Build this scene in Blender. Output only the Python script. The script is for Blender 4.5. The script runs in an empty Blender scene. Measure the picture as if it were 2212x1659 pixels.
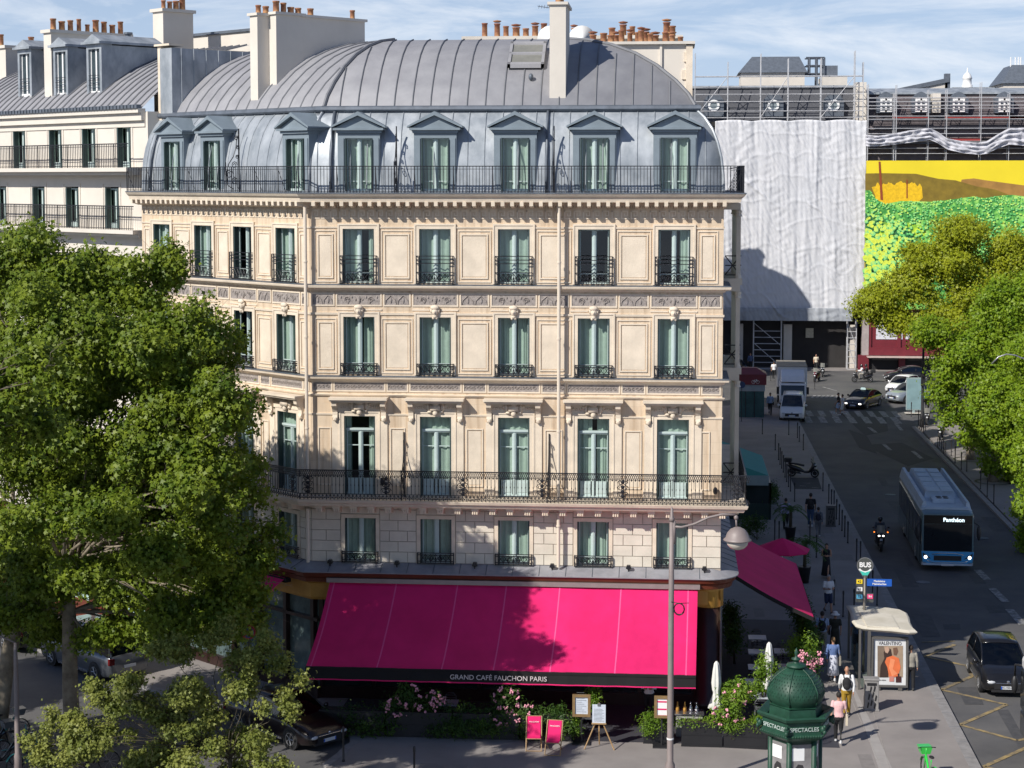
import bpy, bmesh, math, random
from math import sin, cos, tan, pi, radians as R, hypot, atan2, sqrt
from mathutils import Vector, Matrix, noise
# ---------------------------------------------------------------- camera, sky, sun
SC = bpy.context.scene
H = 19.0; FP = 3900.0; PIT = R(4.6); YAW = R(5.03); VC = 385 + FP*tan(PIT)
CX, CY = (-7.43*cos(YAW)+63.4*sin(YAW), -7.43*sin(YAW)-63.4*cos(YAW))
cam = bpy.data.cameras.new('camera'); camo = bpy.data.objects.new('camera', cam)
SC.collection.objects.link(camo); SC.camera = camo
camo.location = (CX, CY, H); camo.rotation_euler = (pi/2-PIT, 0, YAW)
cam.sensor_width = 36; cam.lens = 36*FP/2212; cam.shift_y = -(829.5-VC)/2212
cam.clip_start = 1; cam.clip_end = 6000
SUN_EL = R(38); SUN_AZ = R(41.8)      # light travels towards +x/+y
sd = bpy.data.lights.new('sun', 'SUN'); sd.energy = 4.3; sd.angle = R(0.53); sd.color = (1, .95, .87)
so = bpy.data.objects.new('sun', sd); SC.collection.objects.link(so)
tr = Vector((sin(SUN_AZ)*cos(SUN_EL), cos(SUN_AZ)*cos(SUN_EL), -sin(SUN_EL)))
so.rotation_euler = tr.to_track_quat('-Z', 'Y').to_euler(); so.location = (-40, -60, 80)
W = bpy.data.worlds.new('World'); SC.world = W; W.use_nodes = True
nt = W.node_tree; nt.nodes.clear()
def N(nt, t, **k):
    n = nt.nodes.new(t)
    for a, b in k.items(): setattr(n, a, b)
    return n
sky = N(nt, 'ShaderNodeTexSky', sky_type='NISHITA', sun_disc=False, sun_elevation=SUN_EL,
        sun_rotation=SUN_AZ+pi, altitude=50, air_density=1.0, dust_density=.35, ozone_density=3.5)
tc = N(nt, 'ShaderNodeTexCoord'); mp = N(nt, 'ShaderNodeMapping'); mp.inputs['Scale'].default_value = (3.2, 3.2, 15)
nz = N(nt, 'ShaderNodeTexNoise'); nz.inputs['Scale'].default_value = 2.6; nz.inputs['Detail'].default_value = 8; nz.inputs['Roughness'].default_value = .62; nz.inputs['Distortion'].default_value = .5
cr = N(nt, 'ShaderNodeValToRGB'); cr.color_ramp.elements[0].position = .42; cr.color_ramp.elements[1].position = .74
cr.color_ramp.elements[1].color = (.8, .8, .8, 1)
mx = N(nt, 'ShaderNodeMixRGB'); mx.inputs[2].default_value = (13, 13.4, 14, 1)
bg = N(nt, 'ShaderNodeBackground'); bg.inputs[1].default_value = .062
ow = N(nt, 'ShaderNodeOutputWorld'); L = nt.links.new
L(tc.outputs['Generated'], mp.inputs[0]); L(mp.outputs[0], nz.inputs[0]); L(nz.outputs[0], cr.inputs[0])
tn = N(nt, 'ShaderNodeMixRGB', blend_type='MULTIPLY'); tn.inputs[0].default_value = 1; tn.inputs[2].default_value = (.86, .93, 1.12, 1)
sz = N(nt, 'ShaderNodeSeparateXYZ'); L(tc.outputs['Generated'], sz.inputs[0])
def mr(a, b, c, d):
    m = N(nt, 'ShaderNodeMapRange'); m.interpolation_type = 'SMOOTHSTEP'; m.inputs[1].default_value = a; m.inputs[2].default_value = b; m.inputs[3].default_value = c; m.inputs[4].default_value = d; L(sz.outputs[2], m.inputs[0]); return m
hz_ = mr(-.02, .30, .78, .0); cm_ = mr(.12, .4, 1, .12); ml_ = N(nt, 'ShaderNodeMath', operation='MULTIPLY'); L(cr.outputs[0], ml_.inputs[0]); L(cm_.outputs[0], ml_.inputs[1])
hm = N(nt, 'ShaderNodeMixRGB'); hm.inputs[2].default_value = (7.6, 9.4, 12.4, 1); L(hz_.outputs[0], hm.inputs[0]); L(sky.outputs[0], tn.inputs[1]); L(tn.outputs[0], hm.inputs[1])
L(ml_.outputs[0], mx.inputs[0]); L(hm.outputs[0], mx.inputs[1]); L(mx.outputs[0], bg.inputs[0]); L(bg.outputs[0], ow.inputs[0])
SC.view_settings.view_transform = 'Standard'; SC.view_settings.look = 'None'
SC.view_settings.exposure = 0.3; SC.view_settings.gamma = 1
# ---------------------------------------------------------------- measuring helpers (photo pixel -> place)
def ray(u, v):
    x = (u-1106)/FP; y = -(v-VC)/FP
    wx, wy, wz = x, cos(PIT)+y*sin(PIT), -sin(PIT)+y*cos(PIT)
    return (wx*cos(YAW)-wy*sin(YAW), wx*sin(YAW)+wy*cos(YAW), wz)
def G(u, v, z=0.0):
    r = ray(u, v); t = (z-H)/r[2]; return (CX+r[0]*t, CY+r[1]*t)
def PY(u, v, y):
    r = ray(u, v); t = (y-CY)/r[1]; return (CX+r[0]*t, H+r[2]*t)
def src(x, y): return (x*.7811, y*.7811)
# ---------------------------------------------------------------- objects
def link(o): SC.collection.objects.link(o); return o
def thing(name, label, cat, loc=(0, 0, 0), rz=0, group=None, scale=None):
    o = bpy.data.objects.new(name, None); link(o); o.location = loc; o.rotation_euler = (0, 0, rz)
    o.empty_display_size = .3
    if scale: o.scale = (scale,)*3
    return tag(o, label, cat, group)
def tag(o, label=None, cat=None, group=None, kind=None):
    if label: o['label'] = label
    if cat: o['category'] = cat
    if group: o['group'] = group
    if kind: o['kind'] = kind
    return o
class MB:
    def __init__(s, M=None): s.v = []; s.f = []; s.m = []; s.M = M; s.mi = 0; s.sm = []; s.smooth = False
    def V(s, p):
        if s.M is not None: p = s.M @ Vector(p)
        s.v.append((p[0], p[1], p[2])); return len(s.v)-1
    def F(s, idx): s.f.append(idx); s.m.append(s.mi); s.sm.append(s.smooth)
    def poly(s, pts): s.F([s.V(p) for p in pts])
    def box(s, x0, y0, z0, x1, y1, z1):
        a = [s.V(p) for p in ((x0,y0,z0),(x1,y0,z0),(x1,y1,z0),(x0,y1,z0),(x0,y0,z1),(x1,y0,z1),(x1,y1,z1),(x0,y1,z1))]
        for q in ((0,3,2,1),(4,5,6,7),(0,1,5,4),(1,2,6,5),(2,3,7,6),(3,0,4,7)): s.F([a[i] for i in q])
    def cbox(s, c, sz, rz=0, rx=0, ry=0):
        m = Matrix.Translation(c) @ Matrix.Rotation(rz, 4, 'Z') @ Matrix.Rotation(ry, 4, 'Y') @ Matrix.Rotation(rx, 4, 'X')
        o = s.M; s.M = m if o is None else o @ m
        s.box(-sz[0]/2, -sz[1]/2, -sz[2]/2, sz[0]/2, sz[1]/2, sz[2]/2); s.M = o
    def prism(s, pts, a, b, ax='y'):      # extrude a 2-D outline along an axis
        def P(p, t): return (p[0], t, p[1]) if ax == 'y' else ((t, p[0], p[1]) if ax == 'x' else (p[0], p[1], t))
        n = len(pts); A = [s.V(P(p, a)) for p in pts]; B = [s.V(P(p, b)) for p in pts]
        s.F(A[::-1]); s.F(B)
        for i in range(n): j = (i+1) % n; s.F([A[i], A[j], B[j], B[i]])
    def rings(s, rs, caps=True, closed=True):
        id = [[s.V(p) for p in r] for r in rs]; n = len(rs[0])
        for a, b in zip(id, id[1:]):
            for i in range(n if closed else n-1): j = (i+1) % n; s.F([a[i], a[j], b[j], b[i]])
        if caps: s.F(id[0][::-1]); s.F(id[-1])
    def tube(s, pts, r, n=6, caps=True):
        pts = [Vector(p) for p in pts]; rs = []
        rr = r if isinstance(r, (list, tuple)) else [r]*len(pts)
        for i, p in enumerate(pts):
            d = (pts[min(i+1, len(pts)-1)]-pts[max(i-1, 0)]); d = d.normalized() if d.length > 1e-9 else Vector((0,0,1))
            up = Vector((0, 0, 1)) if abs(d.z) < .9 else Vector((1, 0, 0))
            a = d.cross(up).normalized(); b = d.cross(a)
            rs.append([p+a*(rr[i]*cos(2*pi*k/n))+b*(rr[i]*sin(2*pi*k/n)) for k in range(n)])
        s.rings(rs, caps)
    def lathe(s, prof, n=16, c=(0, 0, 0), ph=0, caps=True):
        s.rings([[(c[0]+r*cos(2*pi*k/n+ph), c[1]+r*sin(2*pi*k/n+ph), c[2]+z) for k in range(n)] for r, z in prof], caps)
    def ball(s, c, r, n=10, m=7):
        if not isinstance(r, (list, tuple)): r = (r, r, r)
        s.rings([[(c[0]+r[0]*sin(pi*j/m)*cos(2*pi*k/n), c[1]+r[1]*sin(pi*j/m)*sin(2*pi*k/n), c[2]-r[2]*cos(pi*j/m)) for k in range(n)] for j in [.02]+list(range(1, m))+[m-.02]])
    def mesh(s, name, mats):
        me = bpy.data.meshes.new(name); me.from_pydata(s.v, [], s.f)
        for m in (mats if isinstance(mats, (list, tuple)) else [mats]): me.materials.append(m)
        me.polygons.foreach_set('material_index', s.m); me.polygons.foreach_set('use_smooth', s.sm); me.update(); return me
def obj(name, mb, mats, parent=None, loc=None, rz=0, label=None, kind=None, bevel=0, smooth=None):
    me = mb.mesh(name, mats) if isinstance(mb, MB) else mb
    o = link(bpy.data.objects.new(name, me))
    if parent: o.parent = parent
    if loc is not None: o.location = loc
    o.rotation_euler = (0, 0, rz)
    if label: o['label'] = label
    if kind: o['kind'] = kind
    if bevel:
        b = o.modifiers.new('bevel', 'BEVEL'); b.width = bevel; b.segments = 2; b.limit_method = 'ANGLE'; b.angle_limit = R(35)
    if smooth:
        me.shade_smooth(); 
        if smooth is not True: me.set_sharp_from_angle(angle=R(smooth))
    return o
def part(name, mb, mats, t, **k):        # mesh written in world coordinates under a thing that has no rotation
    return obj(name, mb, mats, t, loc=tuple(-c for c in t.location), **k)
def copy_tree(o, parent=None):
    c = o.copy(); SC.collection.objects.link(c); c.parent = parent
    for ch in list(o.children): copy_tree(ch, c)
    return c
def place(o, loc, rz=0, label=None, scale=None):
    o.location = loc; o.rotation_euler = (0, 0, rz)
    if label: o['label'] = label
    if scale: o.scale = (scale,)*3
    return o
# ---------------------------------------------------------------- materials
MATS = {}
def mat(name, col, rough=.6, var=.12, scale=3.0, bump=0, metal=0, spec=.5, col2=None, bscale=None, coat=0, stretch=None, emit=0, trans=0, lo=.3, hi=.7):
    if name in MATS: return MATS[name]
    m = bpy.data.materials.new(name); m.use_nodes = True; nt = m.node_tree; b = nt.nodes['Principled BSDF']; L = nt.links.new
    b.inputs['Roughness'].default_value = rough; b.inputs['Metallic'].default_value = metal
    b.inputs['Specular IOR Level'].default_value = spec; b.inputs['Coat Weight'].default_value = coat; b.inputs['Coat Roughness'].default_value = .08
    b.inputs['Base Color'].default_value = (*col, 1)
    tc = N(nt, 'ShaderNodeTexCoord'); v = tc.outputs['Object']
    if stretch:
        mp = N(nt, 'ShaderNodeMapping'); mp.inputs['Scale'].default_value = stretch; L(v, mp.inputs[0]); v = mp.outputs[0]
    if var or col2:
        n = N(nt, 'ShaderNodeTexNoise'); n.inputs['Scale'].default_value = scale; n.inputs['Detail'].default_value = 6; n.inputs['Roughness'].default_value = .6
        L(v, n.inputs['Vector'])
        r = N(nt, 'ShaderNodeValToRGB'); r.color_ramp.elements[0].position = lo; r.color_ramp.elements[1].position = hi
        c2 = col2 if col2 else tuple(min(1, c*(1+var)) for c in col); c1 = col if col2 else tuple(c*(1-var) for c in col)
        r.color_ramp.elements[0].color = (*c1, 1); r.color_ramp.elements[1].color = (*c2, 1)
        L(n.outputs[0], r.inputs[0]); L(r.outputs[0], b.inputs['Base Color'])
    if bump:
        n2 = N(nt, 'ShaderNodeTexNoise'); n2.inputs['Scale'].default_value = bscale or scale*6; n2.inputs['Detail'].default_value = 5; L(v, n2.inputs['Vector'])
        bp = N(nt, 'ShaderNodeBump'); bp.inputs['Strength'].default_value = bump; bp.inputs['Distance'].default_value = .03
        L(n2.outputs[0], bp.inputs['Height']); L(bp.outputs[0], b.inputs['Normal'])
    if emit:
        b.inputs['Emission Color'].default_value = (*col, 1); b.inputs['Emission Strength'].default_value = emit
    if trans:
        t = N(nt, 'ShaderNodeBsdfTranslucent'); mxs = N(nt, 'ShaderNodeMixShader'); mxs.inputs[0].default_value = trans
        src_c = b.inputs['Base Color'].links
        if src_c: L(src_c[0].from_socket, t.inputs[0])
        else: t.inputs[0].default_value = (*col, 1)
        L(b.outputs[0], mxs.inputs[1]); L(t.outputs[0], mxs.inputs[2]); L(mxs.outputs[0], nt.nodes['Material Output'].inputs[0])
    MATS[name] = m; return m
def glassmat(name, tint=(.75, .9, .85), refl=.06, dark=None):
    m = bpy.data.materials.new(name); m.use_nodes = True; nt = m.node_tree; nt.nodes.clear(); L = nt.links.new
    t = N(nt, 'ShaderNodeBsdfTransparent'); t.inputs[0].default_value = (*tint, 1)
    g = N(nt, 'ShaderNodeBsdfGlossy'); g.inputs['Roughness'].default_value = .03
    fr = N(nt, 'ShaderNodeLayerWeight'); fr.inputs[0].default_value = .25; pw = N(nt, 'ShaderNodeMath', operation='POWER'); pw.inputs[1].default_value = 4
    ma = N(nt, 'ShaderNodeMath', operation='ADD', use_clamp=True); ma.inputs[1].default_value = refl
    mx = N(nt, 'ShaderNodeMixShader'); o = N(nt, 'ShaderNodeOutputMaterial')
    L(fr.outputs[1], pw.inputs[0]); L(pw.outputs[0], ma.inputs[0]); L(ma.outputs[0], mx.inputs[0]); L(t.outputs[0], mx.inputs[1]); L(g.outputs[0], mx.inputs[2]); L(mx.outputs[0], o.inputs[0])
    return m
def stone(name, c1, c2, bw=1.1, bh=.42, line=.86):
    m = bpy.data.materials.new(name); m.use_nodes = True; nt = m.node_tree; b = nt.nodes['Principled BSDF']; L = nt.links.new
    b.inputs['Roughness'].default_value = .85; b.inputs['Specular IOR Level'].default_value = .25
    tc = N(nt, 'ShaderNodeTexCoord'); sp = N(nt, 'ShaderNodeSeparateXYZ'); cb = N(nt, 'ShaderNodeCombineXYZ')
    L(tc.outputs['Object'], sp.inputs[0]); L(sp.outputs[0], cb.inputs[0]); L(sp.outputs[2], cb.inputs[1])
    br = N(nt, 'ShaderNodeTexBrick'); br.inputs['Scale'].default_value = 1; br.inputs['Brick Width'].default_value = bw; br.inputs['Row Height'].default_value = bh
    br.inputs['Mortar Size'].default_value = .008; br.inputs['Mortar Smooth'].default_value = .3
    br.inputs['Color1'].default_value = (*c1, 1); br.inputs['Color2'].default_value = (*c2, 1); br.inputs['Mortar'].default_value = (*[c*line for c in c1], 1)
    L(cb.outputs[0], br.inputs[0])
    n = N(nt, 'ShaderNodeTexNoise'); n.inputs['Scale'].default_value = .9; n.inputs['Detail'].default_value = 8; n.inputs['Roughness'].default_value = .7
    mp = N(nt, 'ShaderNodeMapping'); mp.inputs['Scale'].default_value = (1.4, 1.4, .6); L(tc.outputs['Object'], mp.inputs[0]); L(mp.outputs[0], n.inputs[0])
    r = N(nt, 'ShaderNodeValToRGB'); r.color_ramp.elements[0].position = .32; r.color_ramp.elements[1].position = .68
    r.color_ramp.elements[0].color = (.86, .82, .77, 1); r.color_ramp.elements[1].color = (1.05, 1.04, 1.03, 1)
    mu = N(nt, 'ShaderNodeMixRGB', blend_type='MULTIPLY'); mu.inputs[0].default_value = 1
    L(n.outputs[0], r.inputs[0]); L(br.outputs[0], mu.inputs[1]); L(r.outputs[0], mu.inputs[2])
    mp3 = N(nt, 'ShaderNodeMapping'); mp3.inputs['Scale'].default_value = (5, 5, .35); n3 = N(nt, 'ShaderNodeTexNoise'); n3.inputs['Scale'].default_value = 1; n3.inputs['Detail'].default_value = 5; L(tc.outputs['Object'], mp3.inputs[0]); L(mp3.outputs[0], n3.inputs[0])
    r3 = N(nt, 'ShaderNodeValToRGB'); r3.color_ramp.elements[0].position = .30; r3.color_ramp.elements[0].color = (.66, .60, .54, 1); r3.color_ramp.elements[1].position = .52; L(n3.outputs[0], r3.inputs[0])
    m3 = N(nt, 'ShaderNodeMixRGB', blend_type='MULTIPLY'); m3.inputs[0].default_value = .8; L(mu.outputs[0], m3.inputs[1]); L(r3.outputs[0], m3.inputs[2]); L(m3.outputs[0], b.inputs[0])
    n2 = N(nt, 'ShaderNodeTexNoise'); n2.inputs['Scale'].default_value = 25; n2.inputs['Detail'].default_value = 4; L(tc.outputs['Object'], n2.inputs[0])
    bp = N(nt, 'ShaderNodeBump'); bp.inputs['Strength'].default_value = .25; bp.inputs['Distance'].default_value = .02; L(n2.outputs[0], bp.inputs['Height']); L(bp.outputs[0], b.inputs['Normal'])
    MATS[name] = m; return m
STONE = stone('limestone', (.70, .585, .45), (.665, .54, .405))
STONE2 = mat('limestone_trim', (.71, .61, .485), .85, .13, 1.5, .2, bscale=20)
STONEB = mat('rusticated_stone', (.66, .60, .505), .85, .12, 1.2, .2, bscale=20)
JOINT = mat('stone_joint', (.40, .34, .28), .9, .1)
FRIEZE = mat('carved_frieze', (.31, .275, .255), .85, .3, 9, .5, bscale=30)
CARVE = mat('carving', (.43, .35, .31), .85, .2, 9)
ZINC = mat('zinc_mansard', (.24, .27, .30), .48, .0, 1.6, .25, metal=.25, col2=(.44, .47, .50), bscale=2.5, stretch=(1, 1, .6), lo=.34, hi=.66)
ZINC2 = mat('zinc_roof', (.25, .25, .268), .62, 0, 1.3, .18, metal=.1, col2=(.33, .33, .345), bscale=3, lo=.3, hi=.72)
ZINCD = mat('zinc_dark', (.13, .15, .18), .55, .2, 3, metal=.3)
DORM = mat('dormer_paint', (.20, .245, .28), .5, .12, 2)
LEDGE = mat('lead_ledge', (.26, .26, .28), .6, .2, 2)
IRON = mat('black_iron', (.012, .012, .016), .45, .1, 5)
WFRAME = mat('window_paint', (.50, .60, .58), .45, .05, 3)
SHUT = mat('shutter_green', (.045, .075, .075), .5, .15, 4)
CURT = mat('curtain', (.56, .59, .545), .9, .1, 4)
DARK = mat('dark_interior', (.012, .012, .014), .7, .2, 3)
PIPE = mat('painted_pipe', (.70, .61, .50), .5, .06, 3)
RENDER = mat('white_render', (.66, .61, .54), .9, .06, .8, .1)
RENDS = mat('grey_render', (.60, .56, .50), .9, .10, .8, .1)
TERRA = mat('terracotta', (.22, .085, .05), .8, 0, 2.2, col2=(.50, .27, .12), lo=.4, hi=.6)
GLASS = glassmat('window_glass', (.70, .80, .76), .06)
GLASSC = glassmat('car_glass', (.10, .13, .14), .10)
# ---------------------------------------------------------------- text (flat lettering on real signs)
def text(name, s, size, mat_, parent, loc, rot, ext=.004, bold=0, spacing=1.0, sx=1):
    c = bpy.data.curves.new(name, 'FONT'); c.body = s; c.size = size; c.extrude = ext; c.align_x = 'CENTER'; c.align_y = 'CENTER'
    c.offset = bold; c.space_character = spacing; c.materials.append(mat_)
    o = bpy.data.objects.new(name, c); SC.collection.objects.link(o)
    bpy.context.view_layer.update(); dg = bpy.context.evaluated_depsgraph_get()
    me = bpy.data.meshes.new_from_object(o.evaluated_get(dg)); bpy.data.objects.remove(o)
    o = link(bpy.data.objects.new(name, me)); o.parent = parent; o.location = loc; o.rotation_euler = rot; o.scale = (sx, 1, 1)
    return o
# ---------------------------------------------------------------- sweep along a plan path with mitred corners
def offs(path, d):
    out = []
    for i, p in enumerate(path):
        ds = []
        if i > 0: ds.append((p[0]-path[i-1][0], p[1]-path[i-1][1]))
        if i < len(path)-1: ds.append((path[i+1][0]-p[0], path[i+1][1]-p[1]))
        ns = []
        for a, b in ds: l = hypot(a, b); ns.append((b/l, -a/l))
        if len(ns) == 1: out.append((p[0]+ns[0][0]*d, p[1]+ns[0][1]*d))
        else:
            sx, sy = ns[0][0]+ns[1][0], ns[0][1]+ns[1][1]; k = 2/(sx*sx+sy*sy)
            out.append((p[0]+sx*k*d, p[1]+sy*k*d))
    return out
def sweep(mb, path, prof, closed=True):
    rs = [[(x, y, z) for (x, y) in offs(path, o)] for o, z in prof]      # one row per profile point
    n = len(path); id = [[mb.V(p) for p in r] for r in rs]
    m = len(id)
    for a in range(m if closed else m-1):
        A, B = id[a], id[(a+1) % m]
        for i in range(n-1): mb.F([A[i], B[i], B[i+1], A[i+1]])
    if closed:
        mb.F([r[0] for r in id]); mb.F([r[-1] for r in id][::-1])
def seg_frames(path):
    r = []
    for a, b in zip(path, path[1:]):
        l = hypot(b[0]-a[0], b[1]-a[1]); r.append((a, l, ((b[0]-a[0])/l, (b[1]-a[1])/l)))
    return r
class Fr:                                   # facade frame: x right along the wall, y inward, z up
    def __init__(s, loc, rz): s.l = loc; s.r = rz; s.c = cos(rz); s.s = sin(rz); s.M = Matrix.Translation((*loc, 0)) @ Matrix.Rotation(rz, 4, 'Z')
    def pt(s, x, y): return (s.l[0]+x*s.c-y*s.s, s.l[1]+x*s.s+y*s.c)
    def px(s, u, v, y=0):
        r = ray(u, v); p0 = s.pt(0, y); n = (-s.s, s.c)
        t = ((p0[0]-CX)*n[0]+(p0[1]-CY)*n[1])/(r[0]*n[0]+r[1]*n[1])
        q = (CX+r[0]*t-s.l[0], CY+r[1]*t-s.l[1]); return (q[0]*s.c+q[1]*s.s, H+r[2]*t)
F1 = Fr((0, 0), 0); F2 = Fr((-14.75, 0), R(-39.97)); F3 = Fr((0, 0), pi/2)
XL2 = -10.64; WL = -14.75
P2L = F2.pt(XL2, 0)
PATH = [P2L, (WL, 0), (0, 0), (0, 14)]
B = thing('corner_building', 'cream limestone corner apartment building with zinc mansard roof above the pink cafe awning', 'building', (0, 0, 0))
def wall_grid(mb, x0, x1, z0, z1, ops, y=0, rev=.3, mi=0):
    xs = sorted({x0, x1, *[o[0] for o in ops], *[o[1] for o in ops]}); zs = sorted({z0, z1, *[o[2] for o in ops], *[o[3] for o in ops]})
    xs = [x for x in xs if x0 <= x <= x1]; zs = [z for z in zs if z0 <= z <= z1]; mb.mi = mi
    for a, b in zip(xs, xs[1:]):
        for c, d in zip(zs, zs[1:]):
            mx_, mz = (a+b)/2, (c+d)/2
            if any(o[0] < mx_ < o[1] and o[2] < mz < o[3] for o in ops): continue
            mb.poly([(a, y, c), (b, y, c), (b, y, d), (a, y, d)])
    for o in ops:
        if o[3] <= z0 or o[2] >= z1: continue
        a, b, c, d = o
        mb.poly([(a, y, c), (a, y, d), (a, y+rev, d), (a, y+rev, c)]); mb.poly([(b, y, c), (b, y+rev, c), (b, y+rev, d), (b, y, d)])
        mb.poly([(a, y, d), (b, y, d), (b, y+rev, d), (a, y+rev, d)]); mb.poly([(a, y, c), (a, y+rev, c), (b, y+rev, c), (b, y, c)])
def pframe(mb, x0, x1, z0, z1, w, out, bottom=True, y=0):
    mb.box(x0, y-out, z0, x0+w, y, z1); mb.box(x1-w, y-out, z0, x1, y, z1); mb.box(x0+w, y-out, z1-w, x1-w, y, z1)
    if bottom: mb.box(x0+w, y-out, z0, x1-w, y, z0+w)
# ---- windows ---------------------------------------------------
def curtain_mb(x0, x1, h, y, amp=.028, n=26, ph=0.0):
    mb = MB(); mb.smooth = True
    xs = [x0+(x1-x0)*i/n for i in range(n+1)]
    f = lambda x: y+amp*sin(x*26+ph)+amp*.5*sin(x*61+ph*2)
    mb.rings([[(x, f(x), .03) for x in xs], [(x, f(x)*1.0, h) for x in xs]], caps=False, closed=False); return mb
def make_window(w, h, kind='two', cur='full', base='window'):
    t = MB(); a = w/2; Y0, Y1 = .2, .27; fb = .045
    t.box(-a, Y0, 0, -a+fb, Y1, h); t.box(a-fb, Y0, 0, a, Y1, h); t.box(-a+fb, Y0, h-fb, a-fb, Y1, h); t.box(-a+fb, Y0-.04, 0, a-fb, Y1, .09)
    top = h-fb
    if kind == 'tall':
        t.box(-a+fb, Y0-.03, h*.80, a-fb, Y1, h*.80+.05); t.box(-a+fb, Y0-.07, h*.80+.05, a-fb, Y1, h*.80+.12); top = h*.80
        t.box(-a+fb, Y0+.02, h*.62, a-fb, Y1-.01, h*.62+.03)
        for s in (-1, 1): t.box(min(s*.055, s*(a-fb)), Y0+.01, .09, max(s*.055, s*(a-fb)), Y1-.005, h*.21); t.box(min(s*.12, s*(a-.12)), Y0-.003, .17, max(s*.12, s*(a-.12)), Y0+.01, h*.18)
    else:
        t.box(-a+fb, Y0+.02, h*.18, a-fb, Y1-.01, h*.18+.03)
    t.box(-.055, Y0-.025, .09, .055, Y1, top); t.box(-.02, Y0-.045, .09, .02, Y0-.025, top)
    for s in (-1, 1): t.box(min(s*.055, s*.085), Y0+.01, .09, max(s*.055, s*.085), Y1-.01, top); t.box(min(s*(a-fb), s*(a-fb-.04)), Y0+.01, .09, max(s*(a-fb), s*(a-fb-.04)), Y1-.01, top)
    o = obj(base, t, WFRAME, B)
    g = MB(); g.poly([(-a+fb, .24, .05), (a-fb, .24, .05), (a-fb, .24, h-.04), (-a+fb, .24, h-.04)]); obj('pane', g, GLASS, o)
    if cur == 'full': obj('curtain', curtain_mb(-a, a, h, .33), CURT, o)
    elif cur == 'half':
        obj('curtain', curtain_mb(-a, -.02, h, .33), CURT, o); obj('curtain', curtain_mb(a*.55, a, h, .33), CURT, o)
    elif cur == 'part':
        obj('curtain', curtain_mb(-a, -a*.6, h, .33), CURT, o); obj('curtain', curtain_mb(a*.5, a, h, .33), CURT, o)
    elif cur == 'gap':
        obj('curtain', curtain_mb(-a, -.05, h, .33, ph=1), CURT, o); obj('curtain', curtain_mb(.12, a, h, .35, ph=2.2), CURT, o)
    elif cur == 'right': obj('curtain', curtain_mb(a*.35, a, h, .33), CURT, o)
    sm = MB(); sm.box(0, -.02, .02, .022, .19, h-.03); sm.box(.026, -.01, .02, .046, .19, h-.03)
    k = .06
    while k < h-.1: sm.box(-.004, -.012, k, .050, .18, k+.018); k += .055
    mesh = sm.mesh('shutter', SHUT)
    for s in (-1, 1):
        q = obj('shutter', mesh, None, o); q.location = (-a+.004 if s < 0 else a-.052, 0, 0)
    return o
WPROTO = {}
def window(F, x, z, w, h, kind='two', cur='full', y=0, label=None, base='window', parent=None):
    key = (round(w, 2), round(h, 2), kind, cur, base)
    if key not in WPROTO: o = WPROTO[key] = make_window(w, h, kind, cur, base)
    else: o = copy_tree(WPROTO[key], B)
    o.parent = parent or B; p = F.pt(x, y)
    o.location = (p[0], p[1], z); o.rotation_euler = (0, 0, F.r)
    if label: o['label'] = label
    return o
# window railings
def rail_mesh(w, h, tall=False):
    t = MB(); a = w/2+.09; y = -.15; r = .016
    def bar(p, q, r=.011): t.tube([p, q], r, 4)
    low = h*.42 if tall else h
    for z in ([h, h-.13, h-.26, low] if tall else [h, h-.07])+[.03, .10]:
        t.box(-a, y-.014, z-.014, a, y+.014, z+.014)
        for s in (-1, 1): t.box(s*a-.012, y, z-.012, s*a+.012, 0, z+.012)
    for s in (-1, 1): t.box(s*a-.018, y-.018, 0, s*a+.018, y+.018, h); t.box(s*(a-.1)-.012, y-.012, 0, s*(a-.1)+.012, y+.012, h)
    n = 6; lz = low-.04
    for i in range(n):
        x0 = -a+.1+(2*a-.2)*i/n; x1 = -a+.1+(2*a-.2)*(i+1)/n
        bar((x0, y, .1), (x1, y, lz)); bar((x0, y, lz), (x1, y, .1))
        if i: bar((x0, y, .03), (x0, y, lz))
    for x in (-.2, 0, .2): t.ball((x, y, low*.5), (.035, .02, .05), 6, 5)
    for s in (-1, 1):
        t.tube([(s*(.16+.07*cos(q)), y, low*.5+.07*sin(q)) for q in [k*pi/5 for k in range(11)]], .012, 4)
        bar((s*a, y, 0), (s*(a), 0, low*.7))
    return t.mesh('window_railing', IRON)
RM = {6: rail_mesh(1.13, 1.0, True), 5: rail_mesh(1.13, .42), 3: rail_mesh(1.13, .40)}
def wrail(F, x, z, k):
    p = F.pt(x, 0); obj('window_railing', RM[k], None, B, (p[0], p[1], z), F.r)
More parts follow.
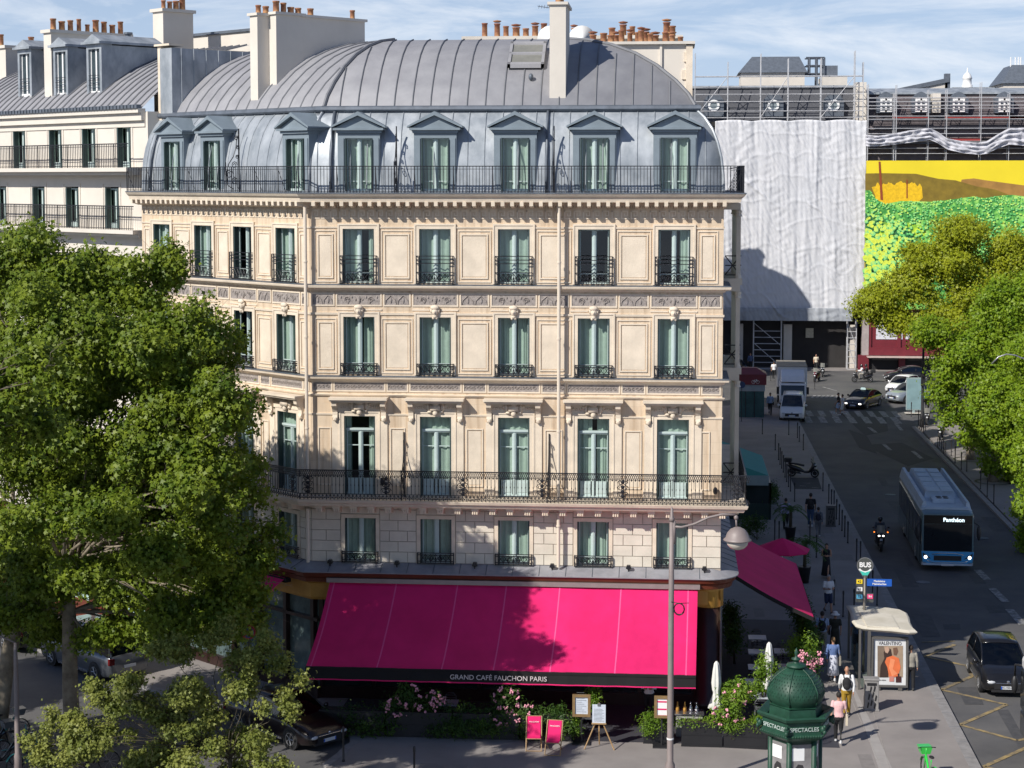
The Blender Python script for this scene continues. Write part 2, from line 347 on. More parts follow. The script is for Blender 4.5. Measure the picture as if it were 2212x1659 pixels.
# ---- facades ---------------------------------------------------
def spiral(mb, c, r, n=12, turns=1.6, s=1, y=-.03, th=.012, a0=0):
    mb.tube([(c[0]+s*r*(1-.8*k/n)*cos(a0+turns*2*pi*k/n), y, c[1]+r*(1-.8*k/n)*sin(a0+turns*2*pi*k/n)) for k in range(n+1)], th, 4)
C1 = [F1.px(u, 600)[0] for u in (775, 940, 1110, 1283, 1456)]
C2 = [F2.px(u, 600)[0] for u in (618.5, 526, 441, 352)]
ROWS = {3: (5.13, 6.76), 4: (7.57, 10.47), 5: (11.97, 14.05), 6: (15.25, 17.2)}
def facade(F, cs, x0, x1):
    ops = [(c-.565, c+.565, a, b) for c in cs for a, b in ROWS.values()]
    wl = MB(); wall_grid(wl, x0, x1, 7.4, 18.3, [o for o in ops if o[2] > 7]); wall_grid(wl, x0, x1, 4.7, 7.4, [o for o in ops if o[2] < 7], mi=1); wl.mi = 0
    obj('wall', wl, [STONE, JOINT], B, (*F.l, 0), F.r)
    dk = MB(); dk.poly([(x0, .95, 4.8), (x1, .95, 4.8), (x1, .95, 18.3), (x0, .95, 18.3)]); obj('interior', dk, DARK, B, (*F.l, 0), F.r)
    m = MB(); FZ = [None, MB(), MB()]
    srt = sorted(cs); edges = [x0]+sum([[c-.565, c+.565] for c in srt], [])+[x1]
    for c in srt:
        for lv, (a, b) in ROWS.items():
            if lv == 3: pframe(m, c-.70, c+.70, a, b+.13, .135, .05, False); continue
            top = b
            pframe(m, c-.75, c+.75, a, top+.185, .06, .07, False); pframe(m, c-.69, c+.69, a, top+.125, .125, .045, False)
        cv = MB()
        # hood over the tall windows
        m.box(c-1.06, -.50, 11.09, c+1.06, 0, 11.17); m.box(c-1.02, -.44, 11.03, c+1.02, 0, 11.09); m.box(c-.98, -.36, 10.98, c+.98, 0, 11.03)
        m.box(c-.80, -.05, 10.62, c+.80, 0, 10.98)
        for s in (-1, 1):
            x = c+s*.88
            m.prism([(-.06, 10.3), (-.12, 10.34), (-.16, 10.42), (-.12, 10.5), (-.12, 10.62), (-.2, 10.74), (-.34, 10.86), (-.36, 10.98), (0, 10.98), (0, 10.26)], x-.09, x+.09, 'x')
            m.ball((x, -.12, 10.36), (.08, .07, .09), 7, 5); m.box(x-.13, -.05, 7.57, x+.13, 0, 10.3); m.box(x-.17, -.09, 7.57, x+.17, 0, 7.95)
        # cartouche
        cv.smooth = True
        cv.cbox((c, -.12, 10.80), (.36, .16, .2)); cv.ball((c, -.12, 10.95), (.15, .09, .07), 8, 5); cv.ball((c, -.13, 10.62), (.1, .09, .12), 8, 5)
        for s in (-1, 1):
            cv.ball((c+s*.26, -.09, 10.82), (.08, .07, .14), 7, 5); cv.ball((c+s*.36, -.07, 10.86), (.06, .05, .08), 6, 4); cv.ball((c+s*.2, -.09, 10.66), (.1, .06, .06), 6, 4)
            for k in range(4): cv.ball((c+s*(.46+.08*k), -.06, 10.80+.02*(k % 2)), (.045, .04, .05), 6, 4)
        obj('cartouche', cv, STONE2, B, (*F.l, 0), F.r); cv = MB(); cv.smooth = True
        # mask over level 5
        cv.ball((c, -.10, 14.26), (.12, .11, .16), 9, 7); cv.ball((c, -.12, 14.40), (.17, .10, .10), 8, 5); cv.ball((c, -.19, 14.25), (.035, .05, .06), 6, 4); cv.ball((c, -.10, 14.09), (.09, .08, .08), 7, 5)
        for s in (-1, 1): cv.ball((c+s*.13, -.09, 14.3), (.05, .06, .1), 6, 4); cv.ball((c+s*.06, -.1, 14.03), (.05, .05, .06), 6, 4)
        cv.smooth = False; obj('carved_mask', cv, STONE2, B, (*F.l, 0), F.r)
    # piers
    for i in range(0, len(edges), 2):
        a, b = edges[i]+.20, edges[i+1]-.20
        if i == 0: a -= .06
        if i == len(edges)-2: b += .06
        if b-a < .25: continue
        w = b-a; ins = .12 if w > .6 else .05
        for z0, z1 in ((12.05, 13.95), (15.33, 17.10)):
            pframe(m, a+ins*.4, b-ins*.4, z0-.03, z1+.05, .035, .03); pframe(m, a+ins*1.3, b-ins*1.3, z0+.1, z1-.08, .045, .035)
            m.box(a+ins*1.3+.08, -.012, z0+.18, b-ins*1.3-.08, 0, z1-.16)
        if w > .9: pframe(m, a+.34, b-.34, 7.95, 10.05, .04, .035); m.box(a+.42, -.012, 8.03, b-.42, 0, 9.97)
        elif w > .5: pframe(m, a+.12, b-.28, 7.95, 10.05, .04, .035)
        # rusticated blocks between entresol windows
        A, Bx = edges[i]+(.15 if i else 0), edges[i+1]-(.15 if i < len(edges)-2 else 0); zz = 5.15; k = 0
        while zz < 7.3:
            h = .385; n = 2 if Bx-A > 1.2 else 1; L = Bx-A
            cuts = [0, .5, 1] if k % 2 else [0, .26, .76, 1]
            if L < 1.2: cuts = [0, 1] if k % 2 else [0, .5, 1]
            for p, q in zip(cuts, cuts[1:]): m.mi = 1; m.box(A+L*p+.012, -.035, zz+.012, A+L*q-.012, 0, min(zz+h, 7.35)-.012); m.mi = 0
            zz += h; k += 1
    for c in srt: m.mi = 1; m.box(c-.7, -.035, 6.92, c+.7, 0, 7.34); m.mi = 0
    # friezes: long carved panel over each window, short one over each pier
    def fpanel(a, b, z0, z1, lng, kind):
        m.box(a-.05, -.03, z0-.05, a, 0, z1+.05); m.box(b, -.03, z0-.05, b+.05, 0, z1+.05); m.box(a, -.03, z1, b, 0, z1+.05); m.box(a, -.03, z0-.05, b, 0, z0)
        fz = FZ[kind]; fz.box(a, -.006, z0, b, .0, z1); zc = (z0+z1)/2; h = z1-z0; w = b-a
        if kind == 1:
            if lng:
                for s in (-1, 1):
                    spiral(fz, ((a+b)/2+s*w*.27, zc), h*.30, s=s); 
                    for k in range(5): fz.ball(((a+b)/2+s*w*(.08+.085*k), -.02, zc+h*.28*sin(k*2.1)), (.035, .02, .05), 5, 4)
                fz.ball(((a+b)/2, -.03, zc), (.06, .03, h*.36), 6, 5); spiral(fz, ((a+b)/2, zc+.02), h*.2)
            else:
                for s in ((-1, 1) if w > .5 else (0,)):
                    cx = (a+b)/2+s*w*.25; ww = w*.22 if w > .5 else w*.4
                    fz.tube([(cx-ww, -.02, z0+.03), (cx-ww*.8, -.02, zc), (cx, -.02, z1-.04), (cx+ww*.8, -.02, zc), (cx+ww, -.02, z0+.03)], .016, 4); fz.ball((cx, -.02, zc-.02), (.045, .02, .11), 6, 5)
        else:
            k = a+.08
            while k < b-.05:
                spiral(fz, (k, zc), h*.26, n=8, turns=1.1, s=1 if int((k-a)*9) % 2 else -1, th=.01); k += .13 if lng else .15
    for c in srt: fpanel(c-.78, c+.78, 14.48, 14.86, 1, 1); fpanel(c-.9, c+.9, 11.40, 11.68, 1, 2)
    for i in range(0, len(edges), 2):
        a, b = edges[i], edges[i+1]
        A = a+(.215+.15 if i else .1); Bq = b-(.215+.15 if i < len(edges)-2 else .1)
        if Bq-A > .2: fpanel(A, Bq, 14.48, 14.86, 0, 1)
        A = a+(.335+.13 if i else .1); Bq = b-(.335+.13 if i < len(edges)-2 else .1)
        if Bq-A > .2: fpanel(A, Bq, 11.40, 11.68, 0, 2)
    # greek key
    k = x0+.1
    while k < x1-.4:
        z = 17.56; t = .035; U = [(0, 0, .30, t), (0, t, t, .30), (0, .30-t, .24, .30), (.24-t, .10, .24, .30-t), (.10, .10, .24-t, .10+t), (.10, .10+t, .10+t, .2)]
        for p, q, r_, s_ in U: m.box(k+p, -.022, z+q, k+r_, 0, z+s_)
        k += .335
    # dentils
    k = x0+.05
    while k < x1-.05: m.box(k, -.12, 17.97, k+.045, 0, 18.05); k += .09
    for c in srt: m.box(c-.83, -.03, 14.28, c-.2, 0, 14.33); m.box(c+.2, -.03, 14.28, c+.83, 0, 14.33)
    obj('wall_moulding', m, [STONE2, STONEB], B, (*F.l, 0), F.r, bevel=0)
    for fz in FZ[1:]: obj('frieze_panels', fz, FRIEZE, B, (*F.l, 0), F.r, label='row of grey carved frieze panels')
facade(F1, C1, WL, 0); facade(F2, C2, XL2, 0)
for i, c in enumerate(C1):
    window(F1, c, ROWS[3][0], 1.13, 1.63, 'two', 'gap' if i in (1, 3) else 'full'); wrail(F1, c, 5.14, 3)
    window(F1, c, ROWS[4][0], 1.13, 2.90, 'tall', 'part' if i == 0 else ('gap' if i == 3 else 'full'))
    window(F1, c, ROWS[5][0], 1.13, 2.08, 'two', 'gap' if i in (0, 2) else 'full'); wrail(F1, c, 11.96, 5)
    window(F1, c, ROWS[6][0], 1.13, 1.95, 'two', {0: 'half', 3: 'none', 4: 'right'}.get(i, 'full'), label='window with its dark glass uncurtained' if i == 3 else None); wrail(F1, c, 15.24, 6)
for i, c in enumerate(C2):
    window(F2, c, ROWS[3][0], 1.13, 1.63); window(F2, c, ROWS[4][0], 1.13, 2.90, 'tall')
    window(F2, c, ROWS[5][0], 1.13, 2.08, 'two', 'none' if i == 1 else 'full'); wrail(F2, c, 11.96, 5); wrail(F2, c, 5.14, 3)
    window(F2, c, ROWS[6][0], 1.13, 1.95, 'two', 'none' if i == 1 else 'full'); wrail(F2, c, 15.24, 6)
# side facade and back, plus a body that blocks light
w3 = MB(F3.M)
ops3 = [(x, x+1.0, a, b) for x in (1.2, 10.2, 12.2) for a, b in ROWS.values()]
wall_grid(w3, 0, 14, 0, 18.3, ops3, rev=.25)
for o in ops3: w3.poly([(o[0], .25, o[2]), (o[1], .25, o[2]), (o[1], .25, o[3]), (o[0], .25, o[3])])
obj('side_wall', w3, [STONE], B)
bd = MB(); pl = F2.pt(XL2, 0); pb = F2.pt(XL2, 9)
bd.prism([(pl[0]+.9, pl[1]+.9), (WL+.6, 1.1), (-.98, 1.0), (-.98, 14), pb], 0.1, 18.4, 'z'); obj('core', bd, DARK, B)
# bow window on the street side
bw = MB(); bg_ = MB(); bi = MB()
for z0, z1 in ((7.5, 11.9), (11.9, 15.2), (15.2, 18.2)):
    bw.box(0, 3.0, z0-.12, .78, 8.0, z0+.12); bw.box(0, 3.0, z1-.35, .7, 8.0, z1-.12)
    for y in (3.1, 4.7, 6.3, 7.8):
        bw.box(.55, y-.08, z0+.12, .71, y+.08, z1-.35); bw.lathe([(.14, 0), (.10, .1), (.13, .22)], 8, (.63, y, z1-.6)); bw.lathe([(.13, 0), (.09, .2)], 8, (.63, y, z0+.12))
    for z in (z0+.25, z0+.6, z0+.95): bi.box(.15, 3.08, z-.02, .72, 3.12, z+.02); bi.box(.7, 3.1, z-.02, .74, 7.8, z+.02)
    bi.tube([(.15, 3.1, z0+.25), (.7, 3.1, z0+.95)], .02, 4); bi.tube([(.15, 3.1, z0+.95), (.7, 3.1, z0+.25)], .02, 4)
bg_.poly([(.62, 3.1, 7.6), (.62, 7.8, 7.6), (.62, 7.8, 18), (.62, 3.1, 18)])
o = obj('bow_window', bw, STONEB, B, label='white column and slab bow window on the shaded street side'); obj('pane', bg_, GLASS, o); obj('railing', bi, IRON, o)
# ---- sweeps: strings, cornice, balcony, ledge
cn = MB()
sweep(cn, PATH, [(0, 18.03), (.10, 18.03), (.14, 18.10), (.14, 18.12), (.50, 18.16), (.56, 18.16), (.60, 18.30), (.68, 18.36), (.74, 18.44), (.74, 18.47), (-.3, 18.47), (-.3, 18.03)])
for F, x0, x1 in ((F1, WL+.1, 0), (F2, XL2, 0)):
    k = x0+.1
    cn.M = F.M
    while k < x1-.05: cn.prism([(0, 17.95), (-.22, 17.95), (-.40, 18.0), (-.57, 18.02), (-.585, 18.17), (0, 18.17)], k, k+.13, 'x'); k += .337
cn.M = None
obj('cornice', cn, STONE2, B)
lead = MB(); sweep(lead, PATH, [(-.3, 18.475), (.72, 18.475), (.76, 18.46), (.76, 18.49), (-.3, 18.50)]); obj('terrace_flashing', lead, ZINCD, B)
st = MB()
sweep(st, PATH, [(0, 14.98), (.06, 14.99), (.12, 15.06), (.26, 15.10), (.28, 15.16), (.28, 15.19), (-.05, 15.22), (-.05, 14.98)])
sweep(st, PATH, [(0, 11.72), (.05, 11.72), (.10, 11.79), (.22, 11.83), (.24, 11.90), (-.05, 11.93), (-.05, 11.72)])
sweep(st, PATH, [(0, 11.18), (.05, 11.19), (.09, 11.25), (-.05, 11.28)]); sweep(st, PATH, [(0, 10.50), (.03, 10.50), (.04, 10.56), (-.05, 10.57)])
sweep(st, PATH, [(0, 14.12), (.04, 14.12), (.05, 14.2), (-.05, 14.2)]); sweep(st, PATH, [(0, 17.22), (.03, 17.22), (.04, 17.28), (-.05, 17.28)])
obj('string_course', st, STONE2, B)
sl = MB(); sweep(sl, PATH, [(-.05, 15.222), (.285, 15.192), (.29, 15.2), (-.05, 15.235)]); sweep(sl, PATH, [(-.05, 11.932), (.245, 11.902), (.25, 11.91), (-.05, 11.945)]); obj('string_flashing', sl, ZINCD, B)
bc = MB()
sweep(bc, PATH, [(0, 7.12), (.12, 7.14), (.14, 7.28), (.76, 7.30), (.80, 7.36), (.80, 7.40), (.88, 7.44), (.92, 7.54), (0, 7.56)])
for F, x0, x1 in ((F1, WL+.25, .5), (F2, XL2, -.1), (F3, .2, 8)):
    bc.M = F.M; k = x0
    while k < x1-.05:
        bc.box(k, -.66, 7.20, k+.27, 0, 7.30); bc.prism([(0, 6.98), (-.2, 6.98), (-.34, 7.06), (-.56, 7.06), (-.6, 7.2), (0, 7.2)], k+.02, k+.25, 'x')
        for q in (.06, .135, .21): bc.tube([(k+q, -.60, 7.21), (k+q, -.60, 7.06)], .028, 6)
        k += .626
bc.M = None; obj('balcony', bc, STONE2, B)
# iron railings
def railing(name, path, off, z0, h, step, ornate, seg=None):
    t = MB(); P = offs(path, off)
    for zz, w in ([(z0+h, .025), (z0+.06, .015), (z0+h-.2, .012)] if ornate else [(z0+h, .022), (z0+h-.10, .012), (z0+.05, .014)]):
        sweep(t, path, [(off-w, zz-w*.7), (off+w, zz-w*.7), (off+w, zz+w*.7), (off-w, zz+w*.7)])
    if ornate: sweep(t, path, [(off-.012, z0+.2), (off+.012, z0+.2), (off+.012, z0+.222), (off-.012, z0+.222)])
    for si, (a, l, d) in enumerate(seg_frames(P)):
        M_ = Matrix.Translation((a[0], a[1], 0)) @ Matrix.Rotation(atan2(d[1], d[0]), 4, 'Z'); t.M = M_; n = int(l/step); k = 0
        rmax = l if si < 2 else 7
        if si == 0: pass
        for i in range(n+1):
            x = l*i/n
            if x > rmax: break
            if ornate:
                t.box(x-.009, -.009, z0+.2, x+.009, .009, z0+h-.2); t.ball((x, 0, z0+h*.5), (.018, .018, .05), 4, 4)
                t.box(x-.013+l/n/2, -.006, z0+.0, x+.013+l/n/2, .006, z0+.2); t.tube([(x, 0, z0+.06), (x+l/n/2, 0, z0+.19), (x+l/n, 0, z0+.06)], .012, 4)
                # lattice band at the top
                for q in (0, .5):
                    xx = x+q*l/n; t.tube([(xx, 0, z0+h-.19), (xx+l/n*.5, 0, z0+h-.02)], .011, 3); t.tube([(xx+l/n*.5, 0, z0+h-.19), (xx, 0, z0+h-.02)], .011, 3)
                t.ball((x+l/n/2, 0, z0+h-.22), (.03, .012, .04), 5, 4)
            else:
                big = i % 12 == 0; r = .016 if big else .009
                t.box(x-r, -r, z0, x+r, r, z0+h)
                if big: t.tube([(x, 0, z0+h*.9), (x, .35, z0)], .01, 4)
        if ornate:       # rosette panels
            for x in ((l-.35,) if si == 0 else ([.35]+[c-WL+1.38 for c in C1[:-1]]+[l-.3] if si == 1 else [.4])):
                for s in (-1, 1):
                    for zc, r in ((z0+.34, .10), (z0+.56, .11), (z0+.74, .09)):
                        t.tube([(x+s*.09+s*r*(1-.7*q/10)*cos(q*.75), 0, zc+r*(1-.7*q/10)*sin(q*.75)) for q in range(11)], .016, 4)
                for zc in (.28, .44, .6, .78): t.ball((x, 0, z0+zc), (.07, .02, .07), 8, 5)
        t.M = None
    return obj(name, t, IRON, B)
railing('balcony_railing', PATH, .84, 7.56, 1.06, .135, True)
railing('terrace_railing', PATH, .66, 18.49, .93, .115, False)
# scrolled iron dividers across the balconies
def divider(F, x, z0, off):
    t = MB(); t.box(-.02, -.06, 0, .02, -.02, 2.35); t.box(-.012, -off, 0, .012, -off+.03, 1.1)
    cur = [(0, -.05, 2.15), (0, -.14, 1.9), (0, -.18, 1.6), (0, -.3, 1.3), (0, -.5, 1.05), (0, -off+.05, .7), (0, -off+.1, .25), (0, -.3, .1)]
    t.tube(cur, .018, 5)
    for (y, z, r, s) in ((-.16, 2.0, .09, 1), (-.1, 1.65, .08, -1), (-.25, 1.0, .14, 1), (-.5, .65, .17, -1), (-.25, .4, .15, 1), (-.12, 1.3, .08, 1)):
        t.tube([(0, y+s*r*(1-.75*q/12)*cos(q*.8), z+r*(1-.75*q/12)*sin(q*.8)) for q in range(13)], .016, 4)
    p = F.pt(x, 0); obj('balcony_divider', t, IRON, B, (p[0], p[1], z0), F.r)
for u in (873, 1186): divider(F1, F1.px(u, 1000, -.05)[0], 7.56, .84)
for u in (857, 1197): divider(F1, F1.px(u, 350, 0)[0], 18.49, .66)
divider(F2, F2.px(518, 350, 0)[0], 18.49, .66)
# drainpipes
pp = MB(); pp.smooth = True
xp = F1.px(1207, 800, -.30)[0]; pj = offs(PATH, .30)[1]
for (x, y) in ((xp, -.30), (pj[0]+.02, pj[1]+.02)):
    for za, zb_ in ((18.0, 7.5), (7.12, 5.15)):
        pp = MB(); zs = [z for z in (16, 13.3, 10, 6.6) if zb_ < z < za]; pts = [(za, .062)]
        for z in zs: pts += [(z+.07, .062), (z+.065, .08), (z+.005, .08), (z, .062)]
        pts.append((zb_, .062)); pp.lathe([(r_, z) for z, r_ in pts], 14, (x, y, 0)); obj('drainpipe', pp, PIPE, B)
# ---- mansard -------------------------------------------------------------
RP = [P2L, (WL, 0), (0, 0), (0, 14)]
LOW = [(0, 18.5), (-.03, 19.1), (-.10, 19.7), (-.22, 20.2), (-.42, 20.7), (-.68, 21.1), (-1.0, 21.42)]
UP = [(-1.02, 21.55), (-1.25, 21.95), (-1.7, 22.45), (-2.4, 23.05), (-3.2, 23.55), (-4.1, 23.93), (-5.0, 24.18), (-6.0, 24.32)]
DC1 = [F1.px(u, 350, 0)[0] for u in (775, 940, 1113, 1284, 1458)]; DC2 = [F2.px(u, 350, 0)[0] for u in (638, 458, 372)]
rp = [P2L]+sum([[F2.pt(c-.5, 0), F2.pt(c+.5, 0)] for c in sorted(DC2)], [])+[(WL, 0)]+sum([[(c-.5, 0), (c+.5, 0)] for c in DC1], [])+[(0, 0), (0, 14)]
mm = MB(); mm.smooth = True; sweep(mm, rp, LOW, closed=False); ns = len(rp)-1; keep = []
for j, f in enumerate(mm.f):
    a, i = divmod(j, ns); hole = (i in (1, 3, 5) or i in (8, 10, 12, 14, 16)) and a < 4
    keep.append(not hole)
mm.f = [f for f, k in zip(mm.f, keep) if k]; mm.m = mm.m[:len(mm.f)]; mm.sm = mm.sm[:len(mm.f)]
obj('mansard', mm, ZINC, B)
mu_ = MB(); mu_.smooth = True; sweep(mu_, RP, UP, closed=False); obj('roof', mu_, ZINC2, B)
g = MB(); sweep(g, RP, [(-1.15, 21.40), (-.86, 21.40), (-.80, 21.46), (-.82, 21.56), (-.9, 21.60), (-1.15, 21.60)]); obj('gutter', g, ZINCD, B)
cap = MB(); q = offs(RP, -5.95); cap.poly([(x, y, 24.31) for x, y in q]+[(-14, 14, 24.31)]); obj('roof_cap', cap, ZINC2, B)
sm = MB(); sm2 = MB()
hip = [0, tan(R(39.97)/2), 1.0, 0]
for si, (a, l, d) in enumerate(seg_frames(RP)):
    if si == 2: l = 14
    nx, ny = d[1], -d[0]
    for prof, m_, st_, r in ((LOW, sm, .60, .022), (UP, sm2, .66, .028)):
        t = .3
        while t < l:
            pts = [(a[0]+d[0]*t+nx*w, a[1]+d[1]*t+ny*w, z+.02) for w, z in prof if (t >= -w*hip[si] and l-t >= -w*hip[si+1])]
            if len(pts) > 1: m_.tube(pts, r, 4)
            t += st_
for prof, m_, r in ((LOW, sm, .05), (UP, sm2, .07)):
    for i in (1, 2): m_.tube([(*offs(RP, w)[i], z+.03) for w, z in prof], r, 6)
obj('standing_seam', sm, ZINC, B); obj('standing_seam', sm2, mat('zinc_seam', (.16, .165, .18), .6, .1), B)
# horizontal joints
# roof window, vent, downpipes on the mansard
rw = MB(); x0, z0 = F1.px(1098, 177, 2.6); x1, z1 = F1.px(1182, 138, 4.0)
for (a, b, c, d) in ((0, 0, .08, 1), (.92, 0, 1, 1), (0, 0, 1, .09), (0, .91, 1, 1), (0, .47, 1, .53)):
    ys = (2.2, 3.65); zs = (23.0, 23.93)
    P = lambda s, t, o: (x0+(x1-x0)*s, ys[0]+(ys[1]-ys[0])*t, zs[0]+(zs[1]-zs[0])*t+o)
    rw.rings([[P(a, b, 0), P(c, b, 0), P(c, d, 0), P(a, d, 0)], [P(a, b, .14), P(c, b, .14), P(c, d, .14), P(a, d, .14)]])
rwo = obj('roof_window', rw, ZINC2, B)
rg = MB(); rg.poly([P(.05, .05, .08), P(.95, .05, .08), P(.95, .95, .08), P(.05, .95, .08)]); obj('pane', rg, mat('dusty_glass', (.20, .20, .18), .25, .1), rwo)
vt = MB(); vt.smooth = True; vx = F1.px(1148, 185, 2.0)[0]; vt.ball((vx, 1.75, 22.65), (.09, .12, .13), 8, 6); obj('roof_vent', vt, ZINCD, B)
for (F, u) in ((F1, 1180), (F1, 713), (F2, 322)):
    x = F.px(u, 300, -.05)[0]; pts = [(x, w*-1-.08, z) for w, z in LOW[::-1]]+[(x+.02, -.1, 18.6)]
    dp = MB(F.M); dp.smooth = True; dp.tube(pts, .055, 8); obj('mansard_downpipe', dp, ZINCD, B)
# dormers
def dormer(F, c):
    t = MB(); a = .5; zb, zt = 18.5, 20.42
    for s in (-1, 1): t.box(min(s*a, s*.76), .02, zb, max(s*a, s*.76), 1.15, 20.76); t.box(min(s*.54, s*.72), -.015, zb+.1, max(s*.54, s*.72), .02, zt)
    t.box(-a, .02, zt, a, 1.15, 20.76); t.box(-.80, -.06, 20.60, .80, 1.2, 20.70); t.box(-.90, -.16, 20.70, .90, 1.25, 20.78)
    t.prism([(-.86, 20.78), (.86, 20.78), (0, 21.22)], -.04, 1.35, 'y')
    for s in (-1, 1):
        p = [(s*.98, 20.78), (s*.98, 20.84), (0, 21.36), (0, 21.22)]; t.prism(p if s > 0 else p[::-1], -.2, 1.5, 'y')
    t.box(-a-.02, .0, zb, a+.02, .3, zb+.05)
    o = obj('dormer', t, DORM, B, (*F.pt(c, 0), 0), F.r)
    w = window(Fr((0, 0), 0), 0, zb+.04, 1.0, 1.88, 'two', 'full', y=-.03, base='dormer_window', parent=o)
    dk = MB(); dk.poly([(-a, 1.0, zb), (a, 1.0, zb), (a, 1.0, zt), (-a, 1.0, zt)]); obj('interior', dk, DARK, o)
for c in DC1: dormer(F1, c)
for c in DC2: dormer(F2, c)
# chimneys with pots
def pots(parent, pts, r=.14, h=.42, cowl=False, loc=(0, 0, 0)):
    r *= .82
    for i, (x, y, z) in enumerate(pts):
        random.seed(int(x*100+z)); t = MB(); t.smooth = True; hh = h*random.uniform(.6, 1.15); r_ = r; r *= random.uniform(.8, 1.15)
        t.lathe([(r*1.1, 0), (r, .05), (r*.95, hh-.07), (r*1.12, hh-.06), (r*1.12, hh), (r*.7, hh), (r*.65, hh-.1)], 10)
        if cowl and i % 2: t.lathe([(r*.9, hh+.04), (r*1.5, hh+.1), (r*1.4, hh+.12), (0.01, hh+.16)], 10)
        r = r_; obj('chimney_pot', t, TERRA, parent, (x-loc[0], y-loc[1], z-loc[2]))
def stack(F, boxes, capz, pot, name='chimney', mats=RENDER, par=None, **k):
    t = MB(F.M)
    for b in boxes: t.box(*b); t.box(b[0]-.08, b[1]-.08, b[5], b[3]+.08, b[4]+.08, b[5]+.10)
    o = part(name, t, mats, par or B)
    pots(o, [(*F.pt(x, y), z+.1) for x, y, z in pot], **k); return o
xa = F2.px(544, 215, 1.3)[0]; zA = F2.px(560, 33, 1.3)[1]
stack(F2, [(xa, 1.25, 21.4, xa+.46, 1.8, zA), (xa+.46, 1.8, 21.4, xa+.90, 3.1, zA+.05), (xa+.55, 3.1, 22, xa+.88, 6.2, zA+.02)], 0,
      [(xa+.2, 1.5, zA), (xa+.4, 1.7, zA), (xa+.65, 2.0, zA), (xa+.65, 2.35, zA), (xa+.65, 2.7, zA), (xa+.72, 3.0, zA), (xa+.72, 3.6, zA), (xa+.72, 5.7, zA)])
xb = F1.px(1187, 200, 1.2)[0]; zB = F1.px(1200, 10, 1.2)[1]
cb = stack(F1, [(xb, 1.2, 21.4, xb+.58, 3.6, zB)], 0, [(xb+.3, 1.5, zB), (xb+.3, 2.2, zB), (xb+.3, 2.9, zB)])
an = MB(); ax, az = F1.px(1185, 40, 2.4)
an.tube([(ax+.2, 2.4, az-1), (ax+.2, 2.4, az+.6)], .015, 5); an.tube([(ax-.4, 2.4, az+.45), (ax+.25, 2.4, az+.35)], .012, 4)
for k in range(6): an.tube([(ax-.35+k*.1, 2.25, az+.35), (ax-.35+k*.1, 2.55, az+.5)], .008, 4)
obj('antenna', an, ZINCD, cb)
# left party wall with zinc cladding
pw = MB(F2.M); pw.mi = 0; pw.box(XL2+.18, .85, 21.5, XL2+1.0, 6.0, 24.15); pw.mi = 1; pw.box(XL2-.05, .9, 18.4, XL2+.18, 6.0, 24.25); pw.box(XL2-.15, .8, 24.25, XL2+.9, 1.5, 24.33)
pw.mi = 0
for k in range(8): pw.tube([(XL2+1.01, 1.3+k*.6, 21.6), (XL2+1.01, 1.3+k*.6, 24.15)], .02, 4)
obj('party_wall', pw, [ZINC, STONE2], B)
# ================================================================= shop front, ledge and awnings of the corner building
def arcpath(r, n=7):   # plan path of the ledge: rounded at the street corner
    return [P2L, (WL, 0)]+[(-r+r*sin(q), r-r*cos(q)) for q in [pi/2*k/n for k in range(n+1)]]+[(0, 14)]
AP = arcpath(.5)
PINK = mat('pink_canvas', (.68, .008, .125), .85, 0, .8, .35, trans=.12, bscale=2.2, col2=(.82, .014, .165))
PINKL = mat('pink_canvas_seam', (.86, .10, .30), .8, .05, 2, trans=.15)
BLACKC = mat('black_canvas', (.006, .005, .006), .85, .1)
MAHOG = mat('mahogany_paint', (.13, .032, .016), .4, .15, 3); GOLD = mat('gold_paint', (.50, .27, .055), .45, .15, 2, metal=.2); SHOPB = mat('shop_dark', (.030, .014, .012), .35, .15, 3)
WHITE = mat('white_paint', (.80, .80, .79), .5, .03); PGREY = mat('pale_letter', (.62, .55, .55), .6, 0)
lg = MB(); sweep(lg, AP, [(0, 4.98), (.62, 4.84), (.66, 4.86), (.66, 4.89), (0, 5.14)])
ld = obj('shop_ledge', lg, LEDGE, B)
sj = MB()
for si, (a, l, d) in enumerate(seg_frames(AP)):
    if l < 2: continue
    k = .7
    while k < l:
        px_, py_ = a[0]+d[0]*k, a[1]+d[1]*k; n = (d[1], -d[0]); sj.tube([(px_, py_, 5.145), (px_+n[0]*.66, py_+n[1]*.66, 4.90)], .012, 4); k += .95
obj('ledge_seam', sj, ZINCD, ld)
fs = MB(); sweep(fs, AP, [(0, 4.45), (.42, 4.47), (.46, 4.62), (.55, 4.70), (.6, 4.83), (0, 4.95)]); obj('fascia', fs, MAHOG, B)
sf = MB(); sweep(sf, AP, [(0, 3.75), (.08, 3.75), (.12, 3.85), (.12, 4.35), (.3, 4.46), (0, 4.46)]); obj('gold_band', sf, GOLD, B)
colm = MB(); colm.smooth = True
colm.lathe([(.60, 0), (.60, .25), (.52, .32), (.50, 3.72)], 20, (-.42, .42, 0)); obj('shop_column', colm, SHOPB, B)
cap_ = MB(); cap_.smooth = True; cap_.lathe([(.50, 3.72), (.54, 3.75), (.54, 4.3), (.66, 4.46)], 20, (-.42, .42, 0)); obj('column_capital', cap_, GOLD, B)
sh = MB(); k = -14.6
sh.box(-14.75, .45, 0, -.9, .5, 3.75)
for i in range(8):
    x = -14.5+i*1.94; sh.box(x-.07, .3, 0, x+.07, .47, 3.75)
sh.box(-14.75, .28, 2.9, -.9, .46, 3.0); sh.box(-14.75, .28, 0, -.9, .46, .45)
obj('shopfront', sh, SHOPB, B)
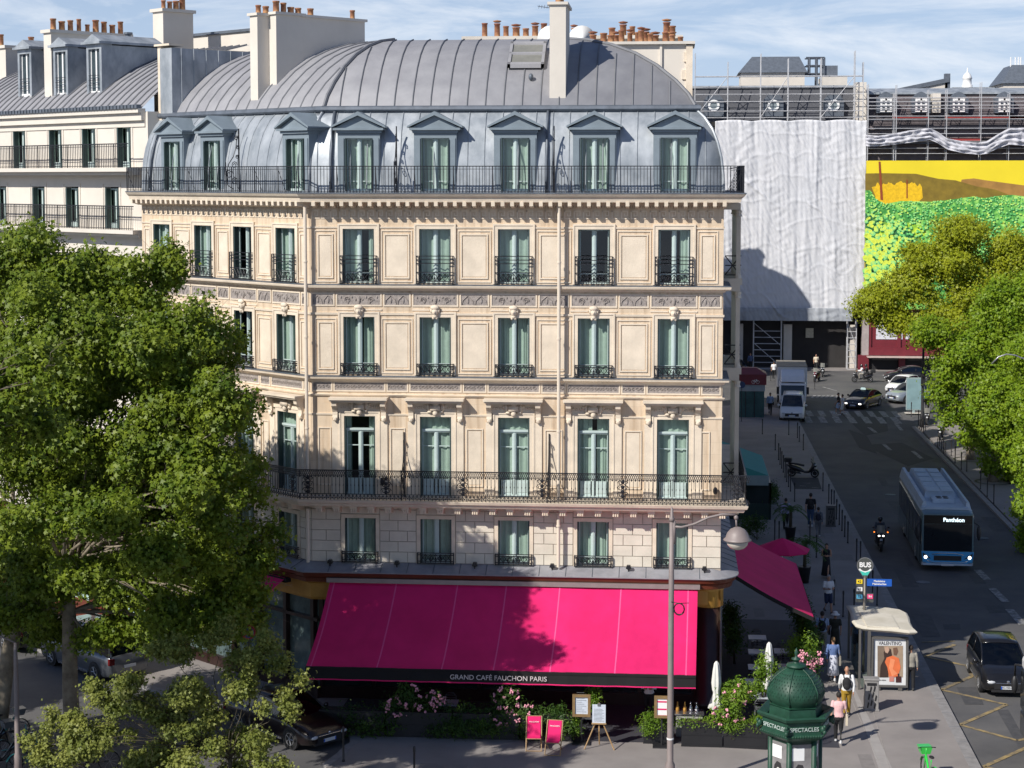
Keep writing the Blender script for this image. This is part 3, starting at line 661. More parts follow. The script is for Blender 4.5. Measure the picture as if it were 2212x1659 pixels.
sg = MB(); sg.poly([(-14.7, .44, .45), (-.9, .44, .45), (-.9, .44, 3.75), (-14.7, .44, 3.75)]); obj('shop_glass', sg, mat('shop_glass', (.02, .03, .03), .06, .1), B)
s2 = MB(F2.M); s2.box(XL2, .4, 0, -.05, .45, 3.75); x = -.3
while x > XL2: s2.box(x-.09, .2, 0, x+.09, .42, 3.75); x -= 1.62
s2.box(XL2, .2, 2.85, 0, .42, 2.97); s2.box(XL2, .2, 0, 0, .42, .4)
obj('shopfront', s2, SHOPB, B)
g2 = MB(F2.M); g2.poly([(XL2, .395, .4), (-.05, .395, .4), (-.05, .395, 3.75), (XL2, .395, 3.75)]); obj('shop_glass', g2, mat('vitrine_glass', (.10, .14, .14), .1, .4, 2), B)
# main awning
xt0, zt0 = PY(713, 1256, -.45); xt1, zt1 = PY(1507, 1269, -.45); xb0, zb0 = PY(660, 1437, -3.85); xb1, zb1 = PY(1503, 1466, -3.85)
ZB = (zb0+zb1)/2; ZT = (zt0+zt1)/2
def awn(s, t, o=0):
    a = (xt0+(xt1-xt0)*s, -.45, ZT); b = (xb0+(xb1-xb0)*s, -3.85, ZB)
    sag = -.20*sin(pi*t)*(1-.5*abs(((s*5.6+.9) % 1)-.5)*2*0)-.05*sin(pi*(((s-.013)/.163) % 1))*sin(pi*min(1, t*1.1))+.035*noise.noise((s*9, t*3, 1))+.018*noise.noise((s*40+t*3, t*4, 7))*(.3+t)
    return (a[0]+(b[0]-a[0])*t, a[1]+(b[1]-a[1])*t, a[2]+(b[2]-a[2])*t+sag+o)
aw = MB(); aw.smooth = True; n = 220
aw.rings([[awn(i/n, j/14) for i in range(n+1)] for j in range(15)], caps=False, closed=False)
awo = obj('awning', aw, PINK, B, label='long pink canvas awning with a black valance')
for s in (.013, .184, .352, .485, .63, .795, .975):
    se = MB(); se.rings([[awn(s-.0018, j/14, .008), awn(s+.0018, j/14, .008)] for j in range(15)], caps=False, closed=False); obj('awning_seam', se, PINKL, awo)
va = MB(); sg_ = 40
va.rings([[(xb0+(xb1-xb0)*i/sg_, -3.87, ZB+.02) for i in range(sg_+1)], [(xb0+(xb1-xb0)*i/sg_, -3.93-.02*sin(i*1.7), ZB-.36) for i in range(sg_+1)]], caps=False, closed=False)
va.box(xb0, -3.9, ZB-.05, xb1, -3.78, ZB+.03)
obj('valance', va, BLACKC, awo)
ve = MB(); ve.rings([[(xb0+(xb1-xb0)*i/sg_, -3.93-.02*sin(i*1.7), ZB-.36) for i in range(sg_+1)], [(xb0+(xb1-xb0)*i/sg_, -3.935-.02*sin(i*1.7), ZB-.40) for i in range(sg_+1)]], caps=False, closed=False); obj('valance_edge', ve, PINK, awo)
xtx, ztx = PY(1076, 1467, -4.0)
text('lettering', 'GRAND CAFÉ FAUCHON PARIS', .235, PGREY, awo, (xtx, -3.965, ZB-.19), (R(90), 0, 0), sx=1.0)
ro = MB(); ro.box(xt0-.1, -.62, ZT-.02, xt1+.08, -.40, ZT+.14); obj('awning_roller', ro, mat('grey_metal', (.30, .26, .25), .4, .1, metal=.3), awo)
arm = MB()
for s in (.02, .35, .68, .98):
    p = awn(s, .03); q = awn(s, .97); arm.tube([(p[0], p[1], p[2]-.12), (p[0]+.3, -2.2, p[2]-.6), (q[0], q[1], q[2]-.08)], .03, 5)
    
# side awning along the street: slopes from the side wall
SA = [(.30, 2.9, 4.45), (.30, 12.6, 4.45), (3.55, 12.6, 2.75), (3.55, 3.2, 2.75)]
def sa(s, t, o=0): return (.30+3.25*t, 3.1+9.4*s, 4.45-1.75*t-.1*sin(pi*t)+o)
for nm, f in (('side', sa),):
    a2 = MB(); a2.smooth = True; a2.rings([[f(i/20, j/8) for i in range(21)] for j in range(9)], caps=False, closed=False)
    awS = obj('awning', a2, PINK, B, label='pink awning over the shaded side terrace')
    v2 = MB(); v2.rings([[(3.56, 3.1+9.4*i/20, 2.71) for i in range(21)], [(3.62, 3.1+9.4*i/20, 2.42) for i in range(21)]], caps=False, closed=False)
    v2.rings([[f(0, j/8) for j in range(9)], [(f(0, j/8)[0], f(0, j/8)[1]-.01, f(0, j/8)[2]-.16) for j in range(9)]], caps=False, closed=False); obj('valance', v2, BLACKC, awS)
# pink roller awning on the left front
a3 = MB(F2.M); a3.poly([(-5.4, -.5, 4.45), (-.9, -.5, 4.45), (-.9, -1.1, 4.15), (-5.4, -1.1, 4.15)]); a3.box(-5.4, -1.14, 3.98, -.9, -1.08, 4.16); a3.mi = 1; a3.box(-5.5, -.6, 4.3, -.8, -.35, 4.44)
obj('awning', a3, [PINK, BLACKC], B, label='rolled up pink awning on the left front')
# flood lamps on the ledge
for u in (714, 858, 1026, 1193, 1358, 1522):
    x = PY(u, 1218, -.2)[0]; t = MB(); t.box(-.02, -.02, 0, .02, .02, .14); t.prism([(-.1, .12), (.1, .12), (.06, .24), (-.06, .24)], -.09, .09, 'y'); t.ball((0, 0, .12), (.07, .07, .05), 6, 4); obj('ledge_lamp', t, IRON, B, (x, -.28, 5.02))
for F, u, v in ((F1, 827, 1040), (F1, 1545, 1060)):
    x, z = F.px(u, v, -.1); t = MB(); t.ball((0, 0, 0), (.09, .12, .14), 7, 5); t.box(-.03, 0, -.03, .03, .12, .03); obj('wall_lamp', t, IRON, B, (x, -.14, z))
# ================================================================= neighbouring blocks
def simple_block(name, label, x0, y0, x1, y1, z, mats=RENDS, roofz=2.6, stacks=(), winface=None):
    t = thing(name, label, 'building', (x0, y0, 0)); m = MB(); m.box(x0, y0, 0, x1, y1, z); part('wall', m, mats, t)
    r = MB(); a = .15; b = 1.3
    r.rings([[(x0+a, y0+a, z), (x1-a, y0+a, z), (x1-a, y1-a, z), (x0+a, y1-a, z)], [(x0+b, y0+b, z+roofz*.8), (x1-b, y0+b, z+roofz*.8), (x1-b, y1-b, z+roofz*.8), (x0+b, y1-b, z+roofz*.8)], [(x0+b+2.5, y0+b+2.5, z+roofz), (x1-b-2.5, y0+b+2.5, z+roofz), (x1-b-2.5, y1-b-2.5, z+roofz), (x0+b+2.5, y1-b-2.5, z+roofz)]])
    part('roof', r, ZINC2, t)
    for (a0, b0, a1, b1, h, npot) in stacks:
        c = MB(); c.box(a0, b0, z, a1, b1, h); c.box(a0-.08, b0-.08, h, a1+.08, b1+.08, h+.12); co = part('chimney', c, RENDER, t)
        pots(co, [(a0+.25+(a1-a0-.5)*i/max(1, npot-1), (b0+b1)/2+(.3 if i % 2 else -.25), h+.12) for i in range(npot)], r=.13, h=.45, cowl=True)
    return t
# rear building with the rows of pots
y = 15.0; rx1 = PY(1496, 150, y)[0]; rx0 = PY(1215, 150, y)[0]; rz = PY(1400, 96, y)[1]; lx0 = PY(1005, 90, 20)[0]; lz = PY(1050, 86, 20)[1]
RB = thing('rear_building', 'white rendered chimney wall with many orange pots behind the zinc roof, left of the scaffolding', 'building', (rx0, 15, 0))
m = MB(); m.box(rx0, 15, 0, rx1-.28, 17.5, rz); m.box(lx0, 20, 0, rx1-.6, 31, lz); m.box(-9, 15, 0, -.4, 31, 21.5); m.box(rx0+4.2, 14.9, 20, rx0+4.3, 15, rz)
m.mi = 1; m.box(rx1-.28, 14.9, 20.8, rx1, 17.5, rz-.05)
for k in range(5): m.box(rx1-.28-(.18 if k % 2 else .1), 14.93, 21+k*.75, rx1-.28, 15, 21.4+k*.75)
part('wall', m, [RENDER, STONE2], RB)
m = MB(); m.box(rx0-.2, 14.8, rz, rx1+.1, 17.7, rz+.12); m.box(lx0-.15, 19.8, lz, rx1-.4, 22, lz+.15); part('coping', m, RENDS, RB)
pr = [PY(u, 100, 16)[0] for u in (1343, 1360, 1377, 1385, 1303, 1330, 1405, 1415, 1470, 1452, 1438, 1280, 1320, 1394)]
pots(RB, [(x, 16+(.5 if i % 3 else -.3), rz+.12) for i, x in enumerate(pr)], r=.17, h=.5, cowl=True, loc=RB.location)
pr = [PY(u, 80, 21)[0] for u in (1047, 1074, 1093, 1115, 1136, 1156, 1175, 1196, 1213, 1240, 1322, 1346, 1366, 1440, 1452)]
pots(RB, [(x, 21, lz+.15) for x in pr], r=.18, h=.62, cowl=True, loc=RB.location)
for u, v in ((1257, 85), (1190, 85)):
    x, z = PY(u, v, 19); d = MB(); d.smooth = True; d.rings([[(x+r*cos(q), 19-r*r*.3, z+r*sin(q)) for q in [2*pi*k/16 for k in range(16)]] for r in (.62, .4, .05)]); d.tube([(x, 19.1, z), (x, 19.3, z-1.6)], .04, 5); part('satellite_dish', d, WHITE, RB)
# blocks running up the shaded side of the street, behind the corner building
for i, (x0, y0, x1, y1, z, st_) in enumerate([(-12, 31, -.3, 46, 20.5, [(-3, 33, -2, 36, 25, 4), (-3, 42, -2, 45, 25.5, 4)]), (-12, 46, -.2, 61, 20.0, [(-3, 48, -2.2, 51, 24.5, 4), (-2.6, 55, -2, 58, 24.5, 4)]), (-12, 61, -.2, 75.5, 19.5, [(-3, 64, -2, 66, 24, 3), (-2.6, 71, -2, 74, 24, 4)])]):
    if i == 2:
        t = simple_block('street_block', 'stone block on the left pavement at the far crossroads, nearest the white lorry', x0, y0, x1, y1, z, STONE2, 2.2, st_)
    else: t = simple_block('street_block', ['stone block directly behind the pot covered chimney wall', 'middle stone block of the shaded side of the street'][i], x0, y0, x1, y1, z, STONE2, 2.2, st_)
# ---- cream building to the left
CB = thing('cream_building', 'cream rendered building with grey zinc roof adjoining the left of the corner building', 'building', (*F2.pt(-16, 0), 0))
YC = .35; cops = []
row1 = [(30, 54), (106, 134), (178, 206), (254, 282)]; row2 = [(-14, 18), (71, 97), (143, 170), (229, 256)]
def crow(row, v0, v1, prot=None):
    out = []
    for a, b in row:
        xa_, za = F2.px(a, v1, YC); xb_, zb_ = F2.px(b, v0, YC); out.append(((xa_+xb_)/2, xb_-xa_))
    return out
R1 = crow(row1, 275, 360); R2 = crow(row2, 404, 490)
zt1 = F2.px(268, 273, YC)[1]; zt2 = F2.px(243, 404, YC)[1]; zg = F2.px(200, 246, YC)[1]
ZF1 = F2.px(250, 362, -.5)[1]; ZF2 = F2.px(250, 497, -.5)[1]
print('cream', R1, R2, zt1, zt2, zg, ZF1, ZF2)
for (c, w) in R1: cops.append((c-.5, c+.5, ZF1, zt1))
for (c, w) in R2: cops.append((c-.5, c+.5, ZF2, zt2))
low = [(c-.5, c+.5, z, z+2.3) for c, w in R2 for z in (ZF2-3.4, ZF2-6.8)]
XE = -26
m = MB(F2.M); wall_grid(m, XE, XL2, 0, zg, cops+low, y=YC, rev=.28); m.poly([(XL2, YC, 0), (XL2, 8, 0), (XL2, 8, zg), (XL2, YC, zg)]); part('wall', m, RENDER, CB)
m = MB(F2.M); m.box(XE, 1.2, 0, XL2-.1, 9, zg-.1); part('core', m, DARK, CB)
m = MB(F2.M)
for c, w in [(o[0]+.5, 0) for o in cops]:
    pass
for o in cops: pframe(m, o[0]-.17, o[1]+.17, o[2], o[3]+.17, .05, .03, False, y=YC); pframe(m, o[0]-.10, o[1]+.10, o[2], o[3]+.1, .07, .015, False, y=YC)
m.box(XE, YC-.35, zg-.05, XL2-.15, YC, zg+.12); m.box(XE, YC-.2, zg-.35, XL2-.15, YC, zg-.05); m.box(XE, YC-.05, zg-.6, XL2-.15, YC, zg-.35)
m.box(XE, YC-.85, ZF1-.16, XL2-.2, YC, ZF1); m.box(XE, YC-.6, ZF1-.3, XL2-.2, YC, ZF1-.16); m.box(XE, YC-.65, ZF2-.16, XL2-.2, YC, ZF2); m.box(XE, YC-.4, ZF2-.3, XL2-.2, YC, ZF2-.16)
part('cornice', m, RENDER, CB)
def crail(z, yo, st_):
    t = MB(F2.M); 
    for q, w in ((.95, .02), (.85, .01), (.06, .012)): t.box(XE, yo-w, z+q-w, XL2-.25, yo+w, z+q+w)
    k = XE+.05; i = 0
    while k < XL2-.25: r = .018 if i % 9 == 0 else .010; t.box(k-r, yo-r, z, k+r, yo+r, z+.95); k += st_; i += 1
    part('balcony_railing', t, IRON, CB)
crail(ZF1, YC-.78, .13); crail(ZF2, YC-.58, .13)
CW = {}
def cwin(c, z, h):
    key = round(h, 1)
    if key not in CW:
        t = MB(); t.box(-.5, .2, 0, -.45, .26, h); t.box(.45, .2, 0, .5, .26, h); t.box(-.45, .2, h-.06, .45, .26, h); t.box(-.05, .18, 0, .05, .26, h-.06); t.box(-.45, .2, 0, .45, .25, .3*h*.5)
        o = obj('window', t, WFRAME, CB); g = MB(); g.poly([(-.45, .23, 0), (.45, .23, 0), (.45, .23, h), (-.45, .23, h)]); obj('pane', g, GLASS, o)
        obj('curtain', curtain_mb(-.5, .5, h, .4), CURT, o); s_ = MB(); s_.box(-.49, -.02, 0, -.41, .2, h); obj('shutter', s_, SHUT, o); s_ = MB(); s_.box(.41, -.02, 0, .49, .2, h); obj('shutter', s_, SHUT, o); CW[key] = o
    else: o = copy_tree(CW[key], CB)
    p = F2.pt(c, YC); o.location = (p[0]-CB.location[0], p[1]-CB.location[1], z); o.rotation_euler = (0, 0, F2.r)
for o_ in cops+low: cwin((o_[0]+o_[1])/2, o_[2]+.01, o_[3]-o_[2]-.02)
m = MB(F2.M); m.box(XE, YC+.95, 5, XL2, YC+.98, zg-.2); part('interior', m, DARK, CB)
# its roof, dormers and stacks
pf = [(YC-.2, zg+.12), (YC+.5, zg+.75), (YC+1.3, zg+1.35), (YC+2.3, zg+1.95), (YC+3.6, zg+2.5), (YC+5.2, zg+2.9)]
m = MB(F2.M); m.smooth = True; m.rings([[(XE, a, b), (XL2-.1, a, b)] for a, b in pf], caps=False, closed=False); part('roof', m, ZINC2, CB)
m = MB(F2.M); k = XE
while k < XL2-.2: m.tube([(k, a, b+.03) for a, b in pf], .03, 4); k += .5
part('roof_seam', m, MATS['zinc_seam'], CB)
m = MB(F2.M); m.box(XE, YC-.42, zg+.12, XL2-.15, YC-.2, zg+.27); k = XE
while k < XL2-.2: m.box(k, YC-.46, zg+.13, k+.05, YC-.42, zg+.26); k += .25
part('gutter', m, ZINCD, CB)
for i, (u0, u1, vt_, vb) in enumerate(((42, 67, 137, 207), (119, 145, 131, 205), (191, 218, 127, 201))):
    yy = YC+.7; xa_, zt_ = F2.px(u0, vt_, yy); xb_, zb_ = F2.px(u1, vb, yy); c = (xa_+xb_)/2; w = .42
    t = MB(F2.M); a = .45; z0 = zb_+.1; z1 = z0+1.75
    t.box(c-w-.16, yy-.02, z0-.1, c-w, yy+.5, z1+.2); t.box(c+w, yy-.02, z0-.1, c+w+.16, yy+.5, z1+.2); t.box(c-w, yy-.02, z1, c+w, yy+.5, z1+.2); t.box(c-w-.16, yy+.5, z0-.1, c+w+.16, yy+3.2, z1+.15)
    t.box(c-w-.3, yy-.2, z1+.2, c+w+.3, yy+3.3, z1+.3); t.prism([(c-w-.3, z1+.3), (c+w+.3, z1+.3), (c, z1+.62)], yy-.1, yy+3, 'y')
    d = part('dormer', t, [ZINC], CB)
    t = MB(F2.M); t.box(c-w, yy+.1, z0-.1, c-w+.05, yy+.16, z1); t.box(c+w-.05, yy+.1, z0-.1, c+w, yy+.16, z1); t.box(c-.05, yy+.09, z0-.1, c+.05, yy+.16, z1); t.box(c-w, yy+.06, z0-.12, c+w, yy+.17, z0)
    obj('dormer_window', t, WHITE, d); t = MB(F2.M); t.poly([(c-w, yy+.13, z0), (c+w, yy+.13, z0), (c+w, yy+.13, z1), (c-w, yy+.13, z1)]); obj('pane', t, mat('dark_pane', (.05, .07, .08), .08, .2), d)
    t = MB(F2.M)
    for q in (.25, .45, .65): t.box(c-w, yy-.04, z0+q-.01, c+w, yy-.02, z0+q+.01)
    obj('railing', t, IRON, d)
def cstack(u0, u1, u2, vt_, yy, steps, npot, f=F2, zb_=None, par=CB):
    xa_, z = f.px(u0, vt_, yy); xb_ = f.px(u1, vt_, yy)[0]; xs = [(xa_, yy, 19, xb_, yy+steps, z)]
    t = MB(f.M); t.box(*xs[0]); t.box(xa_-.1, yy-.1, z, xb_+.1, yy+steps+.1, z+.14); o = part('chimney', t, RENDER, par)
    pots(o, [(*f.pt((xa_+xb_)/2, yy+.3+(steps-.6)*i/max(1, npot-1)), z+.14) for i in range(npot)], r=.15, h=.5)
cstack(94, 110, 0, 72, 1.0, 4.0, 9)
xa_, z = F2.px(108, 72, 5.2)
cstack(330, 352, 0, 27, 5.5, 1.6, 4); cstack(-30, 12, 0, 108, 3.5, 2.2, 2)
t = MB(F2.M); xw0, zw = F2.px(366, 84, 8.5); xw1 = F2.px(560, 84, 8.5)[0]; t.box(xw0, 8.5, 18, xw1+2, 12, zw); t.mi = 1; t.box(xw0-.1, 8.4, zw, xw1+2, 12.1, zw+.12); part('rear_wall', t, [RENDER, ZINCD], CB)
t = MB(F2.M); x_, z_ = F2.px(277, 90, 4); t.lathe([(.12, 0), (.12, .8), (.2, .82), (.2, .9)], 8, (x_, 4, z_-.5)); part('roof_vent', t, ZINCD, CB)
# cream building shop windows glimpsed through the leaves
t = MB(F2.M); t.mi = 0; t.box(XE, YC-.06, 0, XL2-.1, YC, 1.0); t.box(XE, YC-.1, 3.6, XL2-.1, YC, 4.4)
for k in range(8): t.box(XE+k*2.1, YC-.08, 1, XE+k*2.1+.35, YC, 3.6)
t.mi = 1
for k in range(7): t.box(XE+k*2.1+.4, YC-.03, 1, XE+k*2.1+2.05, YC-.005, 3.6)
part('shopfront', t, [MAHOG, mat('mint_blind', (.45, .62, .58), .7, .1)], CB)
# ================================================================= ground
ASPH = mat('asphalt', (.078, .077, .08), .88, 0, .35, .35, col2=(.125, .121, .118), bscale=60, lo=.35, hi=.7)
ASPH2 = mat('asphalt_patch', (.045, .045, .05), .88, .12, 2, .3, bscale=60)
PAVE = mat('pavement_asphalt', (.22, .20, .19), .9, 0, .5, .3, col2=(.29, .265, .25), bscale=50)
GRAN = mat('granite_kerb', (.25, .24, .235), .85, .2, 3, .2)
PAINT = mat('worn_road_paint', (.13, .13, .13), .85, 0, 5, col2=(.36, .35, .34), lo=.40, hi=.62)
YPAINT = mat('worn_yellow_paint', (.12, .105, .085), .85, 0, 4, col2=(.34, .25, .11), lo=.34, hi=.6)
RZ = -.12
def sheet(name, pts, z, m, kind='structure', mb=None):
    t = MB(); t.poly([(x, y, z) for x, y in pts]); o = obj(name, t, m); tag(o, kind=kind); return o
sheet('ground', [(-1500, -200), (1500, -200), (1500, 3000), (-1500, 3000)], RZ-.012, ASPH)
def slab(name, pts, m=PAVE, z=0):
    t = MB(); t.prism(pts, RZ-.005, z, 'z'); return tag(obj(name, t, m), kind='structure')
c0 = G(757, 1612); c1 = G(739, 1555); c2 = G(705, 1655)
e0 = F2.pt(-8, -3.2); e1 = F2.pt(-30, -3.2)
LS = [(-14.0, -22), (7.9, -22), (7.9, 84.5), (6.5, 86.5), (3, 87.5), (-30, 87.5), (-30, 30), e1, e0, F2.pt(-2.2, -3.2), c1, (c1[0]+.35, c1[1]-.7), c0, (c0[0]-.1, c0[1]-.8), c2, (-12.5, -12)]
slab('pavement', LS)
KP = [(7.9, -22), (7.9, 84.3), (6.6, 86.2), (3, 87.3)]
kb = MB(); sweep(kb, KP, [(0, RZ-.004), (.38, RZ-.004), (.38, .004), (0, .004)]); tag(obj('kerb', kb, GRAN), kind='structure')
kb = MB(); LK = [(c2[0], c2[1]), (c0[0]-.1, c0[1]-.8), c0, (c0[0]+.25, c0[1]+.7), c1, F2.pt(-2.2, -3.2), e0, e1]
sweep(kb, LK[::-1], [(-.0, RZ-.004), (.22, RZ-.004), (.22, .006), (-.08, .006)]); tag(obj('kerb', kb, GRAN), kind='structure')
RS = [(16.95, -22), (60, -22), (60, 78), (19, 78), (17.2, 76)]
slab('pavement', RS); kb = MB(); sweep(kb, [(17, 76), (16.95, -22)], [(0, RZ-.004), (.3, RZ-.004), (.3, .004), (0, .004)]); tag(obj('kerb', kb, GRAN), kind='structure')
slab('pavement', [(-40, 117.2), (80, 117.2), (80, 135), (-40, 135)])
# joint lines on the pavement
t = MB()
for (a, b) in (((5.2, -10), (6.3, 30)), ((1.8, -7.9), (-12, -7.6)), ((1.8, -7.9), (5.6, -9)), ((5.25, -14), (4.7, 8))):
    t.tube([(a[0], a[1], .0), (b[0], b[1], .0)], .012, 4)
tag(obj('pavement_joint', t, mat('pale_joint', (.30, .28, .26), .9, .1)), kind='structure')
t = MB()
t.poly([(4.9, -22, .004), (5.75, -22, .004), (5.3, -2, .004), (5.0, 6, .004)]); tag(obj('pavement_band', t, mat('pale_pavement_band', (.33, .31, .295), .9, .1, 2)), kind='structure')
def dots(pts, z=RZ): return [G(u, v, z) for u, v in pts]
def stripe(mb, a, b, w, z=RZ+.004):
    d = Vector((b[0]-a[0], b[1]-a[1])).normalized(); n = (-d.y*w/2, d.x*w/2)
    mb.poly([(a[0]+n[0], a[1]+n[1], z), (a[0]-n[0], a[1]-n[1], z), (b[0]-n[0], b[1]-n[1], z), (b[0]+n[0], b[1]+n[1], z)])
def S(x, y): return src(2550+x/3.5, 1650+y/3.5)
t = MB(); zz = [G(*S(*p), RZ) for p in ((315, 465), (25, 580), (440, 670), (485, 770), (185, 900), (820, 1045), (370, 1240), (920, 1392), (1300, 1330), (600, 1645), (1200, 1800))]
for a, b in zip(zz, zz[1:]): stripe(t, a, b, .17)
stripe(t, G(*S(0, 440), RZ), G(*S(315, 430), RZ), .12)
tag(obj('yellow_marking', t, YPAINT), kind='structure')
t = MB()
R4 = lambda x, y: src(1950+x/2.37, 800+y/2.37)
ya = G(*R4(900, 835), RZ)[1]; yb = G(*R4(900, 877), RZ)[1]; y1 = G(*R4(900, 797), RZ)[1]
for i in range(9): x = 8.5+i*1.0; stripe(t, (x, y1), (x, ya+.1), .5)
for i in range(7): x = 9.1+i*1.15; stripe(t, (x, ya), (x, yb), .55)
R5 = lambda x, y: src(1950+x/2.37, 1424+y/2.37)
for a, b in (((1785, 360), (1850, 425)), ((1880, 480), (1970, 570)), ((1995, 620), (2085, 720))): stripe(t, G(*R5(*a), RZ), G(*R5(*b), RZ), .38)
for a, b in (((1075, 905), (1120, 940)), ((1170, 1015), (1215, 1055)), ((1360, 1060), (1420, 1110)), ((1290, 925), (1250, 880))): stripe(t, G(*R4(*a), RZ), G(*R4(*b), RZ), .28)
stripe(t, G(*R4(770, 640), RZ), G(*R4(860, 665), RZ), .25); stripe(t, G(*R4(790, 600), RZ), G(*R4(720, 580), RZ), .2)
for k in range(7): stripe(t, G(*R4(700+k*30, 712), RZ), G(*R4(720+k*30, 695), RZ), .25)
for a, b in (((415, 1243), (530, 1243)), ((590, 1310), (765, 1312)), ((300, 958), (460, 955)), ((340, 985), (540, 1000)), ((620, 1288), (660, 1290)), ((640, 1270), (690, 1272)), ((700, 1300), (745, 1302))):
    a, b = G(*R4(*a)), G(*R4(*b)); stripe(t, a, b, .08, .006)
tag(obj('road_marking', t, PAINT), kind='structure')
t = MB()
for q in (((840, 770), (1180, 790), (1200, 930), (1050, 960)), ((1030, 1020), (1290, 1005), (1500, 1110), (1330, 1160)), ((940, 920), (1060, 960), (1130, 1080), (1010, 1040))):
    t.poly([(*G(*R4(*p), RZ), RZ+.0022+len(t.f)*.0006) for p in q]); 
tag(obj('road_patch', t, ASPH2), kind='structure')
t = MB(); sg = G(*R4(590, 1310)), G(*R4(765, 1312)), G(*R4(740, 1235)), G(*R4(560, 1235)); t.poly([(*p, .003) for p in sg]); tag(obj('parking_bay', t, ASPH2), kind='structure')
for i, (x, y, r_) in enumerate(((11.2, 1, .33), (13.4, 12.5, .33), (10.2, 22, .33), (14.8, 33, .33), (11.5, 46, .33), (12.6, -7, .33))):
    t = MB(); t.lathe([(r_, RZ), (r_, RZ+.012)], 20, (x, y, 0)); t.lathe([(r_*.8, RZ+.012), (r_*.8, RZ+.018)], 20, (x, y, 0)); tag(obj('manhole_cover', t, ZINCD), kind='structure')
t = MB(); rn = random.Random(4)
for k in range(26):
    x = rn.uniform(8.6, 16.4); y = rn.uniform(-12, 70); w = rn.uniform(.25, .8); l = rn.uniform(.8, 5); zq = RZ-.0095+k*.0004; t.poly([(x, y, zq), (x+w, y+.05, zq), (x+w+.1, y+l, zq), (x+.05, y+l-.1, zq)])
tag(obj('road_repair', t, mat('road_repair', (.05, .05, .054), .8, 0, 3, .2, col2=(.085, .083, .084))), kind='structure')
t = MB()
for k in range(16):
    x = rn.uniform(.5, 6.3); y = rn.uniform(-18, 60); w = rn.uniform(.4, 1.5); l = rn.uniform(.5, 3); zq = .0005+k*.00015; t.poly([(x, y, zq), (x+w, y, zq), (x+w, y+l, zq), (x, y+l, zq)])
for k in range(12):
    x = rn.uniform(-10, 4); y = rn.uniform(-14, -6); w = rn.uniform(.4, 1.8); l = rn.uniform(.4, 1.5); zq = .003+k*.00015; t.poly([(x, y, zq), (x+w, y, zq), (x+w, y+l, zq), (x, y+l, zq)])
tag(obj('pavement_repair', t, mat('pavement_repair', (.185, .17, .162), .9, 0, 4, .2, col2=(.24, .22, .21))), kind='structure')
t = MB()
for k in range(62): y = -20+k*1.7; t.poly([(7.9, y, .0065), (8.28, y, .0065), (8.28, y+.025, .0065), (7.9, y+.025, .0065)])
tag(obj('kerb_joint', t, ZINCD), kind='structure')
# ================================================================= the wrapped building at the end of the street
YS = 118.0; PS = lambda u, v, y=YS: PY(u, v, y)
R3 = lambda x, y: src(1900+x/2.37, 100+y/2.37)
SLATE = mat('slate_roof', (.075, .078, .09), .7, .3, 9, .2); TUBE = mat('scaffold_tube', (.56, .56, .57), .5, .2, 2, metal=.3)
SHEET = mat('white_sheeting', (.58, .59, .62), .75, 0, .5, .6, col2=(.66, .66, .68), bscale=5, stretch=(1, 1, .6), trans=.05); NET = mat('grey_netting', (.34, .36, .39), .9, .1, 1.5)
xl = -16; xr = PS(1867, 500)[0]; zt = PS(1700, 262)[1]; zr = PS(1700, 188)[1]
SB = thing('wrapped_building', 'slate roofed building wrapped in white sheeting at the end of the street', 'building', (xr-5, YS+2, 0))
m = MB(); m.box(xl, YS+1.2, 0, xr-.3, YS+14, zt)
part('wall', m, mat('unlit_openings', (.028, .026, .026), .9, .2, 1), SB)  # near-black colour paints in the shade of the open street level
m = MB(); m.rings([[(xl, YS+1.2, zt), (xr-.3, YS+1.2, zt), (xr-.3, YS+14, zt), (xl, YS+14, zt)], [(xl, YS+2.2, zr), (xr-.9, YS+2.2, zr), (xr-.9, YS+13, zr), (xl, YS+13, zr)]]); part('roof', m, SLATE, SB)
m = MB(); m.box(xl, YS+2.0, zr, xr-.8, YS+2.3, zr+.25); part('roof_ridge', m, ZINC, SB)
for cx in (175, 565, 960):
    u, v = R3(cx, 455); x, z = PS(u, v, YS+1.2); t = MB()
    t.prism([(x-1.0, z-1.1), (x+1.0, z-1.1), (x+1.0, z+.5), (x+.6, z+1.0), (x, z+1.15), (x-.6, z+1.0), (x-1.0, z+.5)], YS+.9, YS+2.0, 'y'); d = part('dormer', t, ZINCD, SB)
    t = MB(); t.rings([[(x+r*cos(q), yy, z+r*sin(q)) for q in [2*pi*k/16 for k in range(16)]] for r, yy in ((.58, YS+.8), (.36, YS+.8), (.36, YS+.95), (.58, YS+.95), (.58, YS+.8))], caps=False); obj('round_frame', t, WHITE, d)
    t = MB(); t.rings([[(x+r*cos(q), YS+.86, z+r*sin(q)) for q in [2*pi*k/16 for k in range(16)]] for r in (.40, .01)], caps=False); obj('pane', t, mat('bright_pane', (.22, .26, .28), .15, .3, 3), d)
# street level pillars and notice
m = MB()
for u0, u1 in ((1588, 1606), (1694, 1712), (1838, 1850)): a = PS(u0, 700)[0]; b = PS(u1, 700)[0]; m.box(a, YS+.6, 0, b, YS+1.2, PS(0, 690)[1])
part('pillar', m, RENDS, SB)
m = MB(); a, z1 = PS(*R4(660, 255), YS+.9); b, z0 = PS(*R4(710, 318), YS+.9); m.box(a, YS+.9, z0, b, YS+.95, z1); part('notice_board', m, mat('yellowed_paper', (.45, .42, .33), .8, .2, 6), SB)
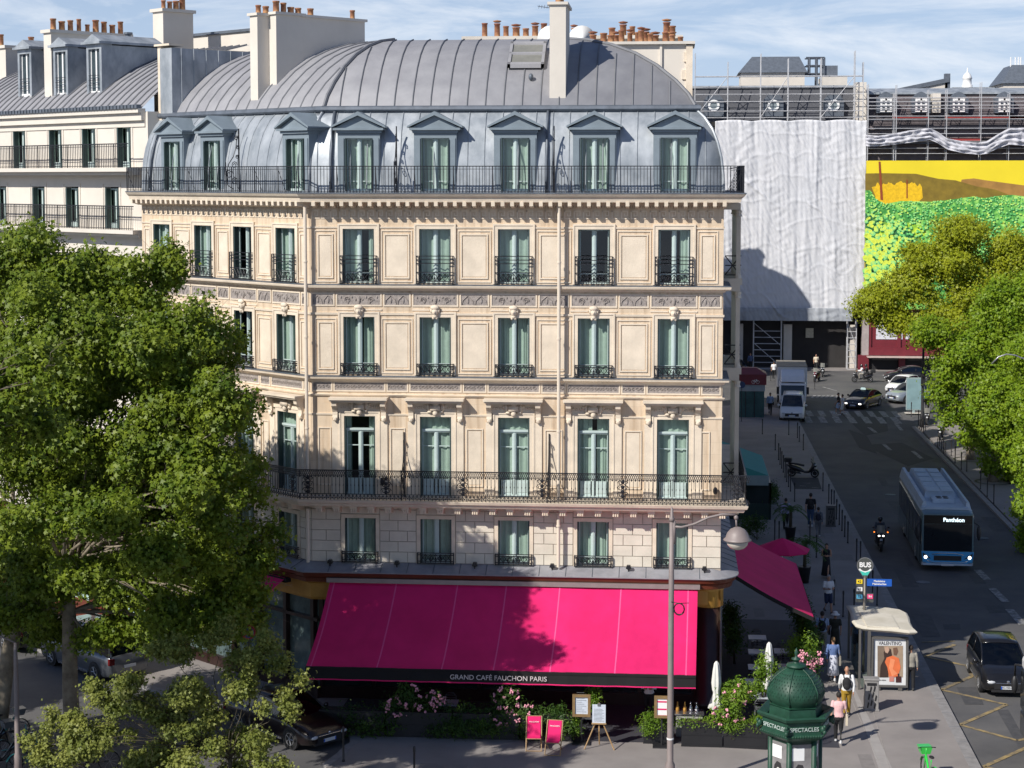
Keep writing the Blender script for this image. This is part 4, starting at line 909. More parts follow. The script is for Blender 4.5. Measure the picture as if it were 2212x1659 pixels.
# sheeting
def sheetgrid(u0, u1, v0, v1, y, fold, nx=190, nz=200, top=None):
    t = MB(); t.smooth = True; a, zt_ = PS(u0, v0, y); b, zb_ = PS(u1, v1, y); rows = []
    for j in range(nz+1):
        s = j/nz; row = []
        for i in range(nx+1):
            q = i/nx; x = a+(b-a)*q; z = zt_+(zb_-zt_)*s
            w1 = noise.noise((x*.5, z*.3, 2)); d = fold*(.55*noise.noise((x*.9, z*.07, 1))+.30*noise.noise((x*3.2+z*.1, z*.25, 5))+.30*noise.noise((x*1.1-z*2.0, z*.9+x*.6, 9))*(.4+w1))
            d += .10*max(0, 1-abs(((q*5.3+.3*sin(q*9)) % 1)-.5)*8)*(.6+w1) + .03*max(0, 1-abs(((z*.45+.5*w1) % 1)-.5)*10)+.10*max(0, 1-abs(((x*.26+z*.21+.3*w1) % 1)-.5)*16)*max(0, noise.noise((x*.3, z*.2, 8))*2+.3)+.06*noise.noise((x*4+z*2, z*.7, 11))
            if top and j == 0: z += top(q)
            row.append((x, y-d, z))
        rows.append(row)
    t.rings(rows, caps=False, closed=False); return t
t = sheetgrid(1545, 1866, 262, 668, YS-.9, .22, top=lambda q: .14*abs(sin(q*13)))
o = obj('scaffold_sheet', t, SHEET); o.modifiers.new('th', 'SOLIDIFY').thickness = .02; tag(o, 'large wrinkled white sheet covering the front of the slate roofed building', 'sheeting')
t = sheetgrid(1545, 1842, 664, 694, YS-1.3, .25, nz=20); o = obj('scaffold_netting', t, NET); o.modifiers.new('th', 'SOLIDIFY').thickness = .02; tag(o, 'grey netting band hanging below the white sheet', 'netting')
# scaffolding
def scaffold(name, label, us, vtop, vbot, vh, y, dy=1.0, diag=True, r=.045):
    t = MB(); xs = [PS(u, 300, y)[0] for u in us]; zt_ = PS(us[0], vtop, y)[1]; zb_ = PS(us[0], vbot, y)[1]
    for i, x in enumerate(xs):
        random.seed(i*3); zx = zt_+random.uniform(-.6, .8)
        for d in (0, dy): t.tube([(x, y+d, max(0, zb_)), (x, y+d, zx)], r, 5)
    for v in vh:
        z = PS(us[0], v, y)[1]; 
        for d in (0, dy): t.tube([(xs[0], y+d, z), (xs[-1], y+d, z)], r*.85, 5)
        for x in xs: t.tube([(x, y, z), (x, y+dy, z)], r*.8, 4)
    if diag:
        zs = [PS(us[0], v, y)[1] for v in vh]
        for i in range(0, len(xs)-1, 2): t.tube([(xs[i], y, zs[-1]), (xs[i+1], y, zs[0])], r*.8, 4)
    return tag(obj(name, t, TUBE), label, 'scaffolding')
us = [R3(x, 0)[0] for x in (50, 265, 480, 660, 875, 1095, 1150)]
scaffold('scaffolding', 'steel tube scaffolding rising above the white sheet in front of the slate roof', us, 128, 668, [R3(0, y)[1] for y in (265, 335, 382, 430, 492, 535)], YS-.6)
for (u0, u1) in ((1636, 1697), (1842, 1861)):
    t = MB(); xs = [PS(u, 0, YS-.6)[0] for u in (u0, u1)]
    for x in xs:
        for d in (0, .9): t.tube([(x, YS-.6+d, 0), (x, YS-.6+d, 5)], .05, 5)
    for v in range(702, 792, 13): z = PS(0, v)[1]; t.tube([(xs[0], YS-.6, z), (xs[1], YS-.6, z)], .04, 4)
    t.tube([(xs[0], YS-.6, 4.6), (xs[1], YS-.6, 2.3)], .035, 4); t.tube([(xs[0], YS-.6, 2.6), (xs[1], YS-.6, .2)], .035, 4)
    tag(obj('scaffold_tower', t, TUBE), 'wider ladder scaffold tower under the grey netting' if u0 < 1700 else 'narrow ladder scaffold tower beside the mauve stone pilaster', 'scaffolding')
# rooftop structures beyond
def rb(x0, y0, x1, y1, yd, depth=6):   # crop-3 rectangle -> box geometry
    a, zt_ = PS(*R3(x0, y0), yd); b, zb_ = PS(*R3(x1, y1), yd); return (a, yd, zb_-3, b, yd+depth, zt_)
def farb(label, boxes, name='far_building', cat='building', mats=RENDER, roofs=()):
    b0 = boxes[0]; t = thing(name, label, cat, (b0[0], b0[1], 0)); m = MB()
    for b in boxes: m.box(b[0], b[1], 0, *b[3:])
    part('wall', m, mats, t)
    m = MB()
    for b, h in roofs: m.rings([[(b[0]-.3, b[1]-.3, b[5]), (b[3]+.3, b[1]-.3, b[5]), (b[3]+.3, b[4]+.3, b[5]), (b[0]-.3, b[4]+.3, b[5])], [(b[0]+1.2, b[1]+1.5, b[5]+h), (b[3]-.5, b[1]+1.5, b[5]+h), (b[3]-.5, b[4]-1, b[5]+h), (b[0]+1.2, b[4]-1, b[5]+h)]])
    if roofs: part('roof', m, ZINCD, t)
    return t
b1 = rb(355, 240, 770, 325, 134); b2 = rb(890, 262, 1050, 330, 133)
fb = farb('low white roof house with grey hipped roof seen over the slate roof', [b1], roofs=[(b1, 1.8)])
farb('weathered concrete rooftop box right of the steel gantry', [b2], mats=RENDS)
m = MB(); x0, z1 = PS(*R3(805, 140), 134); x1, z0 = PS(*R3(900, 245), 134)
for x in (x0, (x0+x1)/2, x1):
    for yy in (134, 136): m.tube([(x, yy, z0-(3 if x != x0 else 0)), (x, yy, z1)], .09, 4)
for z in (z0, (z0+z1)/2, z1):
    for yy in (134, 136): m.tube([(x0-.4, yy, z), (x1, yy, z)], .08, 4)
m.box(x0+1.2, 134.2, z0-6, x0+3, 135.6, (z0+z1)/2); tag(obj('rooftop_gantry', m, ZINCD), 'dark steel cage gantry standing on the roof behind the scaffolding', 'gantry')
# ================================================================= the building with the painted banner
YB = 117.0; PB = lambda u, v, y=YB: PY(u, v, y)
bl = PB(1867, 500)[0]; br = 75; zbt = PB(2040, 347)[1]; zroof = PB(2040, 200, YB+2.5)[1]; zcor = PB(2040, 272, YB+1)[1]
BB = thing('banner_building', 'dark slate roofed building behind the scaffolding and the yellow and green banner', 'building', (bl+8, YB+2, 0))
PLUM = mat('plum_grey_stone', (.17, .145, .15), .9, .25, 1.2)
m = MB(); m.box(bl+.1, YB+1.4, 0, br, YB+14, zcor); m.box(bl+.1, YB+1.1, zcor-.35, br, YB+1.4, zcor)
for v in (300, 322): z = PB(2000, v)[1]; m.box(bl+.1, YB+1.2, z-.1, br, YB+1.4, z+.1)
part('wall', m, [PLUM], BB)
m = MB(); m.rings([[(bl+.1, YB+1.4, zcor), (br, YB+1.4, zcor), (br, YB+14, zcor), (bl+.1, YB+14, zcor)], [(bl+.1, YB+2.8, zroof), (br, YB+2.8, zroof), (br, YB+13, zroof), (bl+.1, YB+13, zroof)]]); part('roof', m, mat('brown_slate', (.085, .072, .078), .75, .3, 6, .2), BB)
m = MB(); m.rings([[(bl, YB+2.6, zroof), (br, YB+2.6, zroof)], [(bl, YB+5, zroof+.55), (br, YB+5, zroof+.55)], [(bl, YB+13, zroof+.7), (br, YB+13, zroof+.7)]], caps=False, closed=False); m.box(bl, YB+2.5, zroof-.15, br, YB+2.7, zroof+.05); part('upper_roof', m, ZINC, BB)
for x0_, x1_ in ((1265, 1340), (1495, 1570), (1740, 1818), (2040, 2115)):
    a, z1 = PB(*R3(x0_, 410), YB+1.5); b, z0 = PB(*R3(x1_, 497), YB+1.5); c = (a+b)/2; w = (b-a)/2
    t = MB(); t.prism([(c-w-.35, z0-.1), (c+w+.35, z0-.1), (c+w+.35, z1), (c+w*.6, z1+.55), (c, z1+.7), (c-w*.6, z1+.55), (c-w-.35, z1)], YB+1.3, YB+3.2, 'y'); d = part('dormer', t, ZINCD, BB)
    t = MB(); yy = YB+1.25; t.box(c-w, yy-.04, z0, c-w+.2, yy+.04, z1); t.box(c+w-.2, yy-.04, z0, c+w, yy+.04, z1); t.box(c-.09, yy-.04, z0, c+.09, yy+.04, z1); t.box(c-w+.2, yy-.04, z1-.2, c+w-.2, yy+.04, z1); t.box(c-w+.2, yy-.04, z0, c+w-.2, yy+.04, z0+.2); t.box(c-w+.2, yy-.03, (z0+z1)/2, c+w-.2, yy+.03, (z0+z1)/2+.08)
    obj('window_frame', t, WHITE, d)
m = MB(); a, z1 = PB(*R3(1610, 395), YB+1); b, z0 = PB(*R3(1662, 500), YB+1); m.box(a, YB+1, z0, b, YB+3.5, z1+.3); m.box(bl-.9, YB+.9, PB(0, 265)[1], bl+.1, YB+4, PB(0, 185)[1]); part('chimney', m, RENDER, BB)
us = [R3(x, 0)[0] for x in (1185, 1355, 1370, 1580, 1700, 1925, 2110, 2330, 2500, 2700)]
sc2 = scaffold('scaffolding', 'pale scaffolding bays with red decks above the yellow and green banner', us, 195, 347, [R3(0, y)[1] for y in (405, 430, 455, 475, 525, 545, 605, 640, 690, 735, 770)], YB-.2, diag=False, r=.04)
t = MB(); RED = mat('red_deck', (.30, .035, .03), .6, .1)
for (x0_, x1_, y_) in ((1355, 1580, 530), (1700, 1925, 530), (1925, 2300, 530), (1700, 1925, 678), (2110, 2500, 530)):
    a, z = PB(*R3(x0_, y_)); b = PB(*R3(x1_, y_))[0]; t.box(a, YB-.15, z-.12, b, YB+.7, z+.08)
for y_ in (548, 640, 700): z = PB(*R3(1300, y_))[1]; t.mi = 1; t.box(bl+.3, YB-.1, z-.05, br, YB+.75, z+.02)
o = obj('deck', t, [RED, ZINCD], None); o.parent = sc2
# crumpled sheet draped along the scaffolding
top = [(1165, 650), (1185, 648), (1250, 655), (1350, 640), (1450, 620), (1585, 603), (1640, 630), (1700, 672), (1800, 690), (1900, 700), (1960, 688), (2020, 650), (2100, 605), (2209, 600), (2300, 610), (2420, 650), (2600, 600)]
bot = [(1165, 720), (1185, 725), (1250, 722), (1350, 712), (1450, 700), (1585, 680), (1640, 705), (1700, 745), (1800, 768), (1900, 778), (1960, 772), (2020, 740), (2100, 712), (2209, 720), (2300, 720), (2420, 740), (2600, 700)]
t = MB(); t.smooth = True; n = 120; rows = []
def itp(P, x):
    for a, b in zip(P, P[1:]):
        if a[0] <= x <= b[0]: return a[1]+(b[1]-a[1])*(x-a[0])/(b[0]-a[0])
for j in range(13):
    row = []
    for i in range(n+1):
        x = 1165+(2600-1165)*i/n; yv = itp(top, x)+(itp(bot, x)-itp(top, x))*j/12
        X, Z = PB(*R3(x, yv)); d = .3*noise.noise((x*.03, j*.35, 1))+.22*noise.noise((x*.01, j*.9+x*.012, 4)); row.append((X, YB-.7-d-.12*sin(j*1.6), Z))
    rows.append(row)
t.rings(rows, caps=False, closed=False); o = obj('draped_sheet', t, mat('draped_plastic', (.50, .50, .54), .6, .2, 1.5, .2)); o.modifiers.new('th', 'SOLIDIFY').thickness = .02; tag(o, 'crumpled white plastic sheet draped in swags above the yellow banner', 'sheeting')
# banner: a flat printed picture (yellow sky, brown hills, green shrubs)
def flat(name, c, em=0, **k): return mat(name, c, .75, k.pop('var', .04), k.pop('scale', 1), **k)
BN = thing('landscape_banner', 'huge banner printed with yellow sky, brown hills and green shrubs hung on the scaffolding', 'banner', (bl, YB-.9, 0))
zb0 = PB(1900, 655)[1]
t = MB(); t.box(bl, YB-.9, zb0, br, YB-.8, zbt); part('banner_ground', t, flat('print_yellow', (.78, .62, .02), var=.06, scale=.25), BN)
def bpoly(name, pts, m, k, extra=None):
    P = [PB(*R3(x, y), YB-.9-.006*k) for x, y in pts]; t = MB(); t.poly([(x, YB-.9-.006*k, z) for x, z in P][::-1]); return part(name, t, m, BN)
bpoly('printed_hill', [(1800, 940), (1880, 932), (1960, 945), (2209, 978), (2700, 985), (2700, 1300), (1700, 1300)], flat('print_brown', (.36, .19, .045), var=.2), 1)
bpoly('printed_hill', [(1168, 900), (1290, 898), (1500, 902), (1580, 920), (1650, 935), (1760, 945), (1900, 985), (2020, 1005), (2110, 1040), (2150, 1300), (1168, 1300)], flat('print_olive', (.22, .15, .015), var=.25), 2)
rn_ = random.Random(2); P = [(1205, 1130), (1235, 1050), (1210, 990)]+[(1228+8.5*i, 962+rn_.uniform(-14, 12)+abs(i-18)*.7) for i in range(36)]+[(1540, 990), (1545, 1060), (1500, 1100), (1350, 1110), (1300, 1150)]
bpoly('printed_bush', P, flat('print_gold', (.78, .48, .008), var=.2, scale=4), 3)
def bushm(name, cd, cm, cl, sc_):
    m = bpy.data.materials.new(name); m.use_nodes = True; nt = m.node_tree; b = nt.nodes['Principled BSDF']; b.inputs['Roughness'].default_value = .75
    tc = N(nt, 'ShaderNodeTexCoord'); vo = N(nt, 'ShaderNodeTexVoronoi'); vo.inputs['Scale'].default_value = sc_; vo.inputs['Randomness'].default_value = .9
    n = N(nt, 'ShaderNodeTexNoise'); n.inputs['Scale'].default_value = .35; n.inputs['Detail'].default_value = 3; r = N(nt, 'ShaderNodeValToRGB'); e = r.color_ramp.elements; e[0].position = .12; e[0].color = (*cl, 1); e[1].position = .75; e[1].color = (*cd, 1); k = e.new(.42); k.color = (*cm, 1)
    ad = N(nt, 'ShaderNodeMath', operation='ADD'); mu = N(nt, 'ShaderNodeMath', operation='MULTIPLY_ADD'); mu.inputs[1].default_value = 1.6; mu.inputs[2].default_value = -.75
    dn = N(nt, 'ShaderNodeTexNoise'); dn.inputs['Scale'].default_value = 1.8; dn.inputs['Detail'].default_value = 5; dv_ = N(nt, 'ShaderNodeMixRGB', blend_type='LINEAR_LIGHT'); dv_.inputs[0].default_value = .55
    for a, b_ in ((tc.outputs['Object'], dn.inputs[0]), (tc.outputs['Object'], dv_.inputs[1]), (dn.outputs[1], dv_.inputs[2]), (dv_.outputs[0], vo.inputs[0]), (tc.outputs['Object'], n.inputs[0]), (n.outputs[0], mu.inputs[0]), (mu.outputs[0], ad.inputs[0]), (vo.outputs['Distance'], ad.inputs[1]), (ad.outputs[0], r.inputs[0]), (r.outputs[0], b.inputs[0])): nt.links.new(a, b_)
    return m
K1 = [(1168, 1150), (1168, 1010), (1200, 1010), (1240, 1070), (1300, 1100), (1400, 1080), (1600, 1085), (1700, 1075), (1880, 1050), (1950, 1062), (2050, 1045), (2130, 1040), (2209, 1050), (2700, 1060), (2700, 1790), (1168, 1790)]
bpoly('printed_shrubs', K1, bushm('print_green_small', (.05, .27, .05), (.22, .58, .10), (.52, .78, .18), 1.5), 4)
K2 = [(1168, 1160)]+[(1190+45*i, 1165+12*(i % 2)+i*9) for i in range(9)]+[(1560, 1300), (1480, 1400), (1420, 1790), (1168, 1790)]
bpoly('printed_shrubs', K2, bushm('print_green_large', (.03, .17, .06), (.32, .60, .03), (.68, .82, .05), .85), 5)
bpoly('printed_trunk', [(1255, 822), (1268, 822), (1285, 1075), (1268, 1072)], flat('print_rust', (.28, .055, .015), var=.1), 6)
bpoly('printed_trunk', [(1438, 940), (1446, 940), (1446, 1062), (1438, 1062)], MATS['print_rust'], 6)
bpoly('printed_trunk', [(1168, 1370), (1330, 1370), (1400, 1440), (1350, 1790), (1168, 1790)], bushm('print_dark_thicket', (.008, .03, .02), (.02, .09, .05), (.30, .50, .06), 1.4), 7)
def edge(x): return itp([(1165, 1010), (1200, 1010), (1240, 1070), (1300, 1100), (1400, 1080), (1600, 1085), (1700, 1075), (1880, 1050), (1950, 1062), (2050, 1045), (2209, 1050), (2700, 1060)], x)
rn_ = random.Random(9); GM = [flat('print_shrub_%s' % n_, c_, var=.12, scale=3) for n_, c_ in (('deep', (.03, .22, .06)), ('mid', (.10, .50, .12)), ('mint', (.26, .68, .22)), ('lime', (.50, .78, .16)), ('yellow', (.68, .80, .08)))]
t = MB(); items = []
for _ in range(2300):
    x = rn_.uniform(1170, 2640); y = rn_.uniform(0, 1)**1.3*620+edge(x)
    if y > 1650: continue
    near = max(0, 1-(x-1165)/330)*min(1, max(0, (y-1120)/200)); items.append((y, x, 5+(y-1040)*.012+16*near*rn_.uniform(.5, 1), near))
for k, (y, x, r_, near) in enumerate(sorted(items)):
    e = YB-.955-k*.00006; tone = rn_.choice((1, 2, 2, 3)) if near < .3 else rn_.choice((3, 4, 4, 2))
    for dx, dy, q, ti in ((r_*.25, r_*.45, 1.0, 0), (0, 0, .92, tone), (-r_*.2, -r_*.25, .45, min(4, tone+1))):
        t.mi = ti; X, Z = PB(*R3(x+dx, y+dy), e); w_ = r_*q*.0153*1.0; t.poly([(X+w_*cos(a)*(1+.12*sin(a*5+k)), e-.00002*ti, Z+w_*.85*sin(a)*(1+.12*sin(a*5+k))) for a in [2*pi*i/9 for i in range(9)]]); e -= .000015
part('printed_shrub_pattern', t, GM, BN)
# burgundy shopfront beneath
BUR = mat('burgundy_paint', (.16, .018, .028), .5, .12, 3); LIT = mat('window_blind', (.62, .62, .68), .8, .05, 1); PIL = mat('mauve_stone', (.36, .31, .30), .85, .15, 2)
m = MB(); x0, z1 = PB(1888, 662, YB+.6); z0 = PB(0, 700)[1]
m.box(bl, YB+.3, PB(0, 775)[1], PB(1889, 0)[0], YB+1.4, PB(0, 655)[1]); part('pilaster', m, PIL, BB)
m = MB(); A = PB(1889, 0)[0]; m.box(A, YB+.5, PB(0, 752)[1], 60, YB+1.4, PB(0, 655)[1]); m.box(A, YB+.2, PB(0, 752)[1], 60, YB+.5, PB(0, 736)[1]); m.box(A, YB+.35, PB(0, 685)[1], 60, YB+.5, PB(0, 668)[1])
for u in (1866, 1956, 2050): a = PB(u, 0)[0]; m.box(a, YB+.2, 0, a+(1.05 if u < 1900 else .6), YB+.6, PB(0, 752)[1])
for u in (1889, 1954, 2012): a = PB(u, 0)[0]; m.box(a-.1, YB+.35, PB(0, 742)[1], a+.25, YB+.52, PB(0, 655)[1])
sh_ = part('shopfront', m, BUR, BB)
m = MB(); 
for (u0, u1) in ((1894, 1951), (1958, 2010), (2016, 2070)): a, z1 = PB(u0, 697); b, z0 = PB(u1, 734); m.box(a, YB+.44, z0, b, YB+.49, z1)
obj('window', m, LIT, sh_, loc=None)
m = MB(); m.box(A, YB+.62, 0, 60, YB+.7, PB(0, 752)[1]); m.mi = 1; m.box(A-.2, YB-.9, PB(0, 755)[1], 60, YB+.2, PB(0, 753)[1]); obj('shop_opening', m, [DARK, mat('cream_awning', (.5, .4, .36), .8)], sh_)
# far skyline
a, z0 = PS(*R3(1390, 375), 150); b, z1 = PS(*R3(1708, 300), 150)
t = thing('gable_house', 'white gable wall with a sloping dark roof edge behind the banner building', 'building', (a, 150, 0))
m = MB(); m.prism([(a, 0), (b, 0), (b, z1), (a, z0)], 150, 156, 'y'); part('wall', m, RENDER, t); m = MB(); m.prism([(a-.5, z0), (b+.2, z1), (b+.2, z1+.5), (a-.5, z0+.5)], 149.8, 156.2, 'y'); m.box(b-.3, 150, z1-3, b+.3, 151, PS(*R3(1705, 245), 150)[1]); part('roof', m, ZINCD, t)
x, z = PS(*R3(1836, 320), 240); w = PS(*R3(1868, 320), 240)[0]-x
t = thing('dome_lantern', 'small white domed lantern tower on the skyline', 'tower', (x, 240, 0)); m = MB(); m.smooth = True; zt_ = PS(*R3(1836, 235), 240)[1]; h = zt_-z
m.lathe([(w*1.1, -z+.1), (w*1.1, 0), (w*.9, .05), (w*.9, h*.45), (w*1.05, h*.5), (w*.95, h*.6), (w*.7, h*.82), (w*.3, h*.95), (.12, h), (.06, h*1.35)], 14, (0, 0, z)); obj('tower_body', m, WHITE, t)
b1 = rb(2075, 310, 2330, 380, 150, 8); t = farb('grey roofed penthouse on the right of the skyline', [b1], roofs=[(b1, 2.2)])
m = MB()
for x in (2120, 2150, 2170, 2185): a, z = PS(*R3(x, 262), 152); m.tube([(a, 152, z-1), (a, 152, z+2.2)], .08, 5)
part('antenna', m, WHITE, t)
b1 = rb(1180, 372, 1290, 385, 140, 4); b2 = rb(1300, 352, 1352, 385, 140, 4); farb('low white rooftop units beside the sloping gable', [b1, b2], name='rooftop_unit', cat='rooftop unit')
b1 = rb(1740, 335, 2060, 375, 155, 8); farb('low terrace roof with planting below the domed lantern', [b1], mats=ZINC)
# building across the side street whose roof throws its shadow on the sheeting
k = .894; x7 = PS(1770, 700)[0]; x6 = PS(1707, 625)[0]
t = thing('corner_block', 'stone block hidden behind the corner building, throwing its chimney shadow on the white sheet', 'building', (-20, 100, 0))
pf = [PS(*p) for p in ((1770, 700), (1768, 677), (1747, 645), (1707, 625), (1668, 611), (1590, 598), (1400, 590))]
pr = [(x-k*17, z+1.048*17) for x, z in pf]; pr = [(pr[0][0], 0)]+pr+[(pr[-1][0]-10, pr[-1][1]), (pr[-1][0]-10, 0)]
m = MB(); m.prism(pr, YS-17, YS-16, 'y'); m.box(pr[-1][0], YS-16, 0, pr[0][0]-1, YS-8, 15); part('wall', m, STONE2, t)
a, z1 = PS(1611, 569); b = PS(1668, 569)[0]; m = MB(); m.box(a-k*17, YS-17, 20, b-k*17-.1, YS-16.6, z1+1.048*17); m.box(a-k*17-.15, YS-17.1, z1+1.048*17-.3, b-k*17, YS-16.5, z1+1.048*17); part('chimney', m, RENDER, t)
# ================================================================= vehicles
TYRE = mat('tyre_rubber', (.018, .018, .018), .8, .1); RIM = mat('alloy_rim', (.42, .42, .43), .35, .05, metal=.7); CHROME = mat('chrome', (.6, .6, .62), .2, 0, metal=.9)
LAMPG = mat('lamp_lens', (.55, .57, .60), .1, .1, 20); LAMPON = mat('lit_headlamp', (1, .97, .9), .3, 0, emit=2.5); AMBER = mat('lit_indicator', (1, .22, .02), .3, 0, emit=2.5); REDL = mat('tail_lens', (.13, .008, .008), .2, .1)
BLK = mat('black_plastic', (.018, .018, .020), .5, .1); PLATE = mat('number_plate', (.62, .64, .66), .5, 0)
def paint(name, c, metal=.2, rough=.28): return mat(name, c, rough, .03, 2, metal=metal, coat=.6)
def wheel(parent, x, y, r, w=.21, s=1):
    t = MB(); t.smooth = True
    prof = [(r*.62, -w/2), (r*.93, -w/2), (r, -w*.35), (r, w*.35), (r*.93, w/2), (r*.62, w/2)]
    t.rings([[(a*cos(q), b, a*sin(q)) for q in [2*pi*k/20 for k in range(20)]] for a, b in prof], caps=True)
    o = obj('wheel', t, TYRE, parent, (x, y, r))
    g = MB(); g.rings([[(a*cos(q), b*s, a*sin(q)) for q in [2*pi*k/20 for k in range(20)]] for a, b in ((r*.64, w*.4), (r*.64, w*.53), (r*.58, w*.53), (r*.56, w*.3), (r*.02, w*.3))], caps=False)
    for k in range(5):
        q = 2*pi*k/5; g.tube([(0, s*w*.48, 0), (r*.57*cos(q), s*w*.48, r*.57*sin(q))], r*.07, 4)
    g.ball((0, s*w*.46, 0), (r*.13, .03, r*.13), 6, 4); obj('rim', g, RIM, o); return o
def lerp(P, x):
    if x <= P[0][0]: return P[0][1]
    for a, b in zip(P, P[1:]):
        if x <= b[0]: t = (x-a[0])/(b[0]-a[0]); t = t*t*(3-2*t)*.5+t*.5; return a[1]+(b[1]-a[1])*t
    return P[-1][1]
def car(name, label, cat, pos, rz, L_, W_, H_, col, top, belt, gh, wx, wr=.32, z0=.2, width=None, lit=False, tail=False, side='glass', roofcol=None, group=None, plate=None, wr_=.74, nose=.80, grille=(.30, .55)):
    """top: hull top height against x; belt: side shoulder height; gh: greenhouse (rear base, rear roof, front roof, front base)"""
    t = thing(name, label, cat, (*pos, RZ), rz, group); h = W_/2; n = 34
    b = MB(); b.smooth = True; rs = []
    for i in range(n+1):
        x = -L_/2+L_*(.5-.5*cos(pi*i/n)); e = min(1, (L_/2-abs(x))/.55); w = h*(nose+(1-nose)*sqrt(max(0, 1-(1-e)**2))); zb = z0+.10*(1-e)**2
        zt = lerp(top, x); zs = min(lerp(belt, x), zt-.02)
        half = [(w*.82, zb), (w*.95, zb+.03), (w*.985, zb+.14), (w, zb+(zs-zb)*.5), (w*.985, zs-.10), (w*.95, zs), (w*.86, zs+(zt-zs)*.8), (w*.5, zt+.01)]
        rs.append([(x, y, z) for y, z in half]+[(x, -y, z) for y, z in half[::-1]])
    b.rings(rs); body = obj('body', b, col, t)
    xr0, xr1, xf1, xf0 = gh; wb = h*.90; wt = h*wr_; zb_ = lerp(belt, 0)-.02; zr = H_
    X = [xr0, xr0+(xr1-xr0)*.5, xr1]+[xr1+(xf1-xr1)*q for q in (.25, .5, .75)]+[xf1, xf1+(xf0-xf1)*.5, xf0]
    Z = [lerp(top, xr0)-.03, 0, zr-.06, zr-.015, zr, zr-.01, zr-.05, 0, lerp(top, xf0)-.03]; Z[1] = (Z[0]+Z[2])*.5+.06; Z[7] = (Z[6]+Z[8])*.5+.06
    def wid(i): f = (Z[i]-zb_)/(zr-zb_); return wb+(wt-wb)*max(0, f)
    P = [[(X[i], s*wid(i), Z[i]) for s in (-1, -.5, 0, .5, 1)] for i in range(9)]
    for r_ in P:
        for k in (1, 2, 3): r_[k] = (r_[k][0]+(.05 if r_[2][0] > (xf1+.01) else 0)*(1-abs(k-2)*.5), r_[k][1], r_[k][2]+(.035 if k == 2 else .025))
    g = MB(); g.smooth = True
    g.rings(P[6:9], caps=False, closed=False); obj('windscreen', g, GLASSD, body if False else t)
    g = MB(); g.smooth = True; g.rings(P[0:3], caps=False, closed=False); obj('rear_window', g, GLASSD if side == 'glass' or tail else col, t)
    g = MB(); g.smooth = True; g.rings(P[2:7], caps=False, closed=False)
    o = obj('roof', g, roofcol or col, t); o.modifiers.new('th', 'SOLIDIFY').thickness = .03
    for s in (0, 4):
        g = MB(); g.smooth = False; pts = [P[i][s] for i in range(9)]; sg = -1 if s == 0 else 1
        base = [(x, sg*wb, zb_) for x in X]
        for i in range(8): g.poly([base[i], base[i+1], pts[i+1], pts[i]])
        obj('side_window', g, GLASSD if side == 'glass' else col, t)
        pl = MB(); pl.smooth = True; pl.tube(pts, .035, 5)
        for q in ((.42,) if L_ < 4.8 else (.3, .65)):
            x = xr1+(xf1-xr1)*q; pl.tube([(x, sg*(wb+.003), zb_), (x-.03, sg*wt, zr-.05)], .03, 4)
        if side == 'cab':
            k_ = xf1-.75; g2 = MB(); zq = zb_+.04
            yy = lambda z: sg*(wb+(wt-wb)*(z-zb_)/(zr-zb_)+.006)
            z1 = zr-.25; g2.poly([(k_, yy(zq), zq), (xf0-.15, yy(zq), zq), (xf1+.1, yy(z1), z1), (k_, yy(z1), z1)]); obj('side_window', g2, GLASSD, t)
        obj('pillar', pl, col, t)
        m = MB(); m.smooth = True; m.ball((xf0-.28, sg*(h+.09), zb_+.12), (.07, .11, .085), 8, 6); m.tube([(xf0-.28, sg*wb, zb_+.06), (xf0-.28, sg*(h+.05), zb_+.1)], .02, 4); obj('mirror', m, col if col != WHITE else BLK, t)
    for x in wx:
        for s in (-1, 1):
            a = MB(); a.rings([[(x+wr*1.17*cos(q), s*(h*.90), wr*1.02+wr*1.17*sin(q)) for q in [2*pi*k/20 for k in range(20)]], [(x+wr*1.17*cos(q), s*(h+.004), wr*1.02+wr*1.17*sin(q)) for q in [2*pi*k/20 for k in range(20)]]]); obj('wheel_arch', a, BLK, t)
            wheel(t, x, s*(h-.085), wr, s=s)
    # front and rear fittings
    zt = lerp(top, L_/2-.1); f = L_/2
    for s in (-1, 1):
        m = MB(); m.smooth = True; yc = s*h*.66; m.rings([[(f-.02-.30*q**1.4, s*h*(.42+.50*q), zt-.20-.01*q+zz*(.06+.03*q)) for zz in (-1, 1)] for q in (0, .35, .7, 1)], caps=False, closed=False)
        m.ball((f-.08, yc, zt-.15), (.13, .19, .085), 8, 6); obj('headlight', m, LAMPON if lit else LAMPG, t)
        m = MB(); m.box(-f-.012 if not tail else -f-.02, min(s*h*.70, s*h*.93), lerp(belt, -f+.1)-.26, -f+.1, max(s*h*.70, s*h*.93), lerp(belt, -f+.1)-.02); obj('tail_light', m, REDL, t)
    m = MB(); m.box(f-.10, -h*.55, grille[0], f+.012, h*.55, grille[1]); m.box(f-.1, -h*.66, z0+.02, f+.010, h*.66, z0+.12); obj('grille', m, BLK, t)
    m = MB(); m.tube([(f+.016, -h*.5, grille[1]-.02), (f+.016, h*.5, grille[1]-.02)], .012, 4); m.ball((f+.02, 0, grille[1]+.04), (.02, .06, .05), 8, 5); obj('badge', m, CHROME, t)
    m = MB(); m.box(f+.01, -.26, grille[0]+.0, f+.03, .26, grille[0]+.11); m.box(-f-.03, -.26, z0+.35, -f-.005, .26, z0+.46); p_ = obj('number_plate', m, PLATE, t)
    if plate:
        if not tail: text('lettering', plate, .10, BLK, p_, (f+.032, 0, grille[0]+.055), (R(90), 0, R(90)))
        m = MB()
        for s in (-1, 1): m.box(f+.012, min(s*.26, s*.215), grille[0]+.004, f+.0325, max(s*.26, s*.215), grille[0]+.106)
        obj('plate_band', m, mat('plate_blue', (.02, .10, .55), .5, 0), p_)
